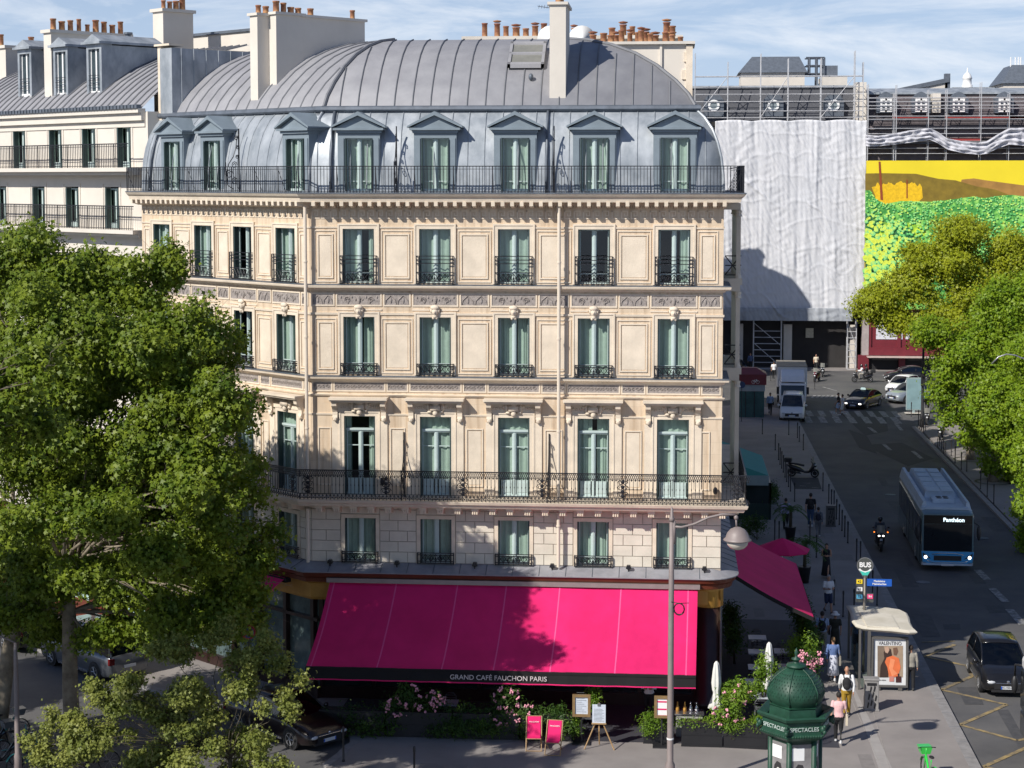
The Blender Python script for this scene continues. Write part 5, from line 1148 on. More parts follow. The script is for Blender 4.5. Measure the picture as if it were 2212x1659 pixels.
    m = MB(); 
    for s in (-1, 1):
        for x in ((-.15, .75) if L_ < 4.8 else (.1,)): m.box(x-.09, s*(h*.985)-.012, lerp(belt, x)-.13, x+.09, s*(h*.985)+.016, lerp(belt, x)-.10)
        m.box(-L_*.22, s*h*.985-.004, z0+.02, L_*.2, s*h*.985+.02, z0+.10)
    obj('door_trim', m, BLK if side != 'glass' else CHROME, t)
    if side == 'glass' or side == 'cab':
        m = MB(); m.box(xr1+.4, -h*.6, zb_-.05, xf1+.2, h*.6, zb_+.12)
        for s in (-1, 1): m.ball((xf1-.25, s*.36, zb_+.25), (.12, .2, .3), 8, 6); m.ball((xr1+.5, s*.36, zb_+.2), (.12, .2, .26), 8, 6)
        obj('seat', m, mat('car_interior', (.03, .03, .033), .8, .1), t)
    return t
GLASSD = GLASSC
def pose(pr, pf, W_, side, z=RZ, wb=None, mid=0):
    a = G(*pr, z); b = G(*pf, z); d = Vector((b[0]-a[0], b[1]-a[1])); d.normalize(); n = Vector((-d.y, d.x))*(W_/2)*side
    return ((a[0]+b[0])/2+n.x+d.x*mid, (a[1]+b[1])/2+n.y+d.y*mid), atan2(d.y, d.x)
HB = dict(top=[(-2.2, .78), (-1.9, .98), (-1.2, 1.0), (.9, 1.0), (1.6, .90), (2.0, .78), (2.2, .60)], belt=[(-2.2, .80), (-1.5, .93), (0, .92), (1.2, .88), (2.2, .62)])
def scaled(P, k): return [(x*k, z) for x, z in P]
R7 = lambda x, y: src(x/2.458, 1500+y/2.458); R5b = lambda x, y: src(2000+x/3.858, 820+y/3.858); R8 = lambda x, y: src(2380+x/3.858, 820+y/3.858); R6 = lambda x, y: src(800+x/1.843, 1500+y/1.843)
BLKP = paint('black_car_paint', (.012, .012, .014)); WHP = paint('white_car_paint', (.72, .72, .72), 0); SILP = paint('silver_car_paint', (.13, .14, .155), .4); GREYP = paint('grey_car_paint', (.30, .34, .38), .3)
# black people carrier on the right
p, r = pose((2091, 1451.6), (2114.5, 1492.8), 1.83, 1)
cm = car('parked_car', 'glossy black five door car with lit windscreen edge beside the yellow zigzag marking', 'car', p, r, 4.38, 1.83, 1.60, BLKP, [(-2.19, .9), (-1.9, 1.05), (-1.2, 1.06), (.8, 1.06), (1.5, .97), (1.95, .84), (2.19, .66)], [(-2.2, .90), (0, .96), (1.2, .94), (2.2, .66)], (-2.05, -1.55, .25, 1.25), (-1.35, 1.30), .33, plate='FD-990-ML', grille=(.34, .58)); cm.name = 'black_car'
m = MB(); m.ball((.35, .38, 1.12), (.12, .2, .26), 8, 6); m.ball((.35, .38, 1.42), (.1, .09, .12), 8, 6); obj('driver_figure', m, mat('blue_cloth', (.02, .16, .45), .8), cm) if False else None
# taxi
p, r = pose(R5b(1662, 1168), R5b(1545, 1200), 1.82, -1)
tx = car('taxi', 'black taxi hatchback with a lit white roof sign crossing the pedestrian stripes', 'taxi', p, r, 4.47, 1.82, 1.45, BLKP, [(-2.2, .95), (-1.9, 1.02), (-1.2, 1.0), (.9, .98), (1.6, .88), (2.0, .76), (2.2, .60)], HB['belt'], (-2.05, -.9, .15, 1.15), (-1.35, 1.35), .33, lit=True, plate=' ')
m = MB(); m.prism([(-.22, 1.46), (.22, 1.46), (.16, 1.62), (-.16, 1.62)], -.06+.1, .06+.1, 'x'); obj('roof_sign', m, mat('taxi_sign', (.75, .95, .88), .5, 0, emit=.6), tx)
# white hatchback, grey SUV, dark car
p, r = pose(R8(650, 1010), R8(432, 1052), 1.70, -1)
car('white_hatchback', 'small white hatchback with black grille ahead of the grey sport utility car', 'car', p, r, 3.95, 1.70, 1.50, WHP, scaled(HB['top'], .9), scaled(HB['belt'], .9), (-1.85, -1.45, .2, 1.15), (-1.2, 1.25), .31, plate=' ', grille=(.30, .58))
p, r = pose(R8(760, 1120), R8(455, 1150), 1.84, -1)
car('grey_suv', 'pale grey sport utility car partly behind the advertising box', 'car', p, r, 4.4, 1.84, 1.62, GREYP, [(-2.2, .95), (-1.9, 1.08), (-1.2, 1.08), (.8, 1.08), (1.5, 1.02), (2.0, .92), (2.2, .70)], [(-2.2, .95), (0, 1.0), (1.2, .98), (2.2, .72)], (-2.1, -1.7, .15, 1.05), (-1.35, 1.33), .35, plate=' ', grille=(.45, .70))
p, r = pose(R8(720, 915), R8(345, 915), 1.8, -1)
car('dark_saloon', 'dark saloon car behind the white hatchback at the crossroads', 'car', p, r, 4.5, 1.80, 1.42, BLKP, HB['top'], HB['belt'], (-1.9, -1.0, .2, 1.15), (-1.35, 1.35), .33)
# black car bottom left
p, r = pose(R7(1480, 1130), R7(1965, 1400), 1.85, -1)
d2 = Vector((.766, -.642)); w_ = G(*R7(1960, 1400), RZ); r = atan2(d2.y, d2.x); p = (w_[0]-d2.x*1.35-d2.y*-.0+.642*.925, w_[1]-d2.y*1.35+.766*.925)
car('black_saloon', 'dark burgundy black saloon car parked at the corner of the terrace under the trees', 'car', p, r, 4.8, 1.86, 1.45, paint('dark_burgundy_paint', (.012, .006, .007)), [(-2.4, .85), (-2.0, .98), (-1.2, 1.0), (1.0, .98), (1.8, .86), (2.2, .74), (2.4, .58)], [(-2.4, .82), (0, .92), (1.2, .88), (2.4, .6)], (-2.1, -1.1, .25, 1.25), (-1.4, 1.45), .34, plate=' ')
# silver van and black van on the left road
VT = [(-2.55, 1.05), (-2.3, 1.12), (1.2, 1.12), (1.9, 1.02), (2.3, .88), (2.55, .7)]; VBt = [(-2.55, 1.0), (1.2, 1.05), (2.0, .95), (2.55, .72)]
d3 = Vector((-.766, .642)); q = G(*R7(738, 975), RZ); r3 = atan2(d3.y, d3.x); nr = Vector((.642, .766)); p = (q[0]+d3.x*2.57+nr.x*.96, q[1]+d3.y*2.57+nr.y*.96)
car('silver_van', 'silver passenger van seen from behind under the big plane tree', 'van', p, r3, 5.1, 1.93, 1.90, SILP, VT, VBt, (-2.5, -2.32, 1.0, 1.75), (-1.6, 1.55), .34, tail=True)
p2 = (p[0]+d3.x*6.3-nr.x*.25, p[1]+d3.y*6.3-nr.y*.25)
car('black_van', 'black passenger van parked beyond the silver van behind the plane tree trunk', 'van', p2, r3, 5.1, 1.93, 1.90, BLKP, VT, VBt, (-2.5, -2.32, 1.0, 1.75), (-1.6, 1.55), .34, tail=True)
# white van, in front of the lorry
c = G(*R5b(732, 1345), RZ); rv = R(-90)+R(-5); p = (c[0]-cos(rv)*2.5, c[1]-sin(rv)*2.5)
car('white_van', 'white delivery van with black grille waiting in front of the white lorry', 'van', p, rv, 5.0, 1.96, 1.97, WHP, [(-2.5, 1.2), (-2.3, 1.25), (1.2, 1.25), (1.8, 1.12), (2.25, .98), (2.5, .8)], [(-2.5, 1.1), (1.2, 1.15), (2.0, 1.0), (2.5, .8)], (-2.45, -2.35, .75, 1.6), (-1.6, 1.55), .33, side='cab', plate=' ', grille=(.48, .72), z0=.26)
# lorry
c = G(*R5b(790, 1222), RZ); rv = R(-92); t = thing('box_lorry', 'white box lorry with a wind deflector standing behind the white delivery van', 'lorry', (c[0]-.25, c[1]+3.6, RZ), rv)
m = MB(); m.box(-3.4, -1.22, 1.05, 1.75, 1.22, 3.45); obj('cargo_box', m, WHP, t, bevel=.03); m = MB(); m.box(-3.42, -1.24, 3.45, 1.77, 1.24, 3.5); obj('box_roof', m, mat('lorry_roof', (.22, .20, .17), .8, .2, 2), t)
m = MB(); m.smooth = False; m.prism([(1.85, .45), (3.55, .45), (3.6, 1.25), (3.35, 2.25), (1.85, 2.35)], -1.08, 1.08, 'y'); obj('cab', m, WHP, t, bevel=.06)
m = MB(); m.prism([(3.595, 1.28), (3.625, 1.28), (3.405, 2.1), (3.375, 2.1)], -.95, .95, 'y'); obj('windscreen', m, mat('lorry_glass', (.02, .03, .035), .06, .1), t)
m = MB(); m.prism([(1.78, 2.4), (3.3, 2.36), (2.9, 2.8), (1.78, 3.3)], -.98, .98, 'y'); obj('wind_deflector', m, WHP, t, bevel=.08)
m = MB(); m.box(3.5, -.8, .75, 3.63, .8, 1.05); m.box(3.45, -1.08, .42, 3.66, 1.08, .68); obj('grille', m, BLK, t)
for s in (-1, 1):
    m = MB(); m.box(3.5, s*.92-.13, .72, 3.66, s*.92+.13, .95); obj('headlight', m, LAMPG, t)
    m = MB(); m.box(3.2, s*1.22-.1, 1.35, 3.3, s*1.22+.1, 1.95); m.tube([(3.2, s*1.05, 1.95), (3.25, s*1.22, 1.9)], .02, 4); obj('mirror', m, BLK, t)
    for x in (-2.2, 2.8): wheel(t, x, s*1.0, .42, .28, s)
# coach at the right edge
cx_, cy_ = G(2206, 1645, RZ); t = thing('coach', 'white and black coach cut off by the right edge beside the black car', 'coach', (cx_+1.55, cy_-3.2, RZ), R(90))
m = MB(); m.box(-6, -1.25, .35, 5.2, 1.25, 1.2); obj('lower_body', m, paint('dark_coach_paint', (.03, .035, .04)), t, bevel=.1); m = MB(); m.box(-6, -1.24, 1.2, 5.25, 1.24, 2.6); obj('window_band', m, mat('coach_glass', (.015, .018, .02), .05, .1), t, bevel=.08)
m = MB(); m.box(-6, -1.25, 2.6, 5.1, 1.25, 3.1); obj('roof', m, WHP, t, bevel=.14)
for x in (-4, 3.4):
    for s in (-1, 1): wheel(t, x, s*1.1, .48, .3, s)
for s in (-1, 1): m = MB(); m.smooth = True; m.tube([(5.1, s*1.1, 2.7), (5.6, s*1.35, 2.6), (5.65, s*1.35, 2.2)], .04, 5); m.ball((5.65, s*1.35, 1.9), (.1, .12, .32), 8, 6); obj('mirror', m, BLK, t)
# ---- bus ------------------------------------------------------------------
p, r = pose((1941, 1127), (1989, 1222), 2.55, 1, z=RZ+.25); BL = 11.6
BUSB = paint('bus_blue', (.06, .36, .68), .0); BUSG = paint('bus_side_green', (.10, .17, .19), .1); BUSR = mat('bus_roof_paint', (.42, .50, .57), .6, .1, 2); BUSD = mat('bus_glass', (.012, .015, .018), .05, .1)
a_ = G(1989, 1222, RZ+.25); dv = Vector((cos(r), sin(r))); nv = Vector((-dv.y, dv.x)); bp_ = (a_[0]-dv.x*BL/2+nv.x*1.27, a_[1]-dv.y*BL/2+nv.y*1.27)
bus = thing('city_bus', 'blue city bus showing Panthéon on its front display in the shaded street', 'bus', (*bp_, RZ), r); h = 1.275; f = BL/2
def bring(x, w, z0, z1, rr): return [(x, -w, z0), (x, -w, z1-rr), (x, -w+rr*.3, z1-rr*.3), (x, -w+rr, z1), (x, w-rr, z1), (x, w-rr*.3, z1-rr*.3), (x, w, z1-rr), (x, w, z0)]
m = MB(); m.smooth = False; m.rings([bring(-f, h-.1, .3, 2.85, .25), bring(-f+.12, h, .28, 2.95, .25), bring(f-.5, h, .28, 2.95, .22), bring(f-.08, h-.03, .3, 2.85, .22), bring(f, h-.05, .38, 2.80, .16)]); body = obj('body', m, BUSG, bus, smooth=40)
m = MB(); m.prism([(-h+.05, 2.9), (-h+.25, 3.02), (h-.25, 3.02), (h-.05, 2.9)], -f+.2, f-.55, 'x'); obj('roof', m, BUSR, bus)
m = MB(); m.prism([(-h+.02, 2.75), (-h+.16, 3.25), (-h+.30, 3.28), (-h+.34, 2.98)], -f+.1, f-.9, 'x'); m.prism([(h-.34, 2.98), (h-.30, 3.28), (h-.16, 3.25), (h-.02, 2.75)], -f+.1, f-.9, 'x'); obj('roof_fairing', m, BUSR, bus)
m = MB(); m.rings([[(-f+.6, -.80, 3.0), (-f+.6, .80, 3.0), (-f+.6, .70, 3.32), (-f+.6, -.70, 3.32)], [(f-3.4, -.80, 3.0), (f-3.4, .80, 3.0), (f-3.6, .70, 3.36), (f-3.6, -.70, 3.36)]])
for k in range(5): m.box(-f+1+k*1.5, -.66, 3.35, -f+2.2+k*1.5, -.06, 3.39); m.box(-f+1+k*1.5, .06, 3.35, -f+2.2+k*1.5, .66, 3.39)
obj('battery_pod', m, BUSR, bus, bevel=.03)
m = MB(); m.box(f-3.1, -.55, 3.0, f-1.9, .55, 3.2); po = obj('roof_vent', m, BUSR, bus, bevel=.04)
m = MB()
for a in (f-2.75, f-2.35):
    for b in (-.28, .05, ): m.lathe([(.14, 0), (.14, .02)], 12, (a, b+.1, 3.2))
obj('fan', m, BLK, po)
m = MB(); m.prism([(f-.09, .98), (f+.012, 1.0), (f+.014, 2.33), (f-.04, 2.33), (f-.1, 2.33)], -h+.12, h-.12, 'y'); obj('windscreen', m, BUSD, bus)
m = MB(); m.prism([(f-.12, 2.34), (f+.022, 2.34), (f+.005, 2.76), (f-.14, 2.80)], -h+.12, h-.12, 'y'); ds = obj('destination_display', m, mat('display_black', (.006, .006, .006), .15, 0), bus)
text('lettering', 'Panthéon', .27, mat('display_white', (.8, .95, 1), .5, 0, emit=1.3), ds, (f+.026, .27, 2.54), (R(88), 0, R(90)), bold=.006)
m = MB(); m.prism([(-h+.1, .40), (-h+.02, .98), (h-.02, .98), (h-.1, .40)], f-.05, f+.03, 'x'); fr = obj('front_panel', m, BUSB, bus)
m = MB(); m.box(f+.03, -.66, .54, f+.045, .66, .78); obj('front_grille', m, BLK, fr); m = MB(); m.box(f+.02, -.3, .28, f+.05, .3, .38); obj('number_plate', m, PLATE, fr)
m = MB(); m.prism([(-h+.12, .30), (-h+.08, .40), (h-.08, .40), (h-.12, .30)], f-.1, f+.04, 'x'); obj('bumper', m, BUSR, bus)
m = MB(); m.smooth = True; m.tube([(f+.03, -.75, .84), (f+.05, -.3, .91), (f+.05, .3, .91), (f+.03, .75, .84)], .025, 5); m.tube([(f+.02, -1.0, .55), (f+.05, -.75, .45), (f+.05, .75, .45), (f+.02, 1.0, .55)], .02, 4); obj('trim_strip', m, CHROME, fr)
for s in (-1, 1):
    m = MB(); m.prism([(s*.78, .62), (s*1.16, .70), (s*1.20, .92), (s*1.0, .80)][::s], f-.02, f+.035, 'x'); obj('headlight_surround', m, BLK, bus); m = MB(); m.ball((f+.035, s*1.05, .70), (.03, .085, .085), 10, 6); obj('headlight', m, LAMPON, bus)
    m = MB(); m.box(f-.05, s*1.12-.13, .30, f+.03, s*1.12+.1, .45); obj('bumper_corner', m, RIM, bus)
    m = MB(); m.smooth = True; m.ball((f+.10, s*(h+.18), 1.95), (.09, .11, .38), 8, 6); m.tube([(f-.2, s*h, 2.4), (f+.1, s*(h+.18), 2.3)], .03, 5); obj('mirror', m, BLK, bus)
    m = MB(); m.box(-f+.3, s*h-.012, 1.25, f-.25, s*h+.012, 2.55); sw = obj('side_windows', m, BUSD, bus)
    m = MB()
    for k in range(7): x = -f+1.6+k*1.5; m.box(x-.03, s*(h+.013)-.005, 1.25, x+.03, s*(h+.013)+.005, 2.55)
    for x in (-1.2, .0, f-1.7, f-.5): m.box(x-.03, s*(h+.013)-.005, .35, x+.03, s*(h+.013)+.005, 2.6)
    obj('window_divider', m, BLK, sw)
    for x in (-f+3.0, f-2.7): wheel(bus, x, s*(h-.16), .48, .3, s)
# ---- scooters and motorcycles --------------------------------------------
SCB = paint('scooter_black', (.015, .015, .018)); SEAT = mat('black_seat', (.012, .012, .012), .7, .1)
def scooter(name, label, cat, pos, rz, col=SCB, box=False, screen=True, lit=False, z=RZ, group=None):
    t = thing(name, label, cat, (*pos, z), rz, group)
    for x in (-.72, .74):
        w = wheel(t, x, 0, .27, .13, 1); 
        g = MB(); g.rings([[(a*cos(q), b, a*sin(q)) for q in [2*pi*k/16 for k in range(16)]] for a, b in ((.17, -.035), (.17, -.07), (.02, -.04))], caps=False); obj('rim', g, RIM, w)
    b = MB(); b.smooth = True
    b.rings([[(x, w*cos(q), zc+hh*sin(q)) for q in [2*pi*k/10 for k in range(10)]] for x, w, zc, hh in ((-1.0, .05, .72, .04), (-.85, .15, .66, .14), (-.5, .19, .56, .19), (-.15, .17, .47, .14), (.1, .15, .34, .08), (.35, .18, .36, .10), (.52, .20, .55, .22), (.62, .19, .72, .24), (.74, .13, .82, .16), (.84, .05, .72, .08))]); obj('fairing', b, col, t)
    b = MB(); b.smooth = True; b.rings([[(x, w*cos(q), zc+hh*sin(q)) for q in [2*pi*k/8 for k in range(8)]] for x, w, zc, hh in ((-.95, .12, .84, .05), (-.6, .18, .84, .06), (-.3, .17, .80, .07), (.05, .13, .74, .06))]); obj('saddle', b, SEAT, t)
    b = MB(); b.smooth = True; b.tube([(.58, -.38, 1.04), (.52, -.2, 1.02), (.55, 0, .98), (.52, .2, 1.02), (.58, .38, 1.04)][::1], .022, 6); b.tube([(.55, 0, .98), (.66, 0, .6), (.76, 0, .28)], .035, 6)
    for s in (-1, 1): b.tube([(.52, s*.3, 1.04), (.56, s*.36, 1.2)], .01, 4); b.ball((.56, s*.38, 1.22), (.03, .07, .05), 6, 4); b.tube([(.70, s*.08, .55), (.74, s*.09, .27)], .025, 5); b.tube([(-.2, s*.12, .3), (-.72, s*.12, .28)], .03, 5)
    b.tube([(-.1, -.16, .25), (-.5, -.2, .3), (-.95, -.2, .42)], [.03, .05, .06], 8); b.rings([[(x, w*s_, z_) for s_ in (-1, 1)] for x, w, z_ in ((.98, .05, .42), (.85, .07, .57), (.7, .07, .57), (.55, .06, .45))], caps=False, closed=False); obj('handlebar', b, BLK, t)
    if screen: b = MB(); b.smooth = True; b.rings([[(.70+z_*-.12-abs(y)*.3, y, .92+z_) for y in (-.2, -.1, 0, .1, .2)] for z_ in (0, .2, .42)], caps=False, closed=False); obj('screen', b, MATS['dusty_glass'], t)
    for s in (-1, 1):
        b = MB(); b.ball((.78, s*.10, .82), (.06, .07, .04), 8, 5); obj('headlight', b, LAMPON if lit else LAMPG, t)
        if lit: b = MB(); b.ball((.60, s*.34, .98), (.04, .04, .03), 6, 4); obj('indicator', b, AMBER, t)
    if box: b = MB(); b.box(-1.2, -.24, .92, -.75, .24, 1.22); obj('top_box', b, BLK, t, bevel=.06)
    b = MB(); b.box(.83, -.07, .58, .85, .07, .68); obj('number_plate', b, PLATE, t)
    return t
R6b = lambda x, y: src(2000+x/3.318, 1200+y/3.318)
def at6(x, y, z=0): return G(*R6b(x, y), z)
a, b = at6(640, 395), at6(830, 400); scooter('parked_scooter', 'black scooter with a top box parked in the pavement bay among bollards', 'scooter', ((a[0]+b[0])/2, (a[1]+b[1])/2+.1), atan2(b[1]-a[1], b[0]-a[0])-R(8), box=True, z=0)
p = at6(1455, 1085, RZ); scooter('ridden_scooter', 'scooter with lit headlamps ridden towards the camera left of the bus', 'scooter', (p[0], p[1]+.9), R(-92), lit=True); RIDER1 = (p[0], p[1]+.9, RZ, R(-92))
p = G(*R5b(1485, 915), RZ); scooter('far_scooter', 'dark scooter carrying two riders across the far crossroads', 'scooter', p, R(180), box=True); RIDER2 = (*p, RZ, R(180))
for (x, y, rz, lab) in ((720, 1370, R(-100), 'black scooter parked by the bike hoops next to the dark pole'), (870, 1530, R(-105), 'covered black and silver scooter parked on the right pavement nearest the camera'),):
    p = G(*R8(x, y), 0); scooter('parked_scooter', lab, 'scooter', (p[0], p[1]+.5), rz, z=0, box=x > 800, group='scooters parked on the right pavement')
p = G(*R8(800, 1290)); scooter('parked_scooter', 'farthest scooter parked on the right pavement under the leaves', 'scooter', (p[0]+1, p[1]+1), R(-60), z=0, group='scooters parked on the right pavement')
for (x, y, rz, lab) in ((1000, 905, R(-110), 'red and black scooter parked right of the lorry'), (1060, 850, R(-95), 'dark scooter parked right of the lorry, farther back')):
    p = G(*R5b(x, y), RZ); scooter('parked_scooter', lab, 'scooter', p, rz, col=paint('scooter_red', (.12, .01, .02)) if x < 1020 else SCB)
# dark estate car half hidden behind the burgundy kiosk
p = G(*R5b(150, 850), RZ); car('blue_estate', 'dark blue estate car behind the burgundy roofed kiosk', 'car', (p[0]-1.2, p[1]+1.5), R(170), 4.5, 1.8, 1.45, paint('navy_paint', (.02, .03, .05)), HB['top'], HB['belt'], (-2.0, -1.6, .2, 1.15), (-1.35, 1.35), .33)
# ================================================================= people
SKIN = mat('skin', (.42, .22, .14), .55, .05); SKIND = mat('dark_skin', (.10, .05, .03), .55, .05)
def cloth(name, c): return mat('cloth_'+name, c, .85, .08, 6, .2, bscale=30)
def rem(o, v, it=2):
    r = o.modifiers.new('remesh', 'REMESH'); r.mode = 'VOXEL'; r.voxel_size = v; r.use_smooth_shade = True
    s = o.modifiers.new('smooth', 'SMOOTH'); s.iterations = it; s.factor = .5; return o
def limb(mb, pts, r, n=8):
    mb.tube(pts, r, n)
    for p, q in zip(pts, r): mb.ball(p, q*.98, 8, 6)
def person(label, pos, rz, top, legs, hgt=1.72, pose='walk', sleeve='short', bottom='trousers', hair=(.03, .02, .015), z=0, skin=None, hat=None, bag=None, bagc=None, bald=False, longhair=False, shoes=(.05, .05, .05), helmet=None, name='person', group=None, ph=1):
    skin = skin or SKIN; k = hgt/1.75; t = thing(name, label, 'person', (*pos, z), rz, group, k)
    sit = pose == 'ride'; hz = .80 if sit else .92; L3_ = []
    for s in (-1, 1):
        f = s*ph
        if sit: J = [(0, s*.10, hz), (.38, s*.17, hz-.05), (.36, s*.17, hz-.42)]
        elif pose == 'stand': J = [(0, s*.09, hz), (.02, s*.10, .50), (-.02, s*.10, .09)]
        else: J = [(0, s*.09, hz), (.13 if f > 0 else .02, s*.085, .51), (.22 if f > 0 else -.26, s*.08, .10 if f > 0 else .17)]
        L3_.append(J)
    A3 = []
    dx = .12 if sit else 0
    for s in (-1, 1):
        f = -s*ph; sh = (0+dx*.6, s*.185, hz+.50)
        if sit: J = [sh, (.25, s*.26, hz+.28), (.50, s*.30, hz+.26)]
        elif pose in ('phone', 'hold') : J = [sh, (.04, s*.23, 1.14), (.27, s*(.09 if pose == 'phone' else .12), 1.18)]
        elif pose == 'arm' and s > 0: J = [sh, (-.05, .42, 1.28), (.02, .62, 1.20)]
        elif pose == 'stand': J = [sh, (-.02, s*.24, 1.14), (.04, s*.25, .90)]
        else: J = [sh, (.07*f-.03, s*.24, 1.14), (.20*f+.03, s*.23, .92)]
        A3.append(J)
    def torso(m, g=0, lo=0, hi=.60):
        R_ = [(-.05, .10, .155), (.05, .115, .165), (.17, .10, .14), (.30, .115, .155), (.42, .12, .185), (.50, .095, .17), (.545, .06, .09)]
        m.rings([[(dx*(q[0]/.5)+(q[1]+g)*cos(a), (q[2]+g)*sin(a), hz+q[0]) for a in [2*pi*i/14 for i in range(14)]] for q in R_ if lo-.06 <= q[0] <= hi])
    b = MB(); torso(b); hx = dx*1.15
    b.tube([(hx, 0, hz+.50), (hx+.01, 0, hz+.64)], [.058, .052], 8)
    hc = (hx+.025, 0, hz+.72); b.ball(hc, (.095, .077, .118), 12, 9); b.ball((hc[0]+.045, 0, hc[2]-.05), (.055, .055, .06), 8, 6); b.ball((hc[0]+.10, 0, hc[2]-.015), (.022, .014, .025), 6, 5); b.ball((hc[0]+.085, 0, hc[2]-.06), (.018, .028, .008), 6, 4)
    for s in (-1, 1): b.ball((hc[0]-.005, s*.078, hc[2]-.01), (.022, .012, .034), 6, 5)
    for J in L3_: limb(b, J, [.085, .055, .040]); b.ball((J[2][0]+.06, J[2][1], J[2][2]-.05), (.13, .045, .04), 8, 5)
    for s, J in zip((-1, 1), A3):
        limb(b, J, [.052, .040, .027]); d = (Vector(J[2])-Vector(J[1])).normalized(); w = Vector(J[2]); c = w+d*.055; b.ball(c, (.040, .030, .045), 8, 6)
        sd = Vector((1, 0, 0)) if abs(d.x) < .7 else Vector((0, 0, 1)); sd = (sd-d*sd.dot(d)).normalized(); cu = Vector((0, -s, 0))*.02
        for q, ln in ((-.028, .062), (-.010, .078), (.009, .074), (.027, .060)):
            p0 = w+d*.085+sd*q; p1 = p0+d*ln*.5+cu*.4; p2 = p0+d*ln*.8+cu*1.3; b.tube([p0, p1, p2], [.0115, .0105, .009], 6)
        p0 = w+d*.03+sd*.035; b.tube([p0, p0+sd*.022+d*.025, p0+sd*.022+d*.06], [.013, .012, .010], 6)
    rem(obj('body', b, skin, t), .011)
    e = MB(); 
    for s in (-1, 1): e.ball((hc[0]+.083, s*.030, hc[2]+.008), (.012, .014, .009), 6, 5)
    obj('eyes', e, BLK, t)
    if not bald and not helmet:
        m = MB(); m.smooth = True; m.ball((hc[0]-.018, 0, hc[2]+.030), (.100, .088, .108), 12, 8)
        if longhair: m.ball((hc[0]-.06, 0, hc[2]-.08), (.06, .085, .15), 10, 7)
        obj('hair', m, mat('hair_%d' % int(hair[0]*1000), hair, .7, .2, 20, .3), t)
    if helmet: m = MB(); m.smooth = True; m.ball((hc[0], 0, hc[2]+.015), (.145, .125, .145), 12, 9); obj('helmet', m, helmet, t)
    if hat: m = MB(); m.smooth = True; m.lathe([(.20, .03), (.19, .045), (.105, .065), (.10, .15), (.06, .175), (.01, .18)], 16, (hc[0]-.01, 0, hc[2]-.02)); obj('hat', m, hat, t)
    m = MB(); torso(m, .016, 0, .55)
    for J in A3:
        if sleeve == 'long': limb(m, [J[0], J[1], (Vector(J[1])*.12+Vector(J[2])*.88)], [.068, .055, .042])
        elif sleeve == 'short': limb(m, [J[0], (Vector(J[0])*.35+Vector(J[1])*.65)], [.068, .064])
    m.tube([(hx, 0, hz+.48), (hx, 0, hz+.56)], [.085, .068], 8)
    rem(obj('shirt', m, top, t), .013)
    m = MB()
    if bottom in ('trousers', 'shorts'):
        m.rings([[(q[1]*cos(a), q[2]*sin(a), hz+q[0]) for a in [2*pi*i/12 for i in range(12)]] for q in ((-.10, .11, .15), (-.02, .13, .175), (.08, .125, .17))])
        for J in L3_:
            limb(m, J if bottom == 'trousers' else [J[0], Vector(J[0])*.12+Vector(J[1])*.88], [.105, .075, .058] if bottom == 'trousers' else [.108, .095])
        rem(obj(bottom, m, legs, t), .013)
    else:
        ln = .28 if bottom == 'skirt' else .14; m.smooth = True
        m.rings([[(((1+.07*sin(a*7)*(q[0] < -.3))*q[1])*cos(a), ((1+.07*sin(a*7)*(q[0] < -.3))*q[2])*sin(a), hz+q[0]) for a in [2*pi*i/28 for i in range(28)]] for q in ((.16, .115, .155), (.02, .14, .18), (-.3, .17, .2), (-.92+ln, .22, .24))])
        obj('skirt', m, legs, t)
    m = MB(); m.smooth = True
    for J in L3_: m.ball((J[2][0]+.055, J[2][1], J[2][2]-.045), (.15, .055, .048), 10, 6); m.ball((J[2][0]-.01, J[2][1], J[2][2]-.01), (.06, .05, .06), 8, 5)
    obj('shoes', m, cloth('shoe_%d' % int(shoes[0]*100), shoes), t)
    if bag == 'backpack':
        m = MB(); m.smooth = True; m.ball((-.21, 0, hz+.30), (.11, .16, .22), 10, 8); m.ball((-.28, 0, hz+.20), (.07, .12, .11), 8, 6)
        for s in (-1, 1): m.tube([(-.14, s*.10, hz+.48), (-.02, s*.11, hz+.57), (.12, s*.11, hz+.45), (.12, s*.13, hz+.25), (-.05, s*.17, hz+.12)], .022, 5)
        obj('backpack', m, bagc, t)
    elif bag == 'tote':
        m = MB(); m.prism([(-.17, .0), (.17, .0), (.20, .32), (-.20, .32)], -.31, -.23, 'y'); m.tube([(-.12, -.27, .32), (-.03, -.22, .60), (.10, -.27, .32)], .012, 5); o = obj('bag', m, bagc, t, loc=(0, 0, .68), bevel=.02)
    elif bag == 'cross':
        m = MB(); m.box(-.12, .20, .80, .12, .29, 1.02); m.tube([(0, .24, 1.02), (-.05, .06, hz+.5), (0, -.15, hz+.52)], .012, 5); obj('bag', m, bagc, t, bevel=.03)
    return t
UP_ = R(90)-R(5); DN_ = R(-95)
CW_ = cloth('white', (.70, .70, .70)); CB_ = cloth('black', (.014, .014, .016)); CN_ = cloth('navy', (.02, .03, .07)); CLB = cloth('pale_blue', (.35, .45, .62)); CLV = cloth('lilac', (.42, .38, .62)); CG = cloth('grey', (.14, .15, .17)); CD = cloth('denim', (.05, .09, .18)); CBL = cloth('blue', (.10, .16, .34)); CM = cloth('mustard', (.36, .22, .02)); CP = cloth('pink', (.72, .44, .44)); CK = cloth('khaki', (.28, .26, .22)); CC = cloth('cream', (.60, .52, .40))
person('man in a pale blue shirt and black trousers walking beside the white delivery van', G(*R5b(500, 1262), 0), DN_, CLB, CB_, 1.78, bag='cross', bagc=CB_, sleeve='long')
person('pedestrian in white top and shorts crossing in front of the taxi', G(*R5b(1272, 1268), RZ), R(180), CW_, CW_, 1.7, bottom='shorts', z=RZ, shoes=(.6, .6, .6))
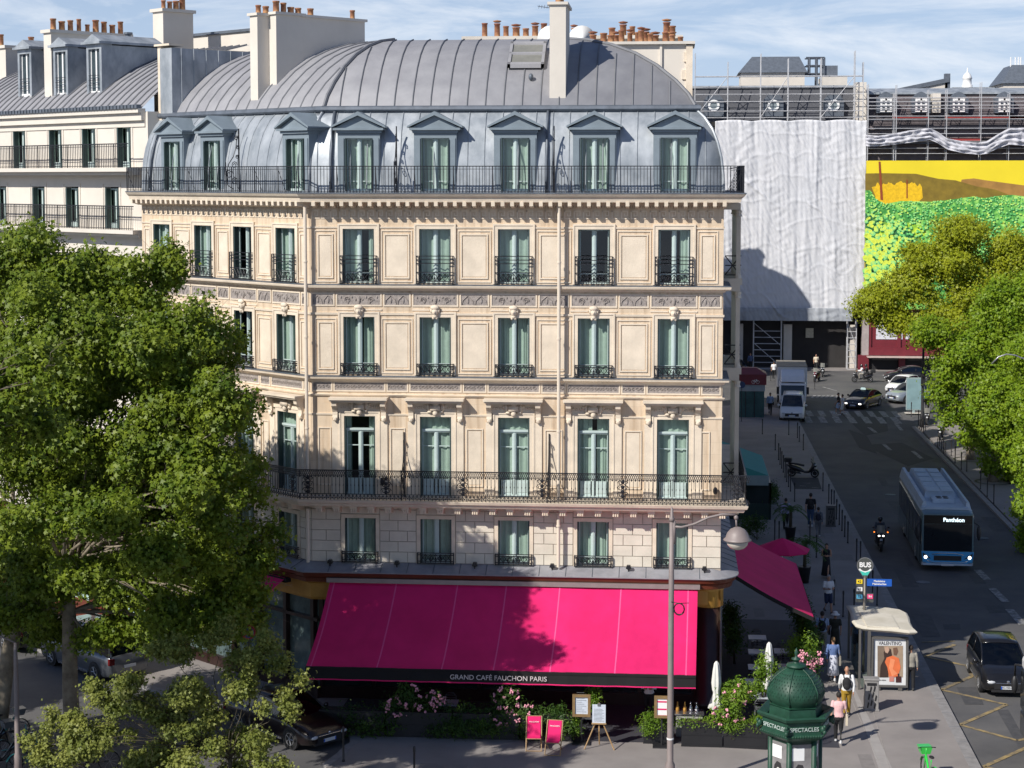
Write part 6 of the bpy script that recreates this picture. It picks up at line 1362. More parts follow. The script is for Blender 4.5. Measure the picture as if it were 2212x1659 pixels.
person('pedestrian in a dark top and pale shorts crossing left of the taxi', G(*R5b(1228, 1255), RZ), R(175), CB_, CLB, 1.74, bottom='shorts', z=RZ, ph=-1, shoes=(.6, .6, .6))
person('man in a lilac shirt walking away behind the spiky palm', at6(572, 885), UP_, CLV, CB_, 1.75, sleeve='long')
person('tall man in a black tee shirt walking away with an arm over the boy', at6(800, 858), UP_, CB_, CD, 1.88, bag='backpack', bagc=CB_, pose='arm' if False else 'walk', shoes=(.6, .6, .6))
person('boy in a grey top with a dark backpack walking beside the tall man in black', at6(870, 950), UP_, CG, CG, 1.62, bag='backpack', bagc=cloth('backpack_navy', (.02, .02, .035)), sleeve='long', ph=-1, shoes=(.6, .6, .6))
person('woman in a long black dress looking at her phone on the shaded pavement', at6(945, 1322), DN_, CB_, CB_, 1.66, pose='phone', bottom='dress', sleeve='none', longhair=True, hair=(.02, .012, .01))
person('grey haired man in a white tee shirt and navy shorts beside the pink side awning', at6(962, 1650), DN_+R(20), CW_, CN_, 1.72, pose='hold', bottom='shorts', hair=(.25, .24, .23))
R5p = lambda x, y, z=0: G(*R5(x, y), z)
person('man in a pale tee shirt and shorts with a small black backpack behind the oleanders', R5p(765, 915), UP_, CLB, CK, 1.75, bag='backpack', bagc=CB_, bottom='shorts', shoes=(.6, .6, .6))
person('person in a dark olive dress wearing a white bucket hat', R5p(850, 905), UP_, cloth('olive', (.035, .035, .025)), cloth('olive', (.035, .035, .025)), 1.66, hat=CW_, bottom='dress', ph=-1, bag='cross', bagc=CB_)
person('woman in a blue blouse and long white skirt with a tote bag', R5p(836, 1092), UP_, CBL, cloth('white_print', (.58, .60, .70)), 1.70, bottom='skirt', sleeve='long', bag='tote', bagc=CK, hair=(.28, .17, .08), shoes=(.6, .6, .6))
person('bald man in a white shirt and mustard trousers with a black backpack', R5p(925, 1322), UP_, CW_, CM, 1.80, bald=True, sleeve='long', bag='backpack', bagc=CB_, ph=-1)
person('man in a pink tee shirt and black trousers with a cream shoulder bag', R5p(872, 1500), UP_, CP, CB_, 1.76, bag='tote', bagc=CC, hair=(.015, .012, .01), shoes=(.6, .58, .5))
person('person in dark blue shorts waiting behind the bus shelter post', R5p(995, 925), UP_, CBL, CN_, 1.72, pose='stand', bottom='shorts')
person('person in a khaki coat standing behind the bus shelter advertisement', R5p(1345, 1150), UP_, CK, CB_, 1.70, pose='stand', sleeve='long')
person('man in a blue shirt beside the advertising box on the far right pavement', G(*R8(708, 1215)), DN_, cloth('sky_blue', (.14, .24, .48)), CB_, 1.76, sleeve='long')
person('person in a white top walking beside the left flank of the lorry', G(*R5b(540, 885)), UP_, CW_, CB_, 1.72)
person('person in a blue grey top by the scooters behind the burgundy kiosk', G(*R5b(290, 790)), DN_, cloth('dusk_blue', (.08, .11, .20)), CB_, 1.75, sleeve='long')
person('person in a pale striped top by the red and black scooter right of the lorry', G(*R5b(990, 800)), DN_, CC, CB_, 1.72)
person('waiter in a white shirt standing at the terrace entrance under the pink awning', PY(1402, 1500, -1.4)[:1]+(-1.4,), DN_, CW_, CB_, 1.78, pose='hold', sleeve='long')
HB_ = mat('helmet_black', (.015, .015, .018), .25, .05, coat=.5)
def rider(label, r, dx, c, hel, leg=CB_, z=0):
    p = (r[0]+cos(r[3])*dx, r[1]+sin(r[3])*dx); return person(label, p, r[3], c, leg, 1.75, pose='ride', sleeve='long', z=r[2]+.02+z, helmet=hel)
rider('rider in dark grey with a black helmet on the scooter left of the bus', RIDER1, -.15, cloth('rider_grey', (.05, .06, .075)), HB_)
rider('front rider in a white shirt on the far dark scooter', RIDER2, -.05, CW_, HB_, CK)
rider('passenger in black seated behind the rider in the white shirt', RIDER2, -.48, CB_, HB_, z=.04)
# ================================================================= foliage helper
def leafmat(name, c1, c2, trans=.35):
    m = mat(name, c1, .5, 0, 1.5, 0, col2=c2, trans=trans, spec=.35, lo=.35, hi=.65); return m
LF = leafmat('plane_leaf', (.08, .14, .010), (.23, .29, .025)); LFR = leafmat('lime_leaf', (.13, .24, .010), (.27, .37, .018)); LFY = leafmat('golden_leaf', (.235, .29, .012), (.38, .41, .02)); LFS = leafmat('sapling_leaf', (.15, .19, .035), (.30, .32, .075)); LFD = leafmat('shrub_leaf', (.03, .075, .015), (.09, .17, .02)); LFB = leafmat('bright_shrub_leaf', (.10, .20, .012), (.22, .34, .03)); FLW = mat('oleander_flower', (.78, .34, .42), .7, .2, 9)
BARK = mat('plane_bark', (.11, .085, .06), .9, 0, 2.2, .6, col2=(.30, .26, .19), bscale=12); STEM = mat('green_stem', (.06, .05, .03), .9, .2)
import numpy as np
def leaves(name, clumps, n, size, m, parent, seed=1, shell=.55, droop=.25, loc=(0, 0, 0), lobed=True):
    """clumps: (x, y, z, rx, ry, rz) volumes filled with twigs, each twig a spray of folded leaves"""
    rg = np.random.default_rng(seed); cl = np.array(clumps, float); vol = (cl[:, 3]*cl[:, 4]*cl[:, 5])**.75; pr = vol/vol.sum()
    per = 7; nt_ = n//per; ci = rg.choice(len(cl), nt_, p=pr); C = cl[ci]
    d = rg.normal(size=(nt_, 3)); d /= np.linalg.norm(d, axis=1)[:, None]; rr = (shell+(1-shell)*rg.random(nt_))**.8
    rr *= 1+.22*np.sin(d[:, 0]*5+ci)*np.cos(d[:, 2]*6+ci*2)+.12*rg.normal(size=nt_)
    T = C[:, :3]+d*C[:, 3:]*rr[:, None]
    P = np.repeat(T, per, 0)+rg.normal(size=(nt_*per, 3))*size*1.25; D = np.repeat(d, per, 0)
    N_ = nt_*per; nrm = D*.7+rg.normal(size=(N_, 3))*.5+np.array([-.25, -.35, .5]); nrm /= np.linalg.norm(nrm, axis=1)[:, None]
    a = rg.normal(size=(N_, 3)); a -= nrm*(a*nrm).sum(1)[:, None]; a /= np.linalg.norm(a, axis=1)[:, None]; b = np.cross(nrm, a)
    s = size*(.6+.8*rg.random(N_))[:, None]; f = nrm*s*.22
    if lobed: pts = [P-a*s*.62, P-b*s*.30-a*s*.1+f*.5, P-b*s*.62+a*s*.12-f, P-b*s*.2+a*s*.22+f*.3, P+a*s*.62-f*droop, P+b*s*.2+a*s*.22+f*.3, P+b*s*.62+a*s*.12-f, P+b*s*.30-a*s*.1+f*.5]
    else: pts = [P-a*s*.7, P-b*s*.22+f*.5, P+a*s*.7-f, P+b*s*.22+f*.5]
    k = len(pts); V = np.stack(pts, 1).reshape(-1, 3)-np.array(loc)
    me = bpy.data.meshes.new(name); me.vertices.add(len(V)); me.vertices.foreach_set('co', V.ravel()); me.loops.add(N_*k); me.loops.foreach_set('vertex_index', np.arange(N_*k)); me.polygons.add(N_)
    me.polygons.foreach_set('loop_start', np.arange(N_)*k); me.polygons.foreach_set('loop_total', np.full(N_, k)); me.materials.append(m); me.update(); me.validate()
    o = link(bpy.data.objects.new(name, me)); o.parent = parent; return o
def branches(mb, a, b, r0, depth, rnd):
    a = Vector(a); b = Vector(b); n = 5; pts = []; L_ = (b-a).length
    for i in range(n+1): f = i/n; pts.append(a.lerp(b, f)+Vector((rnd.uniform(-1, 1), rnd.uniform(-1, 1), rnd.uniform(-.5, .8)))*L_*.05*(0 < i < n)+Vector((0, 0, .08*L_*sin(pi*f))))
    mb.tube(pts, [r0*(1-.75*i/n) for i in range(n+1)], 7)
    if depth:
        for i in range(2, n+1):
            d = (b-a).normalized()*.6+Vector((rnd.uniform(-1, 1), rnd.uniform(-1, 1), rnd.uniform(-.3, .8))); branches(mb, pts[i], pts[i]+d.normalized()*min(L_*.3, 1.1), r0*(1-.7*i/n)*.5, depth-1, rnd)
def tree(name, label, base, trunk_top, r, clumps, n, size, m, seed=1, group=None, lean=(0, 0), inner=None, shell=.5, cat='tree', z=0):
    rnd = random.Random(seed); t = thing(name, label, cat, (*base, z), 0, group); mb = MB(); mb.smooth = True; top = Vector((base[0]+lean[0], base[1]+lean[1], trunk_top))
    b0 = Vector((*base, z)); mb.tube([b0, b0.lerp(top, .1), b0.lerp(top, .4)+Vector((rnd.uniform(-.1, .1), 0, 0)), b0.lerp(top, .75), top], [r*1.35, r*1.05, r*.95, r*.85, r*.8], 12)
    for ic, c in enumerate(clumps):
        if len(clumps) > 40 and ic % (5 if n > 30000 else 3): continue
        if c[2] < trunk_top-1: st_ = b0.lerp(top, .8)
        else: st_ = top
        branches(mb, st_, Vector(c[:3])+Vector((0, 0, -c[5]*.5)), r*(.42 if c[3] > 1.1 else .22), 1 if len(clumps) > 40 else 2, rnd)
    part('trunk', mb, BARK if r > .1 else STEM, t)
    leaves('crown', clumps, n, size, m, t, seed, shell, loc=(*base, z)); return t
def blob(u, v, d, rx, rz, ry=None):      # clump seen at a photo point, at a chosen distance along y
    x, z = PY(u, v, d); return (x, d, z, rx, ry or rx, rz)
def subclumps(cs, k, rnd, f=.5):
    out = []
    for c in cs:
        for _ in range(k):
            q = Vector((rnd.gauss(0, 1), rnd.gauss(0, 1), rnd.gauss(0, 1))).normalized()*rnd.uniform(.45, .95)
            out.append((c[0]+q.x*c[3], c[1]+q.y*c[4], c[2]+q.z*c[5], c[3]*f*rnd.uniform(.6, 1.2), c[4]*f*rnd.uniform(.6, 1.2), c[5]*f*rnd.uniform(.5, .95)))
    return out
# ---- the big plane trees on the left
y0 = -8.5
A = [blob(*q) for q in ((60, 590, y0, 1.9, 1.5), (190, 620, y0, 1.7, 1.3), (300, 620, y0, 1.5, 1.2), (365, 555, y0, .75, .75), (120, 820, y0, 2.2, 1.6), (320, 800, y0, 2.0, 1.5), (470, 740, y0, 1.1, 1.0), (430, 900, y0, 1.6, 1.3), (500, 1030, y0, 1.2, 1.3), (60, 1010, y0, 2.1, 1.7), (260, 1040, y0, 2.1, 1.6), (400, 1130, y0, 1.7, 1.4), (540, 1190, y0, 1.0, .9), (120, 1240, y0, 1.8, 1.2), (300, 1270, y0, 1.6, 1.0), (480, 1260, y0, 1.0, .7), (-40, 760, y0, 1.7, 1.6))]
A += [blob(*q) for q in ((370, 1330, -10.5, 1.3, .8), (480, 1320, -10, 1.1, .8), (530, 1240, -9.5, .7, .7), (280, 1350, -7, 1.2, .7), (20, 1330, -9, 1.2, .7), (110, 1360, -7, .9, .5), (520, 1350, -6, .9, .6), (330, 1360, y0, 1.1, .7), (450, 1350, y0, .9, .7), (545, 1290, y0, .7, .6), (220, 1370, y0, 1.0, .5), (590, 1150, y0, .5, .5), (150, 700, -11.5, 2.0, 1.5), (330, 760, -11.5, 1.8, 1.3), (430, 860, -11.5, 1.3, 1.2), (300, 950, -11.5, 1.9, 1.6), (460, 1010, -11.5, 1.2, 1.2), (100, 900, -11.5, 2.0, 1.6), (420, 1180, -11, 1.4, 1.0), (480, 880, -12.5, .9, .9), (400, 700, -10.5, 1.0, .8), (470, 1120, -12, .9, .9), (330, 1190, -13.5, 1.2, .7), (240, 1100, -14, 1.2, .8), (390, 1060, -13.5, 1.0, .8), (190, 1240, -13.5, 1.0, .6), (90, 1130, -14, 1.3, .8))]
rnd = random.Random(5); SA_ = subclumps(A, 8, rnd, .45)+[(*c[:3], c[3]*.7, c[4]*.7, c[5]*.7) for c in A]
x0 = G(118, 1700)[0]
tree('plane_tree', 'big dark green plane tree filling the left side in front of the cream building', (x0, y0+.3), 6.3, .27, SA_, 180000, .122, LF, 3, lean=(-.2, .3), shell=.3)
B2 = [blob(*q) for q in ((-60, 640, -5, 2.2, 1.8), (30, 900, -5, 2.2, 1.8), (-30, 1150, -5, 2.0, 1.6), (150, 1180, -4.5, 1.6, 1.2), (260, 1180, -4.6, 1.5, 1.2), (420, 1210, -4.8, 1.4, 1.2), (330, 960, -4.6, 1.5, 1.5), (200, 760, -4.8, 1.8, 1.6), (20, 1300, -5, 1.6, 1.0))]
SB_ = subclumps(B2, 6, rnd, .5)+B2
tree('plane_tree', 'plane tree with a mottled leaning trunk at the left edge, behind the big plane tree', (G(-20, 1600)[0], -5.2), 5.2, .30, SB_, 62000, .13, LF, 8, lean=(.9, .2), shell=.3)
# sunlit young tree in front
y2 = -13.5
C_ = [blob(*q) for q in ((280, 1480, y2, .5, .4), (180, 1560, y2, .5, .35), (80, 1600, y2, .4, .3), (640, 1470, y2, .3, .3), (420, 1560, y2, .8, .5), (500, 1600, y2, .8, .5), (130, 1690, y2, .7, .5), (470, 1370, y2, .5, .45), (360, 1420, y2, .7, .55), (560, 1400, y2, .55, .5), (610, 1440, y2, .35, .4), (430, 1490, y2, .9, .6), (540, 1510, y2, .7, .6), (200, 1500, y2, .45, .35), (300, 1530, y2, .6, .4), (120, 1560, y2, .45, .35), (230, 1600, y2, .8, .5), (400, 1620, y2, 1.0, .6), (560, 1600, y2, .6, .6), (90, 1640, y2, .35, .3), (480, 1690, y2, 1.0, .6), (160, 1620, y2, .6, .4), (340, 1560, y2, .7, .45), (620, 1520, y2, .4, .4), (330, 1660, y2, .9, .45), (600, 1660, y2, .5, .4), (250, 1530, y2, .5, .35), (510, 1440, y2, .6, .45))]
SC_ = subclumps(C_, 5, rnd, .5)
tree('young_tree', 'sunlit pale green young tree with bare twigs at the bottom left', (G(430, 1900)[0], y2), 2.2, .09, SC_, 46000, .085, LFS, 12, shell=.15)
def wl(X, Y): return (CX+X*cos(YAW)-Y*sin(YAW), CY+X*sin(YAW)+Y*cos(YAW))
for i, (X, Y, lab) in enumerate(((-24, 51, 'plane tree added just outside the view on the near left to shade the cars'), (-29.5, 58, 'plane tree added farther left, outside the view, to shade the near road'))):  # unseen trees, added to cast shade over the lower left
    bx, by = wl(X, Y); cs = [(bx+q[0], by+q[1], q[2], 2.2, 2.2, 1.9) for q in ((0, 0, 11.5), (1.8, 1.2, 9.5), (-1.8, .5, 9.5), (.5, -1.8, 9.5), (1.2, -.5, 13), (0, 1.5, 12.5))]
    tree('plane_tree', lab, (bx, by), 6.5, .25, subclumps(cs, 5, random.Random(i), .5), 26000, .22, LF, 40+i, shell=.3)
bx, by = wl(-19, 44); cs = [(*wl(X, Y), z, r, r, r*.85) for X, Y, z, r in ((-13.0, 45, 14.0, 1.2), (-14.2, 45.3, 12.8, 1.2), (-15.4, 45, 14.4, 1.3), (-12.3, 45.5, 12.7, .9), (-16.5, 44.5, 12.5, 1.3), (-11.9, 45.2, 14.3, .7))]  # crown added here to throw dappled shade before the terrace
tree('plane_tree', 'plane tree branch added nearest the viewer to dapple the pavement, overlapping the far left of the big crown', (bx, by), 9.0, .25, subclumps(cs, 5, random.Random(7), .5), 15000, .13, LF, 77, shell=.3)
# ---- trees along the right pavement
def rtree(label, u, v, cl, n, m, seed, size=.2, trunk=4.2, r=.26, base=None):
    b = base or G(u, v); cs = [blob(a, b_, b[1]+dy, rx, rz) for a, b_, dy, rx, rz in cl]; rn = random.Random(seed)
    tree('plane_tree', label, b, trunk, r, subclumps(cs, 6, rn, .52)+cs, n, size, m, seed, group='plane trees along the right pavement', shell=.35)
rtree('golden topped plane tree farthest along the right pavement, below the yellow banner', 2040, 860, ((2070, 505, 0, 2.0, 1.6), (2050, 570, 0, 2.4, 1.9), (2185, 560, 0, 2.2, 2.2), (1900, 640, 0, 1.4, 1.1), (2100, 640, 0, 2.2, 1.8), (1930, 690, 0, 1.6, .9), (1960, 620, 0, 2.0, 1.6), (2150, 640, 0, 2.4, 2.0), (1890, 660, 0, 1.9, 1.2), (2040, 700, 0, 3.0, 1.7), (2190, 740, 0, 2.4, 1.8), (1990, 560, 0, 1.5, 1.2)), 100000, LFY, 21, .155, base=(G(2100, 880)[0]-.5, 73))
rtree('green plane tree second from the far end of the right pavement', 2120, 960, ((2090, 760, 0, 2.3, 1.8), (2190, 800, 0, 2.4, 2.0), (2010, 720, 0, 1.4, 1.1), (2120, 880, 0, 2.0, 1.5), (2040, 850, 0, 1.0, 1.0), (2220, 900, 0, 2.0, 1.6), (2060, 800, 0, 1.8, 1.4), (2160, 700, 0, 2.2, 1.6), (2230, 660, 0, 2.4, 2.4), (2180, 650, 0, 2.0, 1.6), (2050, 900, 0, .9, .8), (2110, 940, 0, 1.3, 1.0)), 70000, LFR, 22, .15, base=G(2096, 992))
rtree('green plane tree with a pale straight trunk on the right pavement', 2145, 1040, ((2160, 850, 0, 1.8, 1.6), (2230, 900, 0, 2.2, 2.0), (2140, 950, 0, 1.2, 1.1), (2210, 1010, 0, 1.4, 1.0), (2240, 760, 0, 2.0, 1.6), (2130, 900, 0, 1.3, 1.2), (2200, 950, 0, 1.8, 1.3), (2150, 1000, 0, .9, .7)), 54000, LFR, 23, .145, base=G(2145, 1040))
rtree('plane tree whose branches enter from the right edge above the bus', 2300, 1150, ((2290, 900, 0, 2.0, 2.2), (2240, 1060, 0, 1.1, 1.0), (2300, 1150, 0, 1.9, 1.4), (2210, 1150, 0, .45, .4), (2330, 800, 0, 2.0, 2.0), (2235, 980, 0, 1.3, 1.2), (2215, 1090, 0, .7, .6), (2225, 1175, 0, .6, .45), (2250, 860, 0, 1.3, 1.3)), 46000, LFR, 24, .14, base=G(2300, 1190))
# ---- shrubs and potted plants
def shrub(name, label, clumps, n, size, m, group=None, flowers=0, seed=1, cat='shrub', stem=True):
    b = min(c[2]-c[5] for c in clumps); b = b if b < 1.3 else .2; c0_ = clumps[0]; t = thing(name, label, cat, (c0_[0], c0_[1], max(0, b-.2)), 0, group)
    leaves('foliage', clumps, n, size, m, t, seed, .2, loc=t.location, lobed=False)
    s_ = MB(); s_.smooth = True
    for i, c in enumerate(clumps): s_.tube([(c0_[0]+.03*i, c0_[1], max(0, b-.2)), (c[0], c[1], c[2])], [.03, .012], 5)
    part('stem', s_, STEM, t)
    if flowers:
        rn = random.Random(seed); f = MB(); f.smooth = True
        for _ in range(flowers):
            c = rn.choice(clumps); q = Vector((rn.gauss(0, .6), -abs(rn.gauss(0, .6)), rn.gauss(.1, .5))).normalized(); p = (c[0]+q.x*c[3]*1.05, c[1]+q.y*c[4]*1.05, c[2]+q.z*c[5]*1.05)
            for k in range(4): f.ball((p[0]+rn.uniform(-.06, .06), p[1]+rn.uniform(-.06, .06), p[2]+rn.uniform(-.06, .06)), .038, 5, 4)
        o = part('flower', f, FLW, t); o['kind'] = 'stuff'
    return t
PBX = mat('planter_black', (.014, .014, .016), .5, .15, 2)
def planter(x0, y0, x1, y1, h=.85, label=None, group='black planter boxes round the terrace'):
    l = hypot(x1-x0, y1-y0); t = thing('planter', label, 'planter', (x0, y0, 0), atan2(y1-y0, x1-x0), group); m = MB(); m.box(0, 0, .03, l, .45, h-.02); obj('box', m, PBX, t)
    m = MB(); m.box(-.02, -.02, h-.02, l+.02, .47, h+.02); m.box(-.01, -.015, .0, l+.01, .0, .06); m.box(-.01, -.012, h*.5-.01, l+.01, 0, h*.5+.01); obj('rim', m, PBX, t); m = MB(); m.poly([(.03, .03, h+.022), (l-.03, .03, h+.022), (l-.03, .42, h+.022), (.03, .42, h+.022)]); obj('soil', m, mat('soil', (.03, .02, .012), .95, .2), t); return t
px = lambda u, y=-4.1: PY(u, 1590, y)[0]
PL = [(690, 830, 'black planter at the left end of the terrace, under the awning corner'), (835, 975, 'black planter under the left oleander'), (980, 1120, 'black planter under the white flowering oleander behind the awning lettering'), (1125, 1235, 'black planter behind the two pink deck chairs')]
for a, b, lab in PL: planter(px(a), -4.1, px(b), -4.1, .85, lab)
planter(px(1390), -4.1, px(1455), -4.1, .7, 'black planter with bright box shrub left of the lamp post'); planter(px(1472), -4.3, px(1560), -4.3, .8, 'black planter right of the lamp post'); planter(px(1563), -4.3, px(1655), -4.4, .8, 'black planter behind the green column on its left')
planter(px(1662), -4.4, 3.9, 6.5, .75, 'long black planter running back along the street side of the terrace')
def S6(u, v, y, rx, rz, ry=None): x, z = PY(u, v, y); return (x, y, z, rx, ry or min(rx, .35), rz)
yy = -3.9
shrub('oleander', 'pink flowering oleander at the left of the terrace under the awning', [S6(880, 1500, yy, .45, .4), (*S6(910, 1530, yy, .5, .35),), S6(850, 1530, yy, .4, .4), S6(940, 1510, yy, .3, .25)], 1800, .09, LFD, flowers=46, seed=2)
shrub('oleander', 'white and pink oleander below the lettering of the awning', [S6(1095, 1510, yy, .42, .42), S6(1130, 1540, yy, .4, .3), S6(1080, 1550, yy, .35, .3)], 1700, .09, LFD, flowers=40, seed=3)
for i, (u, v) in enumerate(((760, 1545), (820, 1550), (960, 1548), (1010, 1545), (1060, 1548), (1150, 1550), (1210, 1548), (700, 1560))):
    shrub('shrub', 'dark dense shrub filling the shaded planters under the awning', [S6(u, v, yy, .55, .42), S6(u+20, v+22, yy-.15, .5, .3), S6(u-20, v+28, yy-.15, .45, .25)], 1500, .085, LFD, seed=60+i, group='dark shrubs filling the shaded planters')
for i, (u, v, rx, lab) in enumerate(((730, 1560, .6, 'dark shrub at the far left planter'), (990, 1555, .5, 'dark leafy shrub between the two oleanders'), (1045, 1560, .35, 'low pale green shrub between the oleanders'), (1190, 1545, .5, 'dark green shrub behind the left deck chair'), (1225, 1565, .35, 'pale shrub behind the right deck chair'))):
    shrub('shrub', lab, [S6(u, v, yy, rx, .3), S6(u+18, v+8, yy, rx*.7, .25)], 1100, .07, LFB if 'pale' in lab else LFD, seed=10+i, group='shrubs in the terrace planters')
shrub('shrub', 'tall pale leafy plant behind the wooden menu frame', [S6(1283, 1500, -3.4, .22, .3), S6(1285, 1520, -3.4, .2, .3)], 600, .08, LFB, seed=20)
shrub('box_shrub', 'bright box shrub left of the lamp post', [S6(1405, 1555, -4.0, .42, .3), S6(1435, 1560, -4.0, .35, .3), S6(1400, 1575, -4.2, .35, .2)], 2000, .06, LFB, seed=21)
shrub('ground_cover', 'low trailing green plants right of the lamp post', [S6(1500, 1562, -4.1, .45, .1), S6(1535, 1560, -4.1, .4, .1), S6(1475, 1560, -4.1, .3, .15)], 1500, .05, LFB, seed=22)
shrub('oleander', 'tall pink oleander beside the front closed parasol', [S6(1578, 1520, -4.1, .4, .45), S6(1560, 1545, -4.1, .4, .3), S6(1600, 1500, -4.1, .3, .3), S6(1575, 1560, -4.1, .45, .3)], 2200, .09, LFB, flowers=22, seed=23)
shrub('box_shrub', 'yellow green mound spilling over the planter left of the green column', [S6(1580, 1572, -4.3, .32, .2), S6(1605, 1566, -4.2, .3, .2), S6(1640, 1560, -4.2, .4, .3), S6(1655, 1545, -4.2, .3, .3)], 2200, .055, LFB, seed=24)
def R5y(x, y, yy_, rx, rz): u, v = R5(x, y); return S6(u, v, yy_, rx, rz)
shrub('shrub', 'rounded green bush above the pink flowers near the pavement', [R5y(620, 850, 3.2, .5, .45), R5y(580, 880, 3.2, .4, .4), R5y(660, 880, 3.2, .4, .4), R5y(620, 960, 3.2, .4, .4)], 2400, .08, LFB, seed=25)
shrub('oleander', 'pink oleander overhanging the pavement behind the green column', [R5y(690, 940, 2.0, .4, .35), R5y(720, 980, 2.0, .3, .3), R5y(670, 990, 2.0, .3, .3)], 900, .08, LFD, flowers=40, seed=26)
shrub('climbing_plant', 'tall yellow green plant beside the rear closed parasol', [R5y(375, 960, -.8, .18, .45), R5y(380, 1050, -.8, .3, .4), R5y(360, 1120, -.8, .3, .25), R5y(440, 1000, -.8, .2, .3)], 1500, .08, LFB, seed=27)
shrub('climbing_plant', 'leafy shrub between the two closed parasols', [R5y(190, 1120, -3, .4, .2), R5y(240, 1180, -3, .4, .2), R5y(150, 1170, -3, .35, .25), R5y(290, 1180, -3, .25, .15)], 1300, .09, LFB, seed=28)
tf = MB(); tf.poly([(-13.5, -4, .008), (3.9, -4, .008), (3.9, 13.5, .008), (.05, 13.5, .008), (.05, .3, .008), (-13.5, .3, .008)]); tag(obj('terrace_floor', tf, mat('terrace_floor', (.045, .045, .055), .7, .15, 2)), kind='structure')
for i, (x, y) in enumerate(((3.6, 4.3), (3.65, 6.6), (3.6, 9.0), (3.6, 11.5), (.7, 9), (.7, 5.5))):
    shrub('shrub', 'dark leafy plant in the shade of the side awning', [(x, y, 1.3, .4, .5, .5), (x, y+.5, .9, .4, .4, .5), (x-.1, y-.4, 1.6, .3, .3, .35)], 1500, .09, LFD, seed=80+i, group='dark plants under the side awning')
# ================================================================= street furniture
BOL = mat('bollard_paint', (.03, .028, .028), .5, .15, 4)
bm = MB(); bm.smooth = True; bm.lathe([(.045, 0), (.045, .06), (.033, .08), (.033, .98), (.045, 1.0), (.04, 1.05), (.048, 1.10), (.035, 1.15), (.008, 1.17)], 10); bme = bm.mesh('bollard', BOL)
def bollard(p, label, group):
    o = link(bpy.data.objects.new('bollard', bme)); o.location = (*p, 0); tag(o, label, 'bollard', group)
LB = [(478, 150), (508, 240), (522, 282), (537, 318), (552, 355), (568, 400), (583, 440), (600, 487), (617, 528), (655, 622), (735, 150), (915, 525), (968, 637), (993, 690), (1017, 700), (1040, 785), (1065, 835), (1090, 890), (1115, 945), (1143, 1003), (1223, 1170), (1258, 1195), (795, 1000), (855, 1135), (472, 985), (512, 1000), (1017, 1570), (1333, 1400), (1370, 1480), (1412, 1575), (1100, 1680), (1200, 1660)]
for x, y in LB: bollard(at6(x, y), 'thin dark steel bollard along the shaded left pavement', 'bollards on the left pavement')
for x, y in ((548, 955), (605, 975), (617, 1000), (375, 950), (430, 600), (718, 655)): bollard(G(*R4(x, y)), 'thin dark steel bollard along the shaded left pavement', 'bollards on the left pavement')
R7b = lambda x, y: src(2400+x/3.317, 1200+y/3.317)
for p in [R7b(*q) for q in ((765, 200), (800, 270), (858, 328), (907, 345), (1033, 507), (1095, 575), (1155, 640))]+[R8(*q) for q in ((540, 1280), (617, 1370), (1008, 1650))]: bollard(G(*p), 'thin dark steel bollard on the right pavement below the plane trees', 'bollards on the right pavement')
for x, y in ((742, 1645), (895, 1690)): bollard(G(x, y), 'short dark post on the corner pavement at the bottom of the view', 'posts on the corner pavement')
hm_ = MB(); hm_.smooth = True; hm_.tube([(-.3, 0, 0), (-.3, 0, .6), (-.2, 0, .75), (.2, 0, .75), (.3, 0, .6), (.3, 0, 0)], .028, 6); hme = hm_.mesh('bike_hoop', BOL)
for p in [R7b(*q) for q in ((648, 118), (683, 145), (705, 175))]+[R8(*q) for q in ((660, 1425), (682, 1440), (640, 1410))]: o = link(bpy.data.objects.new('bike_hoop', hme)); o.location = (*G(*p), 0); o.rotation_euler = (0, 0, R(70)); tag(o, 'small dark bike hoop on the right pavement near the parked scooters', 'bike hoop', 'bike hoops on the right pavement')
gm = MB(); gm.smooth = True; gm.rings([[(r*cos(q), r*sin(q), .015) for q in [2*pi*k/24 for k in range(24)]] for r in (.62, .72)], caps=False); gme = gm.mesh('tree_grate', BOL)
for x, y in ((1150, 440), (940, 235)): o = link(bpy.data.objects.new('tree_grate', gme)); o.location = (*G(*R7b(x, y)), .002); o.scale = (1.6, 1.6, 1); tag(o, 'round iron tree grate at the foot of a plane tree on the right pavement', 'tree grate', 'tree grates on the right pavement')
def signdisc(t, name, c, r, m, y=-.02, n=20, d=.03):
    b = MB(); b.rings([[(c[0]+r*cos(q), y+e, c[2]+r*sin(q)) for q in [2*pi*k/n for k in range(n)]] for e in (0, d)]); return obj(name, b, m, t)
LG = mat('lamp_grey_paint', (.23, .19, .18), .5, .1, 3)
# ---- lamp post
b = G(1447, 1712); t = thing('street_lamp', 'tall grey street lamp with a curved arm and ball lamp before the corner building', 'street lamp', (*b, 0)); ztop = PY(1451, 1095, b[1])[1]
m = MB(); m.smooth = True; m.lathe([(.16, 0), (.15, .9), (.10, 1.0), (.095, 3), (.085, ztop*.7), (.07, ztop-.45)], 12); m.lathe([(.085, ztop-.45), (.085, ztop-.35), (.05, ztop-.3), (.04, ztop-.05), (.01, ztop)], 10); obj('pole', m, LG, t)
P_ = lambda u, v: (lambda q: (q[0]-b[0], 0, q[1]))(PY(u, v, b[1]))
m = MB(); m.smooth = True; m.tube([P_(1453, 1137), P_(1472, 1139), P_(1500, 1132), P_(1530, 1118), P_(1560, 1111), P_(1588, 1112)], .038, 8); m.tube([P_(1456, 1125), P_(1456, 1175)], .05, 8); m.ball(P_(1590, 1118), (.07, .07, .08), 8, 6); m.tube([P_(1590, 1120), P_(1591, 1140)], .03, 6); obj('arm', m, LG, t)
c = P_(1593, 1165); r_ = .37
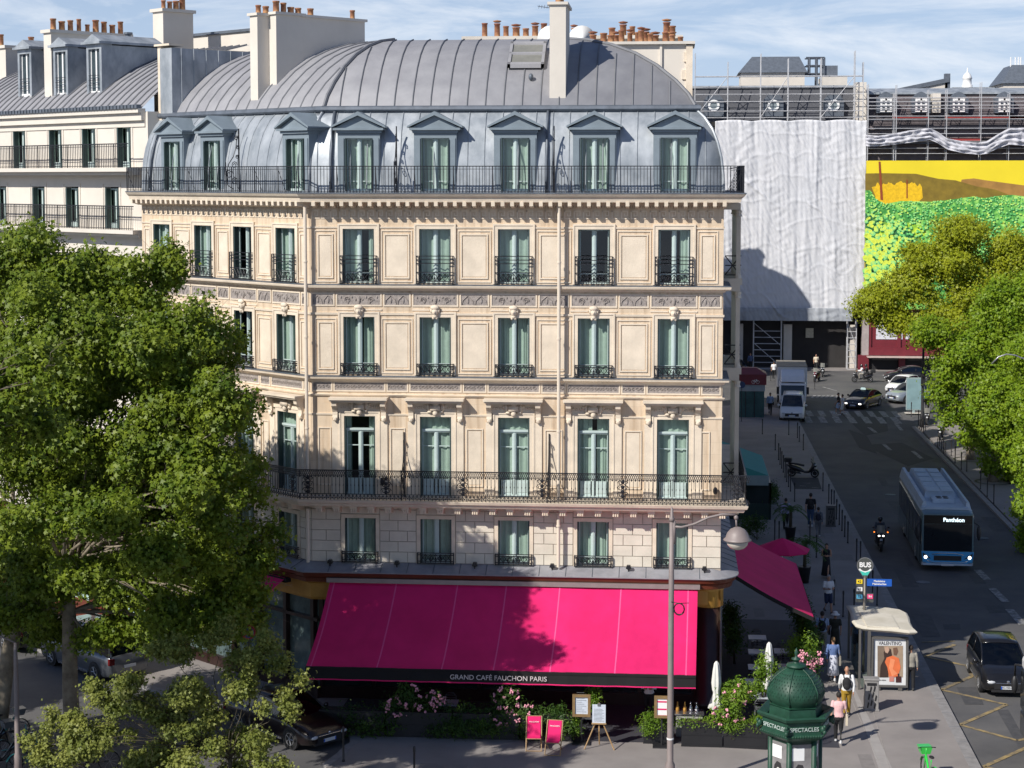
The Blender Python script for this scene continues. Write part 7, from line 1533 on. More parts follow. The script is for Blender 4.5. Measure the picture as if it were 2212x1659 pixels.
m = MB(); m.smooth = True; m.lathe([(.02, r_+.02), (.10, r_), (.22, r_*.84), (.32, r_*.52), (r_, .04), (r_+.06, .0), (r_+.06, -.03), (r_-.02, -.04)], 24, c); obj('lamp_hood', m, LG, t)
m = MB(); m.smooth = True; m.lathe([(r_-.03, -.04), (.31, -.17), (.22, -.27), (.1, -.32), (.01, -.33)], 24, c); obj('lamp_globe', m, mat('globe_glass', (.50, .46, .40), .15, .05), t)
m = MB(); m.smooth = True; q = P_(1467, 1314)
for k in range(3): m.tube([(q[0]+(.15+.01*k)*cos(a*pi/6), -.09-.01*k, q[2]+(.17+.01*k)*sin(a*pi/6)) for a in range(13)], .014, 5)
m.tube([(.0, -.1, q[2]+.22), (q[0], -.1, q[2]+.18), (q[0]+.3, -.12, q[2]+.2)], .012, 4); obj('cable_coil', m, BLK, t)
m = MB(); m.lathe([(.11, 0), (.11, .05)], 12, (0, 0, PY(1447, 1597, b[1])[1])); obj('white_band', m, WHITE, t)
# ---- morris column
KG = mat('kiosk_green', (.012, .055, .032), .5, .3, 4, .15, bscale=40); KGD = mat('kiosk_green_dark', (.008, .035, .022), .4, .2, 4)
z3 = 3.05; b = G(1718, 1583, z3); t = thing('advertising_column', 'dark green domed advertising column lettered SPECTACLES on the corner pavement', 'advertising column', (*b, 0)); ph = R(13)
hexr = lambda r, z: (r, z)
m = MB(); m.lathe([(.72, .25), (.72, z3-.05)], 6, ph=ph); obj('core', m, KGD, t)
m = MB(); m.lathe([(.86, 0), (.86, .22), (.76, .30)], 6, ph=ph); obj('plinth', m, KG, t)
m = MB()
for k in range(6): a = ph+k*pi/3; m.smooth = True; m.lathe([(.085, .3), (.085, z3-.05)], 12, (.74*cos(a), .74*sin(a), 0))
obj('corner_column', m, KG, t) if False else None
for k in range(6):
    a = ph+k*pi/3; m = MB(); m.smooth = True; m.lathe([(.08, .3), (.08, z3-.05)], 12, (.73*cos(a), .73*sin(a), 0)); obj('corner_column', m, KG, t)
m = MB(); m.lathe([(.80, z3-.05), (1.05, z3+.10), (1.06, z3+.16), (1.0, z3+.2), (.98, z3+.52), (1.12, z3+.60), (1.16, z3+.68), (1.10, z3+.72), (.86, z3+.62), (.80, z3+.50)], 6, ph=ph); fr_ = obj('cornice', m, KG, t)
m = MB(); m.lathe([(.80, z3+.48), (.76, z3+.86), (.80, z3+.90), (.70, z3+.93)], 6, ph=ph); m.lathe([(.84, z3+.48), (.84, z3+.56)], 6, ph=ph); obj('drum', m, KG, t)
m = MB(); DP = [(.70, .92), (.80, 1.05), (.84, 1.20), (.82, 1.36), (.74, 1.52), (.61, 1.68), (.44, 1.82), (.26, 1.92), (.17, 1.96)]
m.rings([[(r*(1-.035*abs(sin((q-ph)*3)))*cos(q), r*(1-.035*abs(sin((q-ph)*3)))*sin(q), z3+z) for q in [ph+2*pi*k/48 for k in range(48)]] for r, z in DP]); m.sm = [True]*len(m.sm); dome = obj('dome', m, KG, t, smooth=50)
m = MB(); m.smooth = True
for k in range(6): a = ph+k*pi/3; m.tube([(r*1.01*cos(a), r*1.01*sin(a), z3+z) for r, z in DP], .022, 5)
for j, (r, z) in enumerate([(.835, 1.22), (.83, 1.3), (.80, 1.39), (.77, 1.47), (.72, 1.55), (.66, 1.63), (.58, 1.71), (.49, 1.79)]):
    n = 42
    for k in range(n):
        a = 2*pi*(k+.5*(j % 2))/n; rr = r*(1-.035*abs(sin((a-ph)*3)))+.004; m.ball((rr*cos(a), rr*sin(a), z3+z), (.013, .013, .04), 5, 4)
obj('dome_scales', m, KG, dome)
m = MB(); m.smooth = True; m.lathe([(.20, 1.93), (.30, 1.96), (.28, 2.02), (.10, 2.05), (.06, 2.12), (.13, 2.15), (.14, 2.19), (.04, 2.23), (.04, 2.28), (.06, 2.36), (.03, 2.44), (.005, 2.5)], 16, (0, 0, z3)); obj('finial', m, KG, t)
m = MB(); 
for k in range(6):
    a = ph+k*pi/3; m.smooth = True
    for (dr, dz, q) in ((1.06, .36, .09), (1.12, .28, .06), (1.12, .44, .05)): m.ball((dr*cos(a), dr*sin(a), z3+dz), (q, q, q*1.2), 7, 5)
    for i in range(14):
        p0 = Vector((cos(a), sin(a)))*1.05; p1 = Vector((cos(a+pi/3), sin(a+pi/3)))*1.05; p = p0.lerp(p1, (i+.5)/14); m.ball((p.x, p.y, z3+.15), (.03, .03, .04), 5, 4)
obj('cornice_ornament', m, KG, fr_)
LET = mat('pale_green_letter', (.42, .50, .46), .6, 0)
for k in range(6):
    a = ph+(k+.5)*pi/3; rr = 1.0*cos(pi/6)+.012
    text('lettering', 'SPECTACLES', .165, LET, fr_, (rr*cos(a), rr*sin(a), z3+.35), (R(90), 0, a+pi/2), bold=.002, sx=.92)
POS1 = mat('poster_grey', (.20, .19, .19), .5, .5, 1.5); POSL = mat('poster_face', (.62, .60, .58), .6, .1); POSD = mat('poster_dark', (.03, .028, .03), .6, .2)
for k in (3, 4, 5, 0):
    a = ph+(k+.5)*pi/3; ap = .72*cos(pi/6)+.012; w = .31
    def Q(x, z, o=0): return ((ap+o)*cos(a)-x*sin(a), (ap+o)*sin(a)+x*cos(a), z)
    m = MB(); m.poly([Q(-w, .4), Q(w, .4), Q(w, z3-.15), Q(-w, z3-.15)]); po = obj('poster', m, POS1, t)
    m = MB(); m.poly([Q(-.28, z3-.62, .006), Q(.08, z3-.62, .006), Q(.08, z3-.25, .006), Q(-.28, z3-.25, .006)]); obj('poster_title', m, WHITE, po)
    m = MB(); m.poly([Q(x, z, .005) for x, z in ((-.2, z3-.85), (-.1, z3-.72), (.04, z3-.75), (.12, z3-1.0), (.16, z3-1.5), (-.22, z3-1.5), (-.24, z3-1.1))]); obj('poster_hair', m, POSD, po)
    m = MB(); m.poly([Q(-.05+.07*cos(q), z3-1.0+.11*sin(q), .009) for q in [2*pi*i/14 for i in range(14)]]); m.poly([Q(x, z, .009) for x, z in ((-.09, z3-1.1), (-.02, z3-1.1), (.02, z3-1.3), (.2, z3-1.5), (.2, z3-1.7), (-.2, z3-1.7), (-.18, z3-1.45))]); obj('poster_figure', m, POSL, po)
# ---- bus shelter and stop
AL = mat('shelter_grey', (.10, .095, .09), .5, .1, 2); RF = mat('shelter_roof', (.50, .46, .37), .7, 0, 1.2, col2=(.66, .62, .53))
zr = 2.36; out = [G(*R5(x, y), zr) for x, y in ((925, 598), (990, 597), (1060, 603), (1200, 613), (1280, 625), (1322, 645), (1338, 675), (1345, 710), (1362, 742), (1390, 768), (1340, 771), (1230, 758), (1120, 750), (1030, 742), (985, 728), (962, 700), (958, 665), (945, 630))]
cx_ = sum(p[0] for p in out)/len(out); cy_ = sum(p[1] for p in out)/len(out)
gp = G(*R5(1210, 1128), .15); t = thing('bus_shelter', 'pale wavy roofed bus shelter with a lit advertising panel at the kerb', 'bus shelter', (gp[0], gp[1], 0))
m = MB(); ins = [(cx_+(p[0]-cx_)*.93, cy_+(p[1]-cy_)*.93) for p in out]
m.rings([[(*p, zr-.12) for p in ins], [(*p, zr-.03) for p in out], [(*p, zr+.01) for p in out], [(*p, zr+.06) for p in ins]]); part('shelter_roof', m, RF, t)
m = MB(); L4 = [G(*R5(x, y), zr+.075) for x, y in ((1015, 640), (1220, 655), (1270, 742), (1060, 730))]
m.rings([[(*p, zr+.06) for p in L4], [(*p, zr+.10) for p in L4]]); part('roof_hatch', m, RF, t)
pa = PY(*R5(1092, 800), gp[1]); pb = PY(*R5(1328, 1132), gp[1]); x0, x1, z0, z1 = pa[0], pb[0], max(.12, pb[1]), pa[1]
m = MB(); pframe(m, x0, x1, z0, z1, .07, .10, y=gp[1]+.08); m.box(x0, gp[1]+.08, z0, x1, gp[1]+.14, z1); m.box(x0-.14, gp[1]-.02, 0, x0-.03, gp[1]+.12, zr-.05); m.box(x0+.2, gp[1]+.0, 0, x0+.35, gp[1]+.1, z0); m.box(x1-.35, gp[1], 0, x1-.2, gp[1]+.1, z0); part('panel_frame', m, AL, t)
yp = gp[1]+.07
def AP_(x, y, o=0):  # region-5 crop point on the poster plane
    q = PY(*R5(x, y), yp-o); return (q[0], yp-o, q[1])
def ad(name, pts, c, o, rough=.4): m = MB(); m.poly([AP_(x, y, o) for x, y in pts][::-1]); return part(name, m, mat('ad_'+name, c, rough, .1, 3), t)
ad('paper', [(1106, 812), (1316, 815), (1316, 1117), (1106, 1117)], (.66, .67, .68), .004)
ad('picture', [(1130, 858), (1297, 858), (1297, 1065), (1130, 1065)], (.36, .27, .19), .010)
ad('stone_shape', [(1130, 858), (1170, 858), (1185, 930), (1150, 1065), (1130, 1065)], (.20, .15, .11), .014)
ad('dark_figure', [(1170, 900), (1195, 870), (1218, 880), (1225, 920), (1205, 960), (1200, 1065), (1145, 1065), (1150, 990), (1175, 940)], (.05, .03, .025), .018)
ad('first_face', [(1178, 868), (1200, 862), (1208, 885), (1196, 908), (1180, 900)], (.50, .33, .24), .022)
ad('second_face', [(1232, 872), (1258, 868), (1266, 895), (1254, 922), (1236, 918)], (.16, .09, .06), .018)
ad('orange_dress', [(1190, 935), (1230, 922), (1270, 940), (1282, 1000), (1262, 1062), (1205, 1062), (1195, 1000), (1178, 965)], (.72, .17, .06), .022)
ad('dress_fold', [(1215, 940), (1245, 950), (1230, 1010), (1262, 1040), (1225, 1058), (1205, 1000)], (.82, .28, .13), .026)
ad('pink_bottle', [(1207, 1058), (1238, 1058), (1238, 1092), (1207, 1092)], (.55, .22, .18), .026); ad('dark_bottle', [(1250, 1058), (1286, 1058), (1286, 1098), (1250, 1098)], (.06, .02, .02), .026)
ad('bottle_cap', [(1262, 1040), (1272, 1040), (1272, 1058), (1262, 1058)], (.04, .02, .02), .026)
q = AP_(1212, 842); w_ = AP_(1300, 838)[0]-AP_(1130, 838)[0]
text('lettering', 'VALENTINO', .19, POSD, t, (q[0]-t.location[0], q[1]-.012-t.location[1], q[2]), (R(90), 0, 0), sx=w_/(.19*6.2))
q = AP_(1150, 1083); text('lettering', 'BORN IN ROMA', .055, POSD, t, (q[0]-t.location[0], q[1]-.012-t.location[1], q[2]), (R(90), 0, 0))
xs = x0-.42; m = MB()
for (x, yb_) in ((xs, gp[1]+.1), (xs-.1, gp[1]+3.2), (x0-.1, gp[1]+3.3)): m.box(x-.04, yb_-.04, 0, x+.04, yb_+.04, zr-.08)
m.box(xs-.5, gp[1]+1.2, .45, xs-.1, gp[1]+2.6, .5); part('shelter_post', m, AL, t)
m = MB(); m.box(xs-.01, gp[1]+.15, .15, xs+.01, gp[1]+3.1, 2.3); part('glass_panel', m, GLASS, t)
# the stop pole
q = G(*R5(1043, 634), zr); t = thing('bus_stop_sign', 'bus stop pole with round BUS sign, line numbers and blue stop name', 'bus stop', (*q, 0)); y = q[1]
PP = lambda x, y_: (lambda w: (w[0]-q[0], w[1]))(PY(*R5(x, y_), y))
c = PP(1048, 330); m = MB(); m.smooth = True; m.tube([(0, 0, 0), (0, 0, c[1]-.25)], .05, 8); obj('pole', m, mat('pole_grey', (.20, .18, .15), .5, .1, metal=.3), t)
SG = mat('sign_grey', (.07, .075, .07), .5, .03); m = MB(); m.rings([[(c[0]+.31*cos(a)*(1 if sin(a) > -.2 else (1+.0*a)), e, c[1]+.31*sin(a)) for a in [2*pi*k/28 for k in range(28)]] for e in (-.05, .03)]); m.prism([(c[0]-.26, c[1]-.17), (c[0]-.06, c[1]-.48), (c[0]+.06, c[1]-.48), (c[0]+.26, c[1]-.17)], -.045, .028, 'y'); s1 = obj('round_sign', m, SG, t)
m = MB(); m.rings([[(c[0]+rr*cos(a), -.053, c[1]+rr*sin(a)) for a in [R(210)+R(120)*k/10 for k in range(11)]] for rr in (.29, .22)], caps=False, closed=False); obj('sign_arc', m, WHITE, s1)
m = MB(); m.prism([(c[0]-.20, c[1]-.20), (c[0]-.10, c[1]-.38), (c[0]+.10, c[1]-.38), (c[0]+.20, c[1]-.20), (c[0], c[1]-.27)], -.06, -.05, 'y'); obj('sign_teal', m, mat('sign_teal', (.05, .50, .40), .5, 0), s1)
m = MB(); m.rings([[(c[0]+rr*cos(a), -.052, c[1]+rr*sin(a)) for a in [2*pi*k/28 for k in range(28)]] for rr in (.31, .295)], caps=False); obj('sign_rim', m, RIM, s1)
text('lettering', 'BUS', .26, WHITE, s1, (c[0], -.055, c[1]+.02), (R(90), 0, 0), bold=.008)
def plate_(x0, y0, x1, y1, col, txt, size, tc, e=-.03, par=t, nm='plate'):
    a = PP(x0, y1); d = PP(x1, y0); m = MB(); m.box(a[0], e-.02, a[1], d[0], e, d[1]); o = obj(nm, m, col, par)
    if txt:
        for i, l_ in enumerate(txt.split('|')): text('lettering', l_, size, tc, o, ((a[0]+d[0])/2, e-.026, (a[1]+d[1])/2+(.5*(txt.count('|'))-i)*size*1.05), (R(90), 0, 0), ext=.002, bold=.001 if len(txt) < 4 else .002)
    return o
plate_(1060, 420, 1223, 464, mat('sign_blue', (.01, .09, .42), .4, .03), 'Madeleine|Malesherbes', .105, WHITE)
plate_(986, 417, 1033, 570, SG, None, 0, None); plate_(1057, 513, 1103, 571, SG, None, 0, None)
plate_(991, 421, 1030, 448, mat('sign_yellow', (.85, .62, .02), .5, 0), '42', .14, BLK, -.055); plate_(991, 472, 1030, 497, WHITE, '45', .13, BLK, -.055); plate_(991, 520, 1030, 546, mat('sign_cyan', (.12, .50, .75), .5, 0), '52', .13, BLK, -.055); plate_(1061, 518, 1099, 547, mat('sign_pink', (.70, .06, .20), .5, 0), '94', .13, WHITE, -.055)
# ---- litter bins
def bin_(p, label, m_=AL):
    t = thing('litter_bin', label, 'litter bin', (*p, 0)); m = MB(); m.box(-.25, -.19, .05, .25, .19, 1.1); m.box(-.28, -.22, 1.1, .28, .22, 1.16); m.box(-.28, -.22, 0, .28, .22, .06); obj('casing', m, m_, t, bevel=.02)
    m = MB(); m.box(-.17, -.20, .92, .17, -.188, 1.02); [m.prism([(a_, b_), (a_+.05, b_-.02), (a_+.09, b_+.16), (a_+.04, b_+.22)], -.2, -.19, 'y') for a_, b_ in ((-.17, .12), (-.05, .2), (.07, .1), (-.14, .42), (.0, .5), (.1, .38), (-.08, .7), (.05, .72))]; obj('opening', m, BLK, t); return t
bin_(R5p(1087, 1275), 'grey litter bin with cut out pattern beside the advertising panel', mat('bin_grey', (.26, .25, .24), .5, .15, 4)); bin_(at6(985, 845), 'dark litter bin beside the row of bollards on the shaded pavement')
# ---- burgundy roofed kiosk, pavilion, box
a = G(*R5b(120, 1330)); c = G(*R5b(436, 1290)); x1 = c[0]; yk = c[1]; x0 = x1-2.3
t = thing('bicycle_kiosk', 'teal glass kiosk with burgundy roof showing a white bicycle on the left pavement', 'kiosk', (x0+1, yk+1, 0)); z1 = PY(*R5b(300, 1010), yk)[1]; z2 = PY(*R5b(300, 940), yk)[1]; z3_ = PY(*R5b(300, 870), yk)[1]
m = MB(); m.box(x0, yk, 0, x1, yk+2.2, z1); part('glass_wall', m, mat('teal_glass', (.05, .11, .11), .15, .3, 1), t); m = MB(); m.box(x0-.05, yk-.05, z1, x1+.05, yk+2.25, z2); part('pale_band', m, mat('kiosk_band', (.30, .34, .37), .5), t)
m = MB(); m.box(x0-.15, yk-.15, z2, x1+.15, yk+2.3, z3_+.3); m.rings([[(x0-.2, yk-.2, z3_+.3), (x1+.2, yk-.2, z3_+.3), (x1+.2, yk+2.4, z3_+.3), (x0-.2, yk+2.4, z3_+.3)], [(x0+.6, yk+.8, z3_+.75), (x1-.6, yk+.8, z3_+.75), (x1-.6, yk+1.4, z3_+.75), (x0+.6, yk+1.4, z3_+.75)]]); ro_ = part('kiosk_roof', m, BUR, t)
m = MB(); qx, qz = PY(*R5b(345, 912), yk-.16)
for dx in (-.17, .17): m.tube([(qx+dx+.13*cos(a_*pi/6), yk-.17, qz+.13*sin(a_*pi/6)) for a_ in range(13)], .012, 4)
for p0, p1 in (((-.17, 0), (-.08, .16)), ((-.08, .16), (.1, .16)), ((.1, .16), (.17, 0)), ((-.08, .16), (0, 0)), ((0, 0), (.1, .16)), ((-.17, 0), (0, 0)), ((.1, .16), (.08, .23))): m.tube([(qx+p0[0], yk-.17, qz+p0[1]), (qx+p1[0], yk-.17, qz+p1[1])], .012, 4)
o = obj('bicycle_mark', m, WHITE, ro_); 
m = MB()
for k in range(3): m.box(x0+.1+k*.7, yk-.03, 0, x0+.16+k*.7, yk, z1)
part('mullion', m, BLK, t)
c = at6(436, 788); x1, y1 = c; z1 = PY(*R6b(300, 447), y1)[1]
t = thing('cafe_pavilion', 'dark green glass cafe pavilion under a teal awning against the shaded facades', 'pavilion', (x1-1, y1+2, 0)); x0 = .2
m = MB(); m.box(x0, y1, 0, x1, y1+.06, .9); m.box(x1-.06, y1, 0, x1, y1+7, .9)
for x in (x0, (x0+x1)/2, x1-.08): m.box(x, y1, .9, x+.08, y1+.08, z1)
for k in range(5): m.box(x1-.08, y1+k*1.7, .9, x1, y1+k*1.7+.08, z1)
m.box(x0, y1, z1-.1, x1, y1+7, z1); part('pavilion_frame', m, mat('pavilion_green', (.008, .03, .025), .4, .2), t); m = MB(); m.box(x0, y1+.03, .9, x1-.03, y1+.04, z1-.1); part('pane', m, MATS['shop_glass'], t)
TEAL = mat('teal_canvas', (.05, .26, .24), .8, .05, 2); a = PY(*R6b(165, 345), y1); xv = PY(*R6b(415, 380), y1-.1)[0]; zv = PY(*R6b(400, 380), y1-.1)[1]
m = MB(); m.rings([[(x0, y1-.2, zv+1.2), (x0, y1+7.2, zv+1.2)], [(xv, y1-.2, zv), (xv, y1+7.2, zv)]], caps=False, closed=False); m.poly([(x0, y1-.2, zv+1.2), (xv, y1-.2, zv), (x0, y1-.2, zv)]); ta = part('awning', m, TEAL, t)
m = MB(); m.box(x0, y1-.26, zv-.55, xv, y1-.2, zv); m.box(xv-.02, y1-.2, zv-.4, xv+.02, y1+7.2, zv); m.box(x0, y1+7.2, zv+1.15, x0+.1, y1+7.4, zv+1.3); va_ = obj('valance', m, mat('pale_canvas', (.24, .30, .30), .8, .05), ta); va_.location = (0, 0, 0)
text('lettering', 'café de paris', .17, BLK, ta, ((x0+xv)/2+.4, y1-.27, zv-.28), (R(90), 0, 0)) if False else None
leaves('hedge', [(x1+.25, y1+1.5+k*.8, .95, .3, .5, .4) for k in range(5)]+[(x1-.6, y1+.6, .9, .5, .4, .3)], 1600, .1, LFD, None, 31, .2, lobed=False); tag(bpy.data.objects['hedge'], 'low hedge at the outer corner of the teal awning pavilion', 'hedge')
q = G(*R8(565, 1245)); t = thing('advertising_box', 'pale teal advertising box standing on the tip of the right pavement', 'advertising box', (*q, 0)); m = MB(); m.box(-.62, -.1, .25, .62, .1, 2.9); m.box(-.1, -.1, 0, .1, .1, .25); obj('case', m, mat('ad_box_teal', (.28, .36, .37), .4, .15, 1), t, bevel=.03); m = MB(); m.box(-.56, -.112, .35, .56, -.1, 2.8); obj('panel', m, mat('ad_box_panel', (.22, .34, .37), .3, .2, 1.2), t); m = MB(); m.box(-.7, -.25, 0, .7, .25, .05); obj('base', m, RENDS, t)
q = G(*R8(655, 1395)); t = thing('traffic_pole', 'dark street pole between the advertising box and the parked scooter', 'pole', (*q, 0)); m = MB(); m.smooth = True; m.lathe([(.16, 0), (.15, 1.0), (.11, 1.1), (.10, 4.6), (.06, 8)], 10); obj('shaft', m, BLK, t); m = MB(); m.box(-.16, -.3, 3.2, .16, -.08, 4.2); obj('signal_box', m, BLK, t)
q = G(*R5b(195, 1335)); t = thing('road_sign', 'round blue road sign on a thin pole in front of the burgundy kiosk', 'road sign', (*q, 0)); m = MB(); m.tube([(0, 0, 0), (0, 0, 3.1)], .03, 6); obj('pole', m, BLK, t); signdisc(t, 'sign_face', (0, 0, 2.9), .27, mat('road_sign_blue', (.03, .06, .16), .4, .1)); 
q = G(1538, 1620); xx, zz_ = PY(537, 1365, -6.5); t = thing('road_sign', 'round no parking sign with red ring half hidden behind the young tree', 'road sign', (xx, -6.5, 0)); m = MB(); m.tube([(0, 0, 0), (0, 0, zz_+.2)], .03, 6); obj('pole', m, BLK, t); signdisc(t, 'sign_ring', (0, 0, zz_), .24, mat('road_sign_red', (.30, .02, .03), .4, .1), -.04); signdisc(t, 'sign_face', (0, 0, zz_), .19, mat('road_sign_blue2', (.03, .05, .30), .4, .1), -.05, d=.01)
m = MB(); m.cbox((0, -.055, zz_), (.38, .006, .04), ry=R(45)); m.cbox((0, -.055, zz_), (.38, .006, .04), ry=R(-45)); obj('sign_cross', m, MATS['road_sign_red'], t)
q = G(2200, 1000); t = thing('street_lamp', 'thin pale arched street lamp rising out of the green trees on the right', 'street lamp', (24.5, 45, 0)); zt_ = PY(2170, 765, 45)[1]; xt_ = [PY(u, v, 45) for u, v in ((2140, 785), (2155, 770), (2172, 764), (2190, 766), (2204, 772))]
m = MB(); m.smooth = True; m.tube([(0, 0, 0), (0, 0, zt_*.6), (0, 0, zt_*.85)], [.09, .07, .05], 8); obj('pole', m, RIM, t); m = MB(); m.smooth = True; m.tube([(0, 0, zt_*.85)]+[(p[0]-24.5, -.3, p[1]) for p in xt_[::-1]], .045, 6); obj('arm', m, RIM, t)
# ---- left lamp pole in the shade
q = G(40, 1700); t = thing('street_lamp', 'slim grey lamp pole at the left edge beside the plane tree trunk', 'street lamp', (*q, 0)); m = MB(); m.smooth = True; m.lathe([(.14, 0), (.12, 1), (.09, 1.1), (.07, 4.0), (.05, 4.6)], 10); obj('pole', m, LG, t); m = MB(); m.smooth = True; m.tube([(0, 0, 4.6), (-.5, 0, 4.8), (-1.2, 0, 4.75)], .03, 6); m.ball((-1.3, 0, 4.6), .25, 10, 8); obj('lamp_head', m, LG, t)
# ---- parasols
def closed_parasol(p, zt_, label):
    t = thing('closed_parasol', label, 'parasol', (*p, 0), 0, None); m = MB(); m.tube([(0, 0, 0), (0, 0, zt_)], .025, 6); m.lathe([(.25, 0), (.25, .05)], 12); obj('pole', m, WHITE, t)
    m = MB(); m.smooth = True; h = zt_; m.rings([[((1+.22*sin(a*6+z))*r*cos(a), (1+.22*sin(a*6+z))*r*sin(a), z) for a in [2*pi*k/30 for k in range(30)]] for r, z in ((.02, h), (.07, h-.08), (.11, h-.35), (.14, h-.75), (.11, h-1.05), (.10, h-1.15), (.15, h-1.3), (.24, h-1.62), (.22, h-1.64))]); obj('folded_canopy', m, mat('cream_canvas', (.66, .66, .62), .85, .05), t)
x, z = PY(*R5(75, 958), -3.2); closed_parasol((x, -3.2), z, 'closed white parasol in the front corner of the terrace'); x, z = PY(*R5(420, 833), -.8); closed_parasol((x, -.8), z, 'closed white parasol farther back on the side terrace')
x, y = G(1690, 1185, 2.45); t = thing('open_parasol', 'open pink parasol over the shaded end of the side terrace', 'parasol', (x, y, 0)); m = MB(); m.tube([(0, 0, 0), (0, 0, 2.9)], .03, 6); m.lathe([(.3, 0), (.3, .06)], 12); obj('pole', m, WHITE, t)
m = MB(); m.rings([[(r*cos(a), r*sin(a), z) for a in [2*pi*k/8+.2 for k in range(8)]] for r, z in ((1.25, 2.35), (1.27, 2.4), (.6, 2.7), (.05, 2.92))], caps=False); obj('canopy', m, PINK, t)
# ---- tables and chairs of the side terrace
CHM = mat('chair_grey', (.16, .17, .18), .4, .1, metal=.3)
def chair0():
    t = thing('cafe_chair', 'x', 'chair', (0, 0, 0)); m = MB(); m.box(-.2, -.2, .43, .2, .2, .46); obj('seat', m, CHM, t)
    m = MB(); m.smooth = True; m.tube([(-.2, .2, .45), (-.2, .25, .72), (-.12, .27, .84), (.12, .27, .84), (.2, .25, .72), (.2, .2, .45)], .017, 6)
    for z in (.58, .68, .77): m.tube([(-.19, .24, z), (.19, .24, z)], .012, 4)
    obj('backrest', m, CHM, t)
    for sx in (-.18, .18):
        for sy in (-.18, .18): m = MB(); m.tube([(sx, sy, .44), (sx*1.15, sy*1.15, 0)], .014, 5); obj('leg', m, CHM, t)
    return t
def table0():
    t = thing('cafe_table', 'x', 'table', (0, 0, 0)); m = MB(); m.box(-.35, -.35, .71, .35, .35, .745); obj('tabletop', m, mat('pale_tabletop', (.50, .54, .58), .3, .05), t); m = MB(); m.smooth = True; m.lathe([(.22, 0), (.2, .03), (.03, .05), (.03, .7)], 10); obj('leg', m, IRON, t); return t
c0_, t0_ = chair0(), table0(); first = [True, True]
TL = [(1.4, -.6), (1.3, 1.2), (2.7, 1.6), (1.5, 3.2), (2.6, 3.4), (1.6, 5.4), (2.6, 5.6), (1.7, 7.6), (2.9, -.4), (-4.6, -2.2), (-9.5, -2.4)]
for i, (x, y) in enumerate(TL):
    o = t0_ if first[0] else copy_tree(t0_); first[0] = False; place(o, (x, y, 0)); tag(o, 'square pale topped cafe table under the pink side awning' if x > 0 else 'square pale topped cafe table behind the planters under the long awning', 'table', 'tables on the side terrace' if x > 0 else 'tables under the long awning')
    for dy, rz in ((-.55, pi), (.55, 0)):
        o = c0_ if first[1] else copy_tree(c0_); first[1] = False; place(o, (x, y+dy, 0), rz); tag(o, 'grey metal cafe chair at a table under the pink side awning' if x > 0 else 'grey metal cafe chair behind the planters under the long awning', 'chair', 'chairs on the side terrace' if x > 0 else 'chairs under the long awning')
for (u, v) in ((1668, 1193), (1700, 1222), (1707, 1238)):
    x, y = G(u, v, .74); t = thing('round_table', 'round pale table by the potted palm and pink parasol', 'table', (x, y, 0), 0, 'round tables by the potted palms'); m = MB(); m.lathe([(.38, .71), (.38, .74)], 20); obj('tabletop', m, MATS['pale_tabletop'], t); m = MB(); m.lathe([(.22, 0), (.03, .04), (.03, .71)], 10); obj('leg', m, IRON, t)
def palm(p, h, r, label, seed):
    rn = random.Random(seed); t = thing('potted_palm', label, 'palm', (*p, 0)); m = MB(); m.smooth = True; m.lathe([(.20, 0), (.30, .75), (.32, .78), (.27, .78)], 14); obj('pot', m, PBX, t); m = MB(); m.smooth = True; m.tube([(0, 0, .7), (.02, 0, h)], [.09, .07], 8); obj('trunk', m, STEM, t)
    m = MB()
    for k in range(26):
        a = rn.uniform(0, 2*pi); e = rn.uniform(.1, 1.2); pts = [Vector((r*q*cos(a)*cos(e*.8), r*q*sin(a)*cos(e*.8), h+r*(q*sin(e)-q*q*.75))) for q in (0, .3, .6, .85, 1)]; m.tube(pts, .01, 3)
        sd = Vector((-sin(a), cos(a), 0))
        for i in range(1, 5):
            for q in (0, .33, .66):
                c_ = pts[i-1].lerp(pts[i], q); dd = (pts[i]-pts[i-1]).normalized()
                for s in (-1, 1): m.poly([c_, c_+sd*s*.16+dd*.10+Vector((0, 0, -.05)), c_+dd*.05])
    obj('fronds', m, LFD, t)
a = at6(745, 1365); palm(a, 1.9, 1.15, 'potted palm with drooping fronds beside the tips of the pink parasol', 1); a = at6(615, 985); palm((a[0], a[1]), 1.7, 1.0, 'potted spiky palm behind the pink parasol', 2)
x, y = G(*R4(250, 1060)); shrub('conifer', 'dark conifer shrub against the shaded facade beyond the teal awning', [(.9, y, 1.2, .7, .7, 1.0), (.9, y+.3, 2.5, .5, .5, 1.0), (1.0, y+1.6, 1.5, .6, .6, 1.3), (.8, y+3, 3.0, .5, .5, 1.4)], 3500, .12, LFD, seed=40)
x, y = G(*R4(340, 1640)); shrub('shrub', 'dark bushy plant between the globe lamp and the spiky palm', [(x, y, .8, .6, .5, .6), (x-.6, y, .7, .5, .5, .6)], 1300, .1, LFD, seed=41)
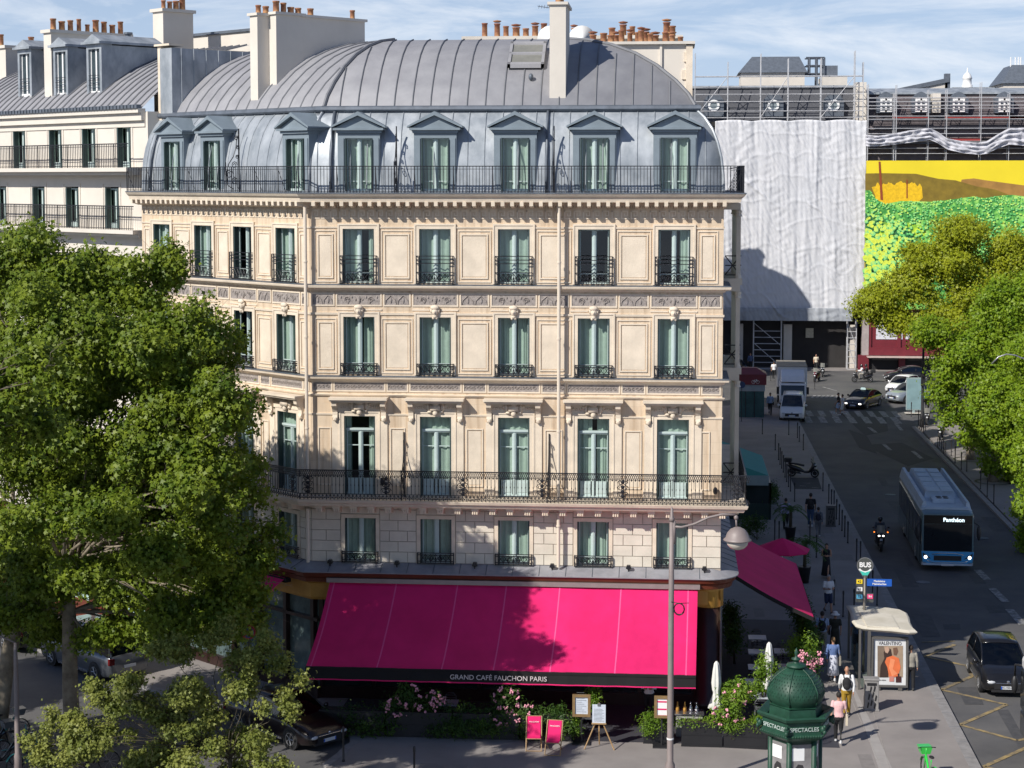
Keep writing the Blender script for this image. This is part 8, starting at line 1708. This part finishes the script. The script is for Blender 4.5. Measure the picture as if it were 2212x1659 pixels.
# ---- in front of the terrace
WOOD = mat('light_wood', (.38, .24, .11), .6, .2, 5); WOODD = mat('frame_wood', (.22, .14, .06), .6, .2, 5); PAPER = mat('menu_paper', (.55, .60, .68), .7, .12, 14)
RE = lambda x, y: src(1350+x/2.949, 1850+y/2.949)
def deckchair(p, rz, label):
    t = thing('deck_chair', label, 'deck chair', (*p, 0), rz, 'pink deck chairs before the terrace', .88)
    for s in (-1, 1):
        m = MB(); m.tube([(s*.29, -.42, .0), (s*.29, .42, 1.12)], .022, 5); obj('frame', m, WOOD, t); m = MB(); m.tube([(s*.26, .45, .0), (s*.26, -.48, .52)], .02, 5); obj('leg', m, WOOD, t)
    m = MB(); m.tube([(-.29, -.42, .02), (.29, -.42, .02)], .018, 5); m.tube([(-.29, .42, 1.12), (.29, .42, 1.12)], .018, 5); m.tube([(-.27, -.46, .50), (.27, -.46, .50)], .018, 5); obj('crossbar', m, WOOD, t)
    m = MB(); m.smooth = True; m.rings([[(x, -.46+.88*q, .50+.62*q-.22*sin(pi*q)) for x in (-.25, 0, .25)] for q in [k/12 for k in range(13)]], caps=False, closed=False); s_ = obj('sling', m, PINK, t)
    text('lettering', 'FAUCHON', .075, WHITE, s_, (0, .25, .94), (R(55), 0, 0)); return t
a = G(*RE(367, 672)); deckchair((a[0], a[1]+.35), R(3), 'left pink canvas deck chair with a pale wooden frame'); a = G(*RE(530, 708)); deckchair((a[0], a[1]+.35), R(-4), 'right pink canvas deck chair, slightly nearer the camera')
def menuboard(u, vt_, u1, vb, y, label, bars=False):
    x0, z1 = PY(u, vt_, y); x1, z0 = PY(u1, vb, y); c = (x0+x1)/2; t = thing('menu_board', label, 'menu board', (c, y, 0)); w = (x1-x0)/2
    m = MB(); pframe(m, -w, w, z0, z1, .09, .05); m.box(-w, .0, z0, w, .03, z1); obj('frame', m, WOODD, t); m = MB(); m.box(-w+.09, -.012, z0+.09, w-.09, -.001, z1-.1); pn = obj('menu_sheet', m, PAPER if not bars else WHITE, t)
    m = MB(); m.tube([(0, .05, 0), (0, .05, z0+.3)], .035, 6); m.box(-.3, -.2, 0, .3, .25, .05); obj('stand', m, BLK, t)
    if bars:
        m = MB(); hz_ = z1-z0
        for f_ in (.70, .36, .06): m.box(-w+.1, -.018, z0+hz_*f_, w-.1, -.013, z0+hz_*f_+.05)
        obj('pink_band', m, PINK, pn)
    else:
        m = MB()
        for k in range(11): m.box(-w+.14, -.016, z0+.16+k*.066, w-.14-.07*(k % 3), -.013, z0+.172+k*.066)
        obj('menu_lines', m, CHM, pn)
    return t
a, b = RE(688, 206), RE(835, 390); menuboard(a[0], a[1], b[0], b[1], -4.3, 'wooden framed menu board behind the easel'); a, b = RE(1355, 218), RE(1480, 400); menuboard(a[0], a[1], b[0], b[1], -4.4, 'wooden framed menu with pink bands beside the lamp post', True)
q = G(*RE(905, 650)); t = thing('easel', 'wooden tripod easel holding a pale menu sheet at the terrace entrance', 'easel', (*q, 0)); fx = lambda x, y: (lambda w: (w[0]-q[0], w[1]))(PY(*RE(x, y), q[1]))
a, b = fx(850, 288), fx(958, 440); m = MB(); m.box(a[0], -.03, b[1], b[0], 0, a[1]); pn = obj('menu_sheet', m, PAPER, t); m = MB(); c = (a[0]+b[0])/2
for k in range(10): m.box(a[0]+.06, -.035, b[1]+.06+k*.045, b[0]-.06-.05*(k % 2), -.031, b[1]+.07+k*.045)
m.box(c-.05, -.05, a[1]-.05, c+.05, .01, a[1]+.04); obj('menu_lines', m, CHM, pn)
for (x, y_) in ((-.48, -.12), (.52, -.12), (0, .45)): m = MB(); m.tube([(c+x*.15, .03, b[1]+.1), (c+x, y_, 0)], .022, 5); obj('leg', m, WOOD, t)
m = MB(); m.box(a[0]-.02, -.07, b[1]-.04, b[0]+.02, .02, b[1]); m.box(c-.02, .01, b[1]-.3, c+.02, .04, a[1]+.05); obj('ledge', m, WOOD, t)
# serving counter
x, z = PY(*RE(1640, 300), -3.0); t = thing('serving_counter', 'small silver serving counter with brass bottles behind the lamp post', 'counter', (x, -3.0, 0)); m = MB(); m.box(-.45, -.25, 0, .45, .25, z-.25); obj('cabinet', m, mat('counter_white', (.45, .44, .42), .4, .1), t); m = MB(); m.box(-.5, -.3, z-.25, .5, .3, z-.2); obj('counter_top', m, CHROME, t)
for dx, mm_ in ((-.4, GOLD), (-.15, GOLD), (.05, CHROME), (.25, CHROME)): m = MB(); m.smooth = True; m.lathe([(.06, 0), (.06, .14), (.03, .2), (.02, .32), (.03, .33)], 10, (dx, 0, z-.2)); tag(obj('bottle', m, mm_, None, (x, -3.0, 0)), 'brass bottle on the serving counter' if mm_ is GOLD else 'silver flask on the serving counter', 'bottle', 'brass bottles' if mm_ is GOLD else 'silver flasks')
# ---- bicycles
def bike(p, rz, col, label, cat='bicycle', basket=None, name='bicycle', group=None):
    t = thing(name, label, cat, (*p, 0), rz, group); R_ = .33
    for x in (-.52, .54):
        m = MB(); m.smooth = True; m.tube([(x+R_*cos(a), 0, R_+R_*sin(a)) for a in [2*pi*k/20 for k in range(21)]], .022, 5); w = obj('wheel', m, TYRE, t)
        m = MB()
        for k in range(6): a = k*pi/6; m.tube([(x-R_*.95*cos(a), 0, R_-R_*.95*sin(a)), (x+R_*.95*cos(a), 0, R_+R_*.95*sin(a))], .003, 3)
        obj('spokes', m, RIM, w)
        m = MB(); m.smooth = True; m.rings([[(x+(R_+.04)*cos(a), yy_, R_+(R_+.04)*sin(a)) for yy_ in (-.035, 0, .035)] for a in [R(20)+R(130)*k/8 for k in range(9)]], caps=False, closed=False); obj('mudguard', m, col, t)
    m = MB(); m.smooth = True; m.tube([(-.52, 0, R_), (-.05, 0, .30), (-.15, 0, .80)], .025, 6); m.tube([(-.05, 0, .30), (.1, 0, .42), (.40, 0, .80)], .04, 6); m.tube([(.54, 0, R_), (.40, 0, .80), (.36, 0, 1.02)], .024, 6); obj('frame', m, col, t)
    m = MB(); m.smooth = True; m.tube([(.28, -.28, 1.06), (.36, -.15, 1.05), (.37, .15, 1.05), (.28, .28, 1.06)], .016, 6); obj('handlebar', m, BLK, t); m = MB(); m.smooth = True; m.ball((-.17, 0, .9), (.14, .08, .04), 8, 6); obj('saddle', m, SEAT, t)
    if basket: m = MB(); m.rings([[(.5-.12, -.14, .82), (.5+.15, -.14, .82), (.5+.15, .14, .82), (.5-.12, .14, .82)], [(.5-.16, -.2, 1.05), (.5+.22, -.2, 1.05), (.5+.22, .2, 1.05), (.5-.16, .2, 1.05)]]); obj('basket', m, basket, t)
    return t
GRN = paint('rental_green', (.04, .55, .07), 0); q = G(*R5(1470, 1760)); bike(q, R(100), GRN, 'bright green rental bicycle at the bottom edge of the pavement', basket=GRN); 
TQ = paint('rental_turquoise', (.03, .20, .18), 0)
for i, (u, v, rz) in enumerate(((10, 1600, 40), (35, 1635, 50), (5, 1660, 35), (60, 1665, 60), (150, 1650, 20), (200, 1668, 200), (-15, 1630, 45))):
    bike(G(u, v), R(rz), TQ if i in (0, 1, 3) else BLKP, 'turquoise rental bicycle in the dark cluster at the bottom left' if i in (0, 1, 3) else 'black bicycle in the dark cluster at the bottom left', basket=CHM if i % 2 == 0 else None, group='turquoise rental bicycles' if i in (0, 1, 3) else 'black bicycles at the bottom left')
SC.render.engine = 'CYCLES'
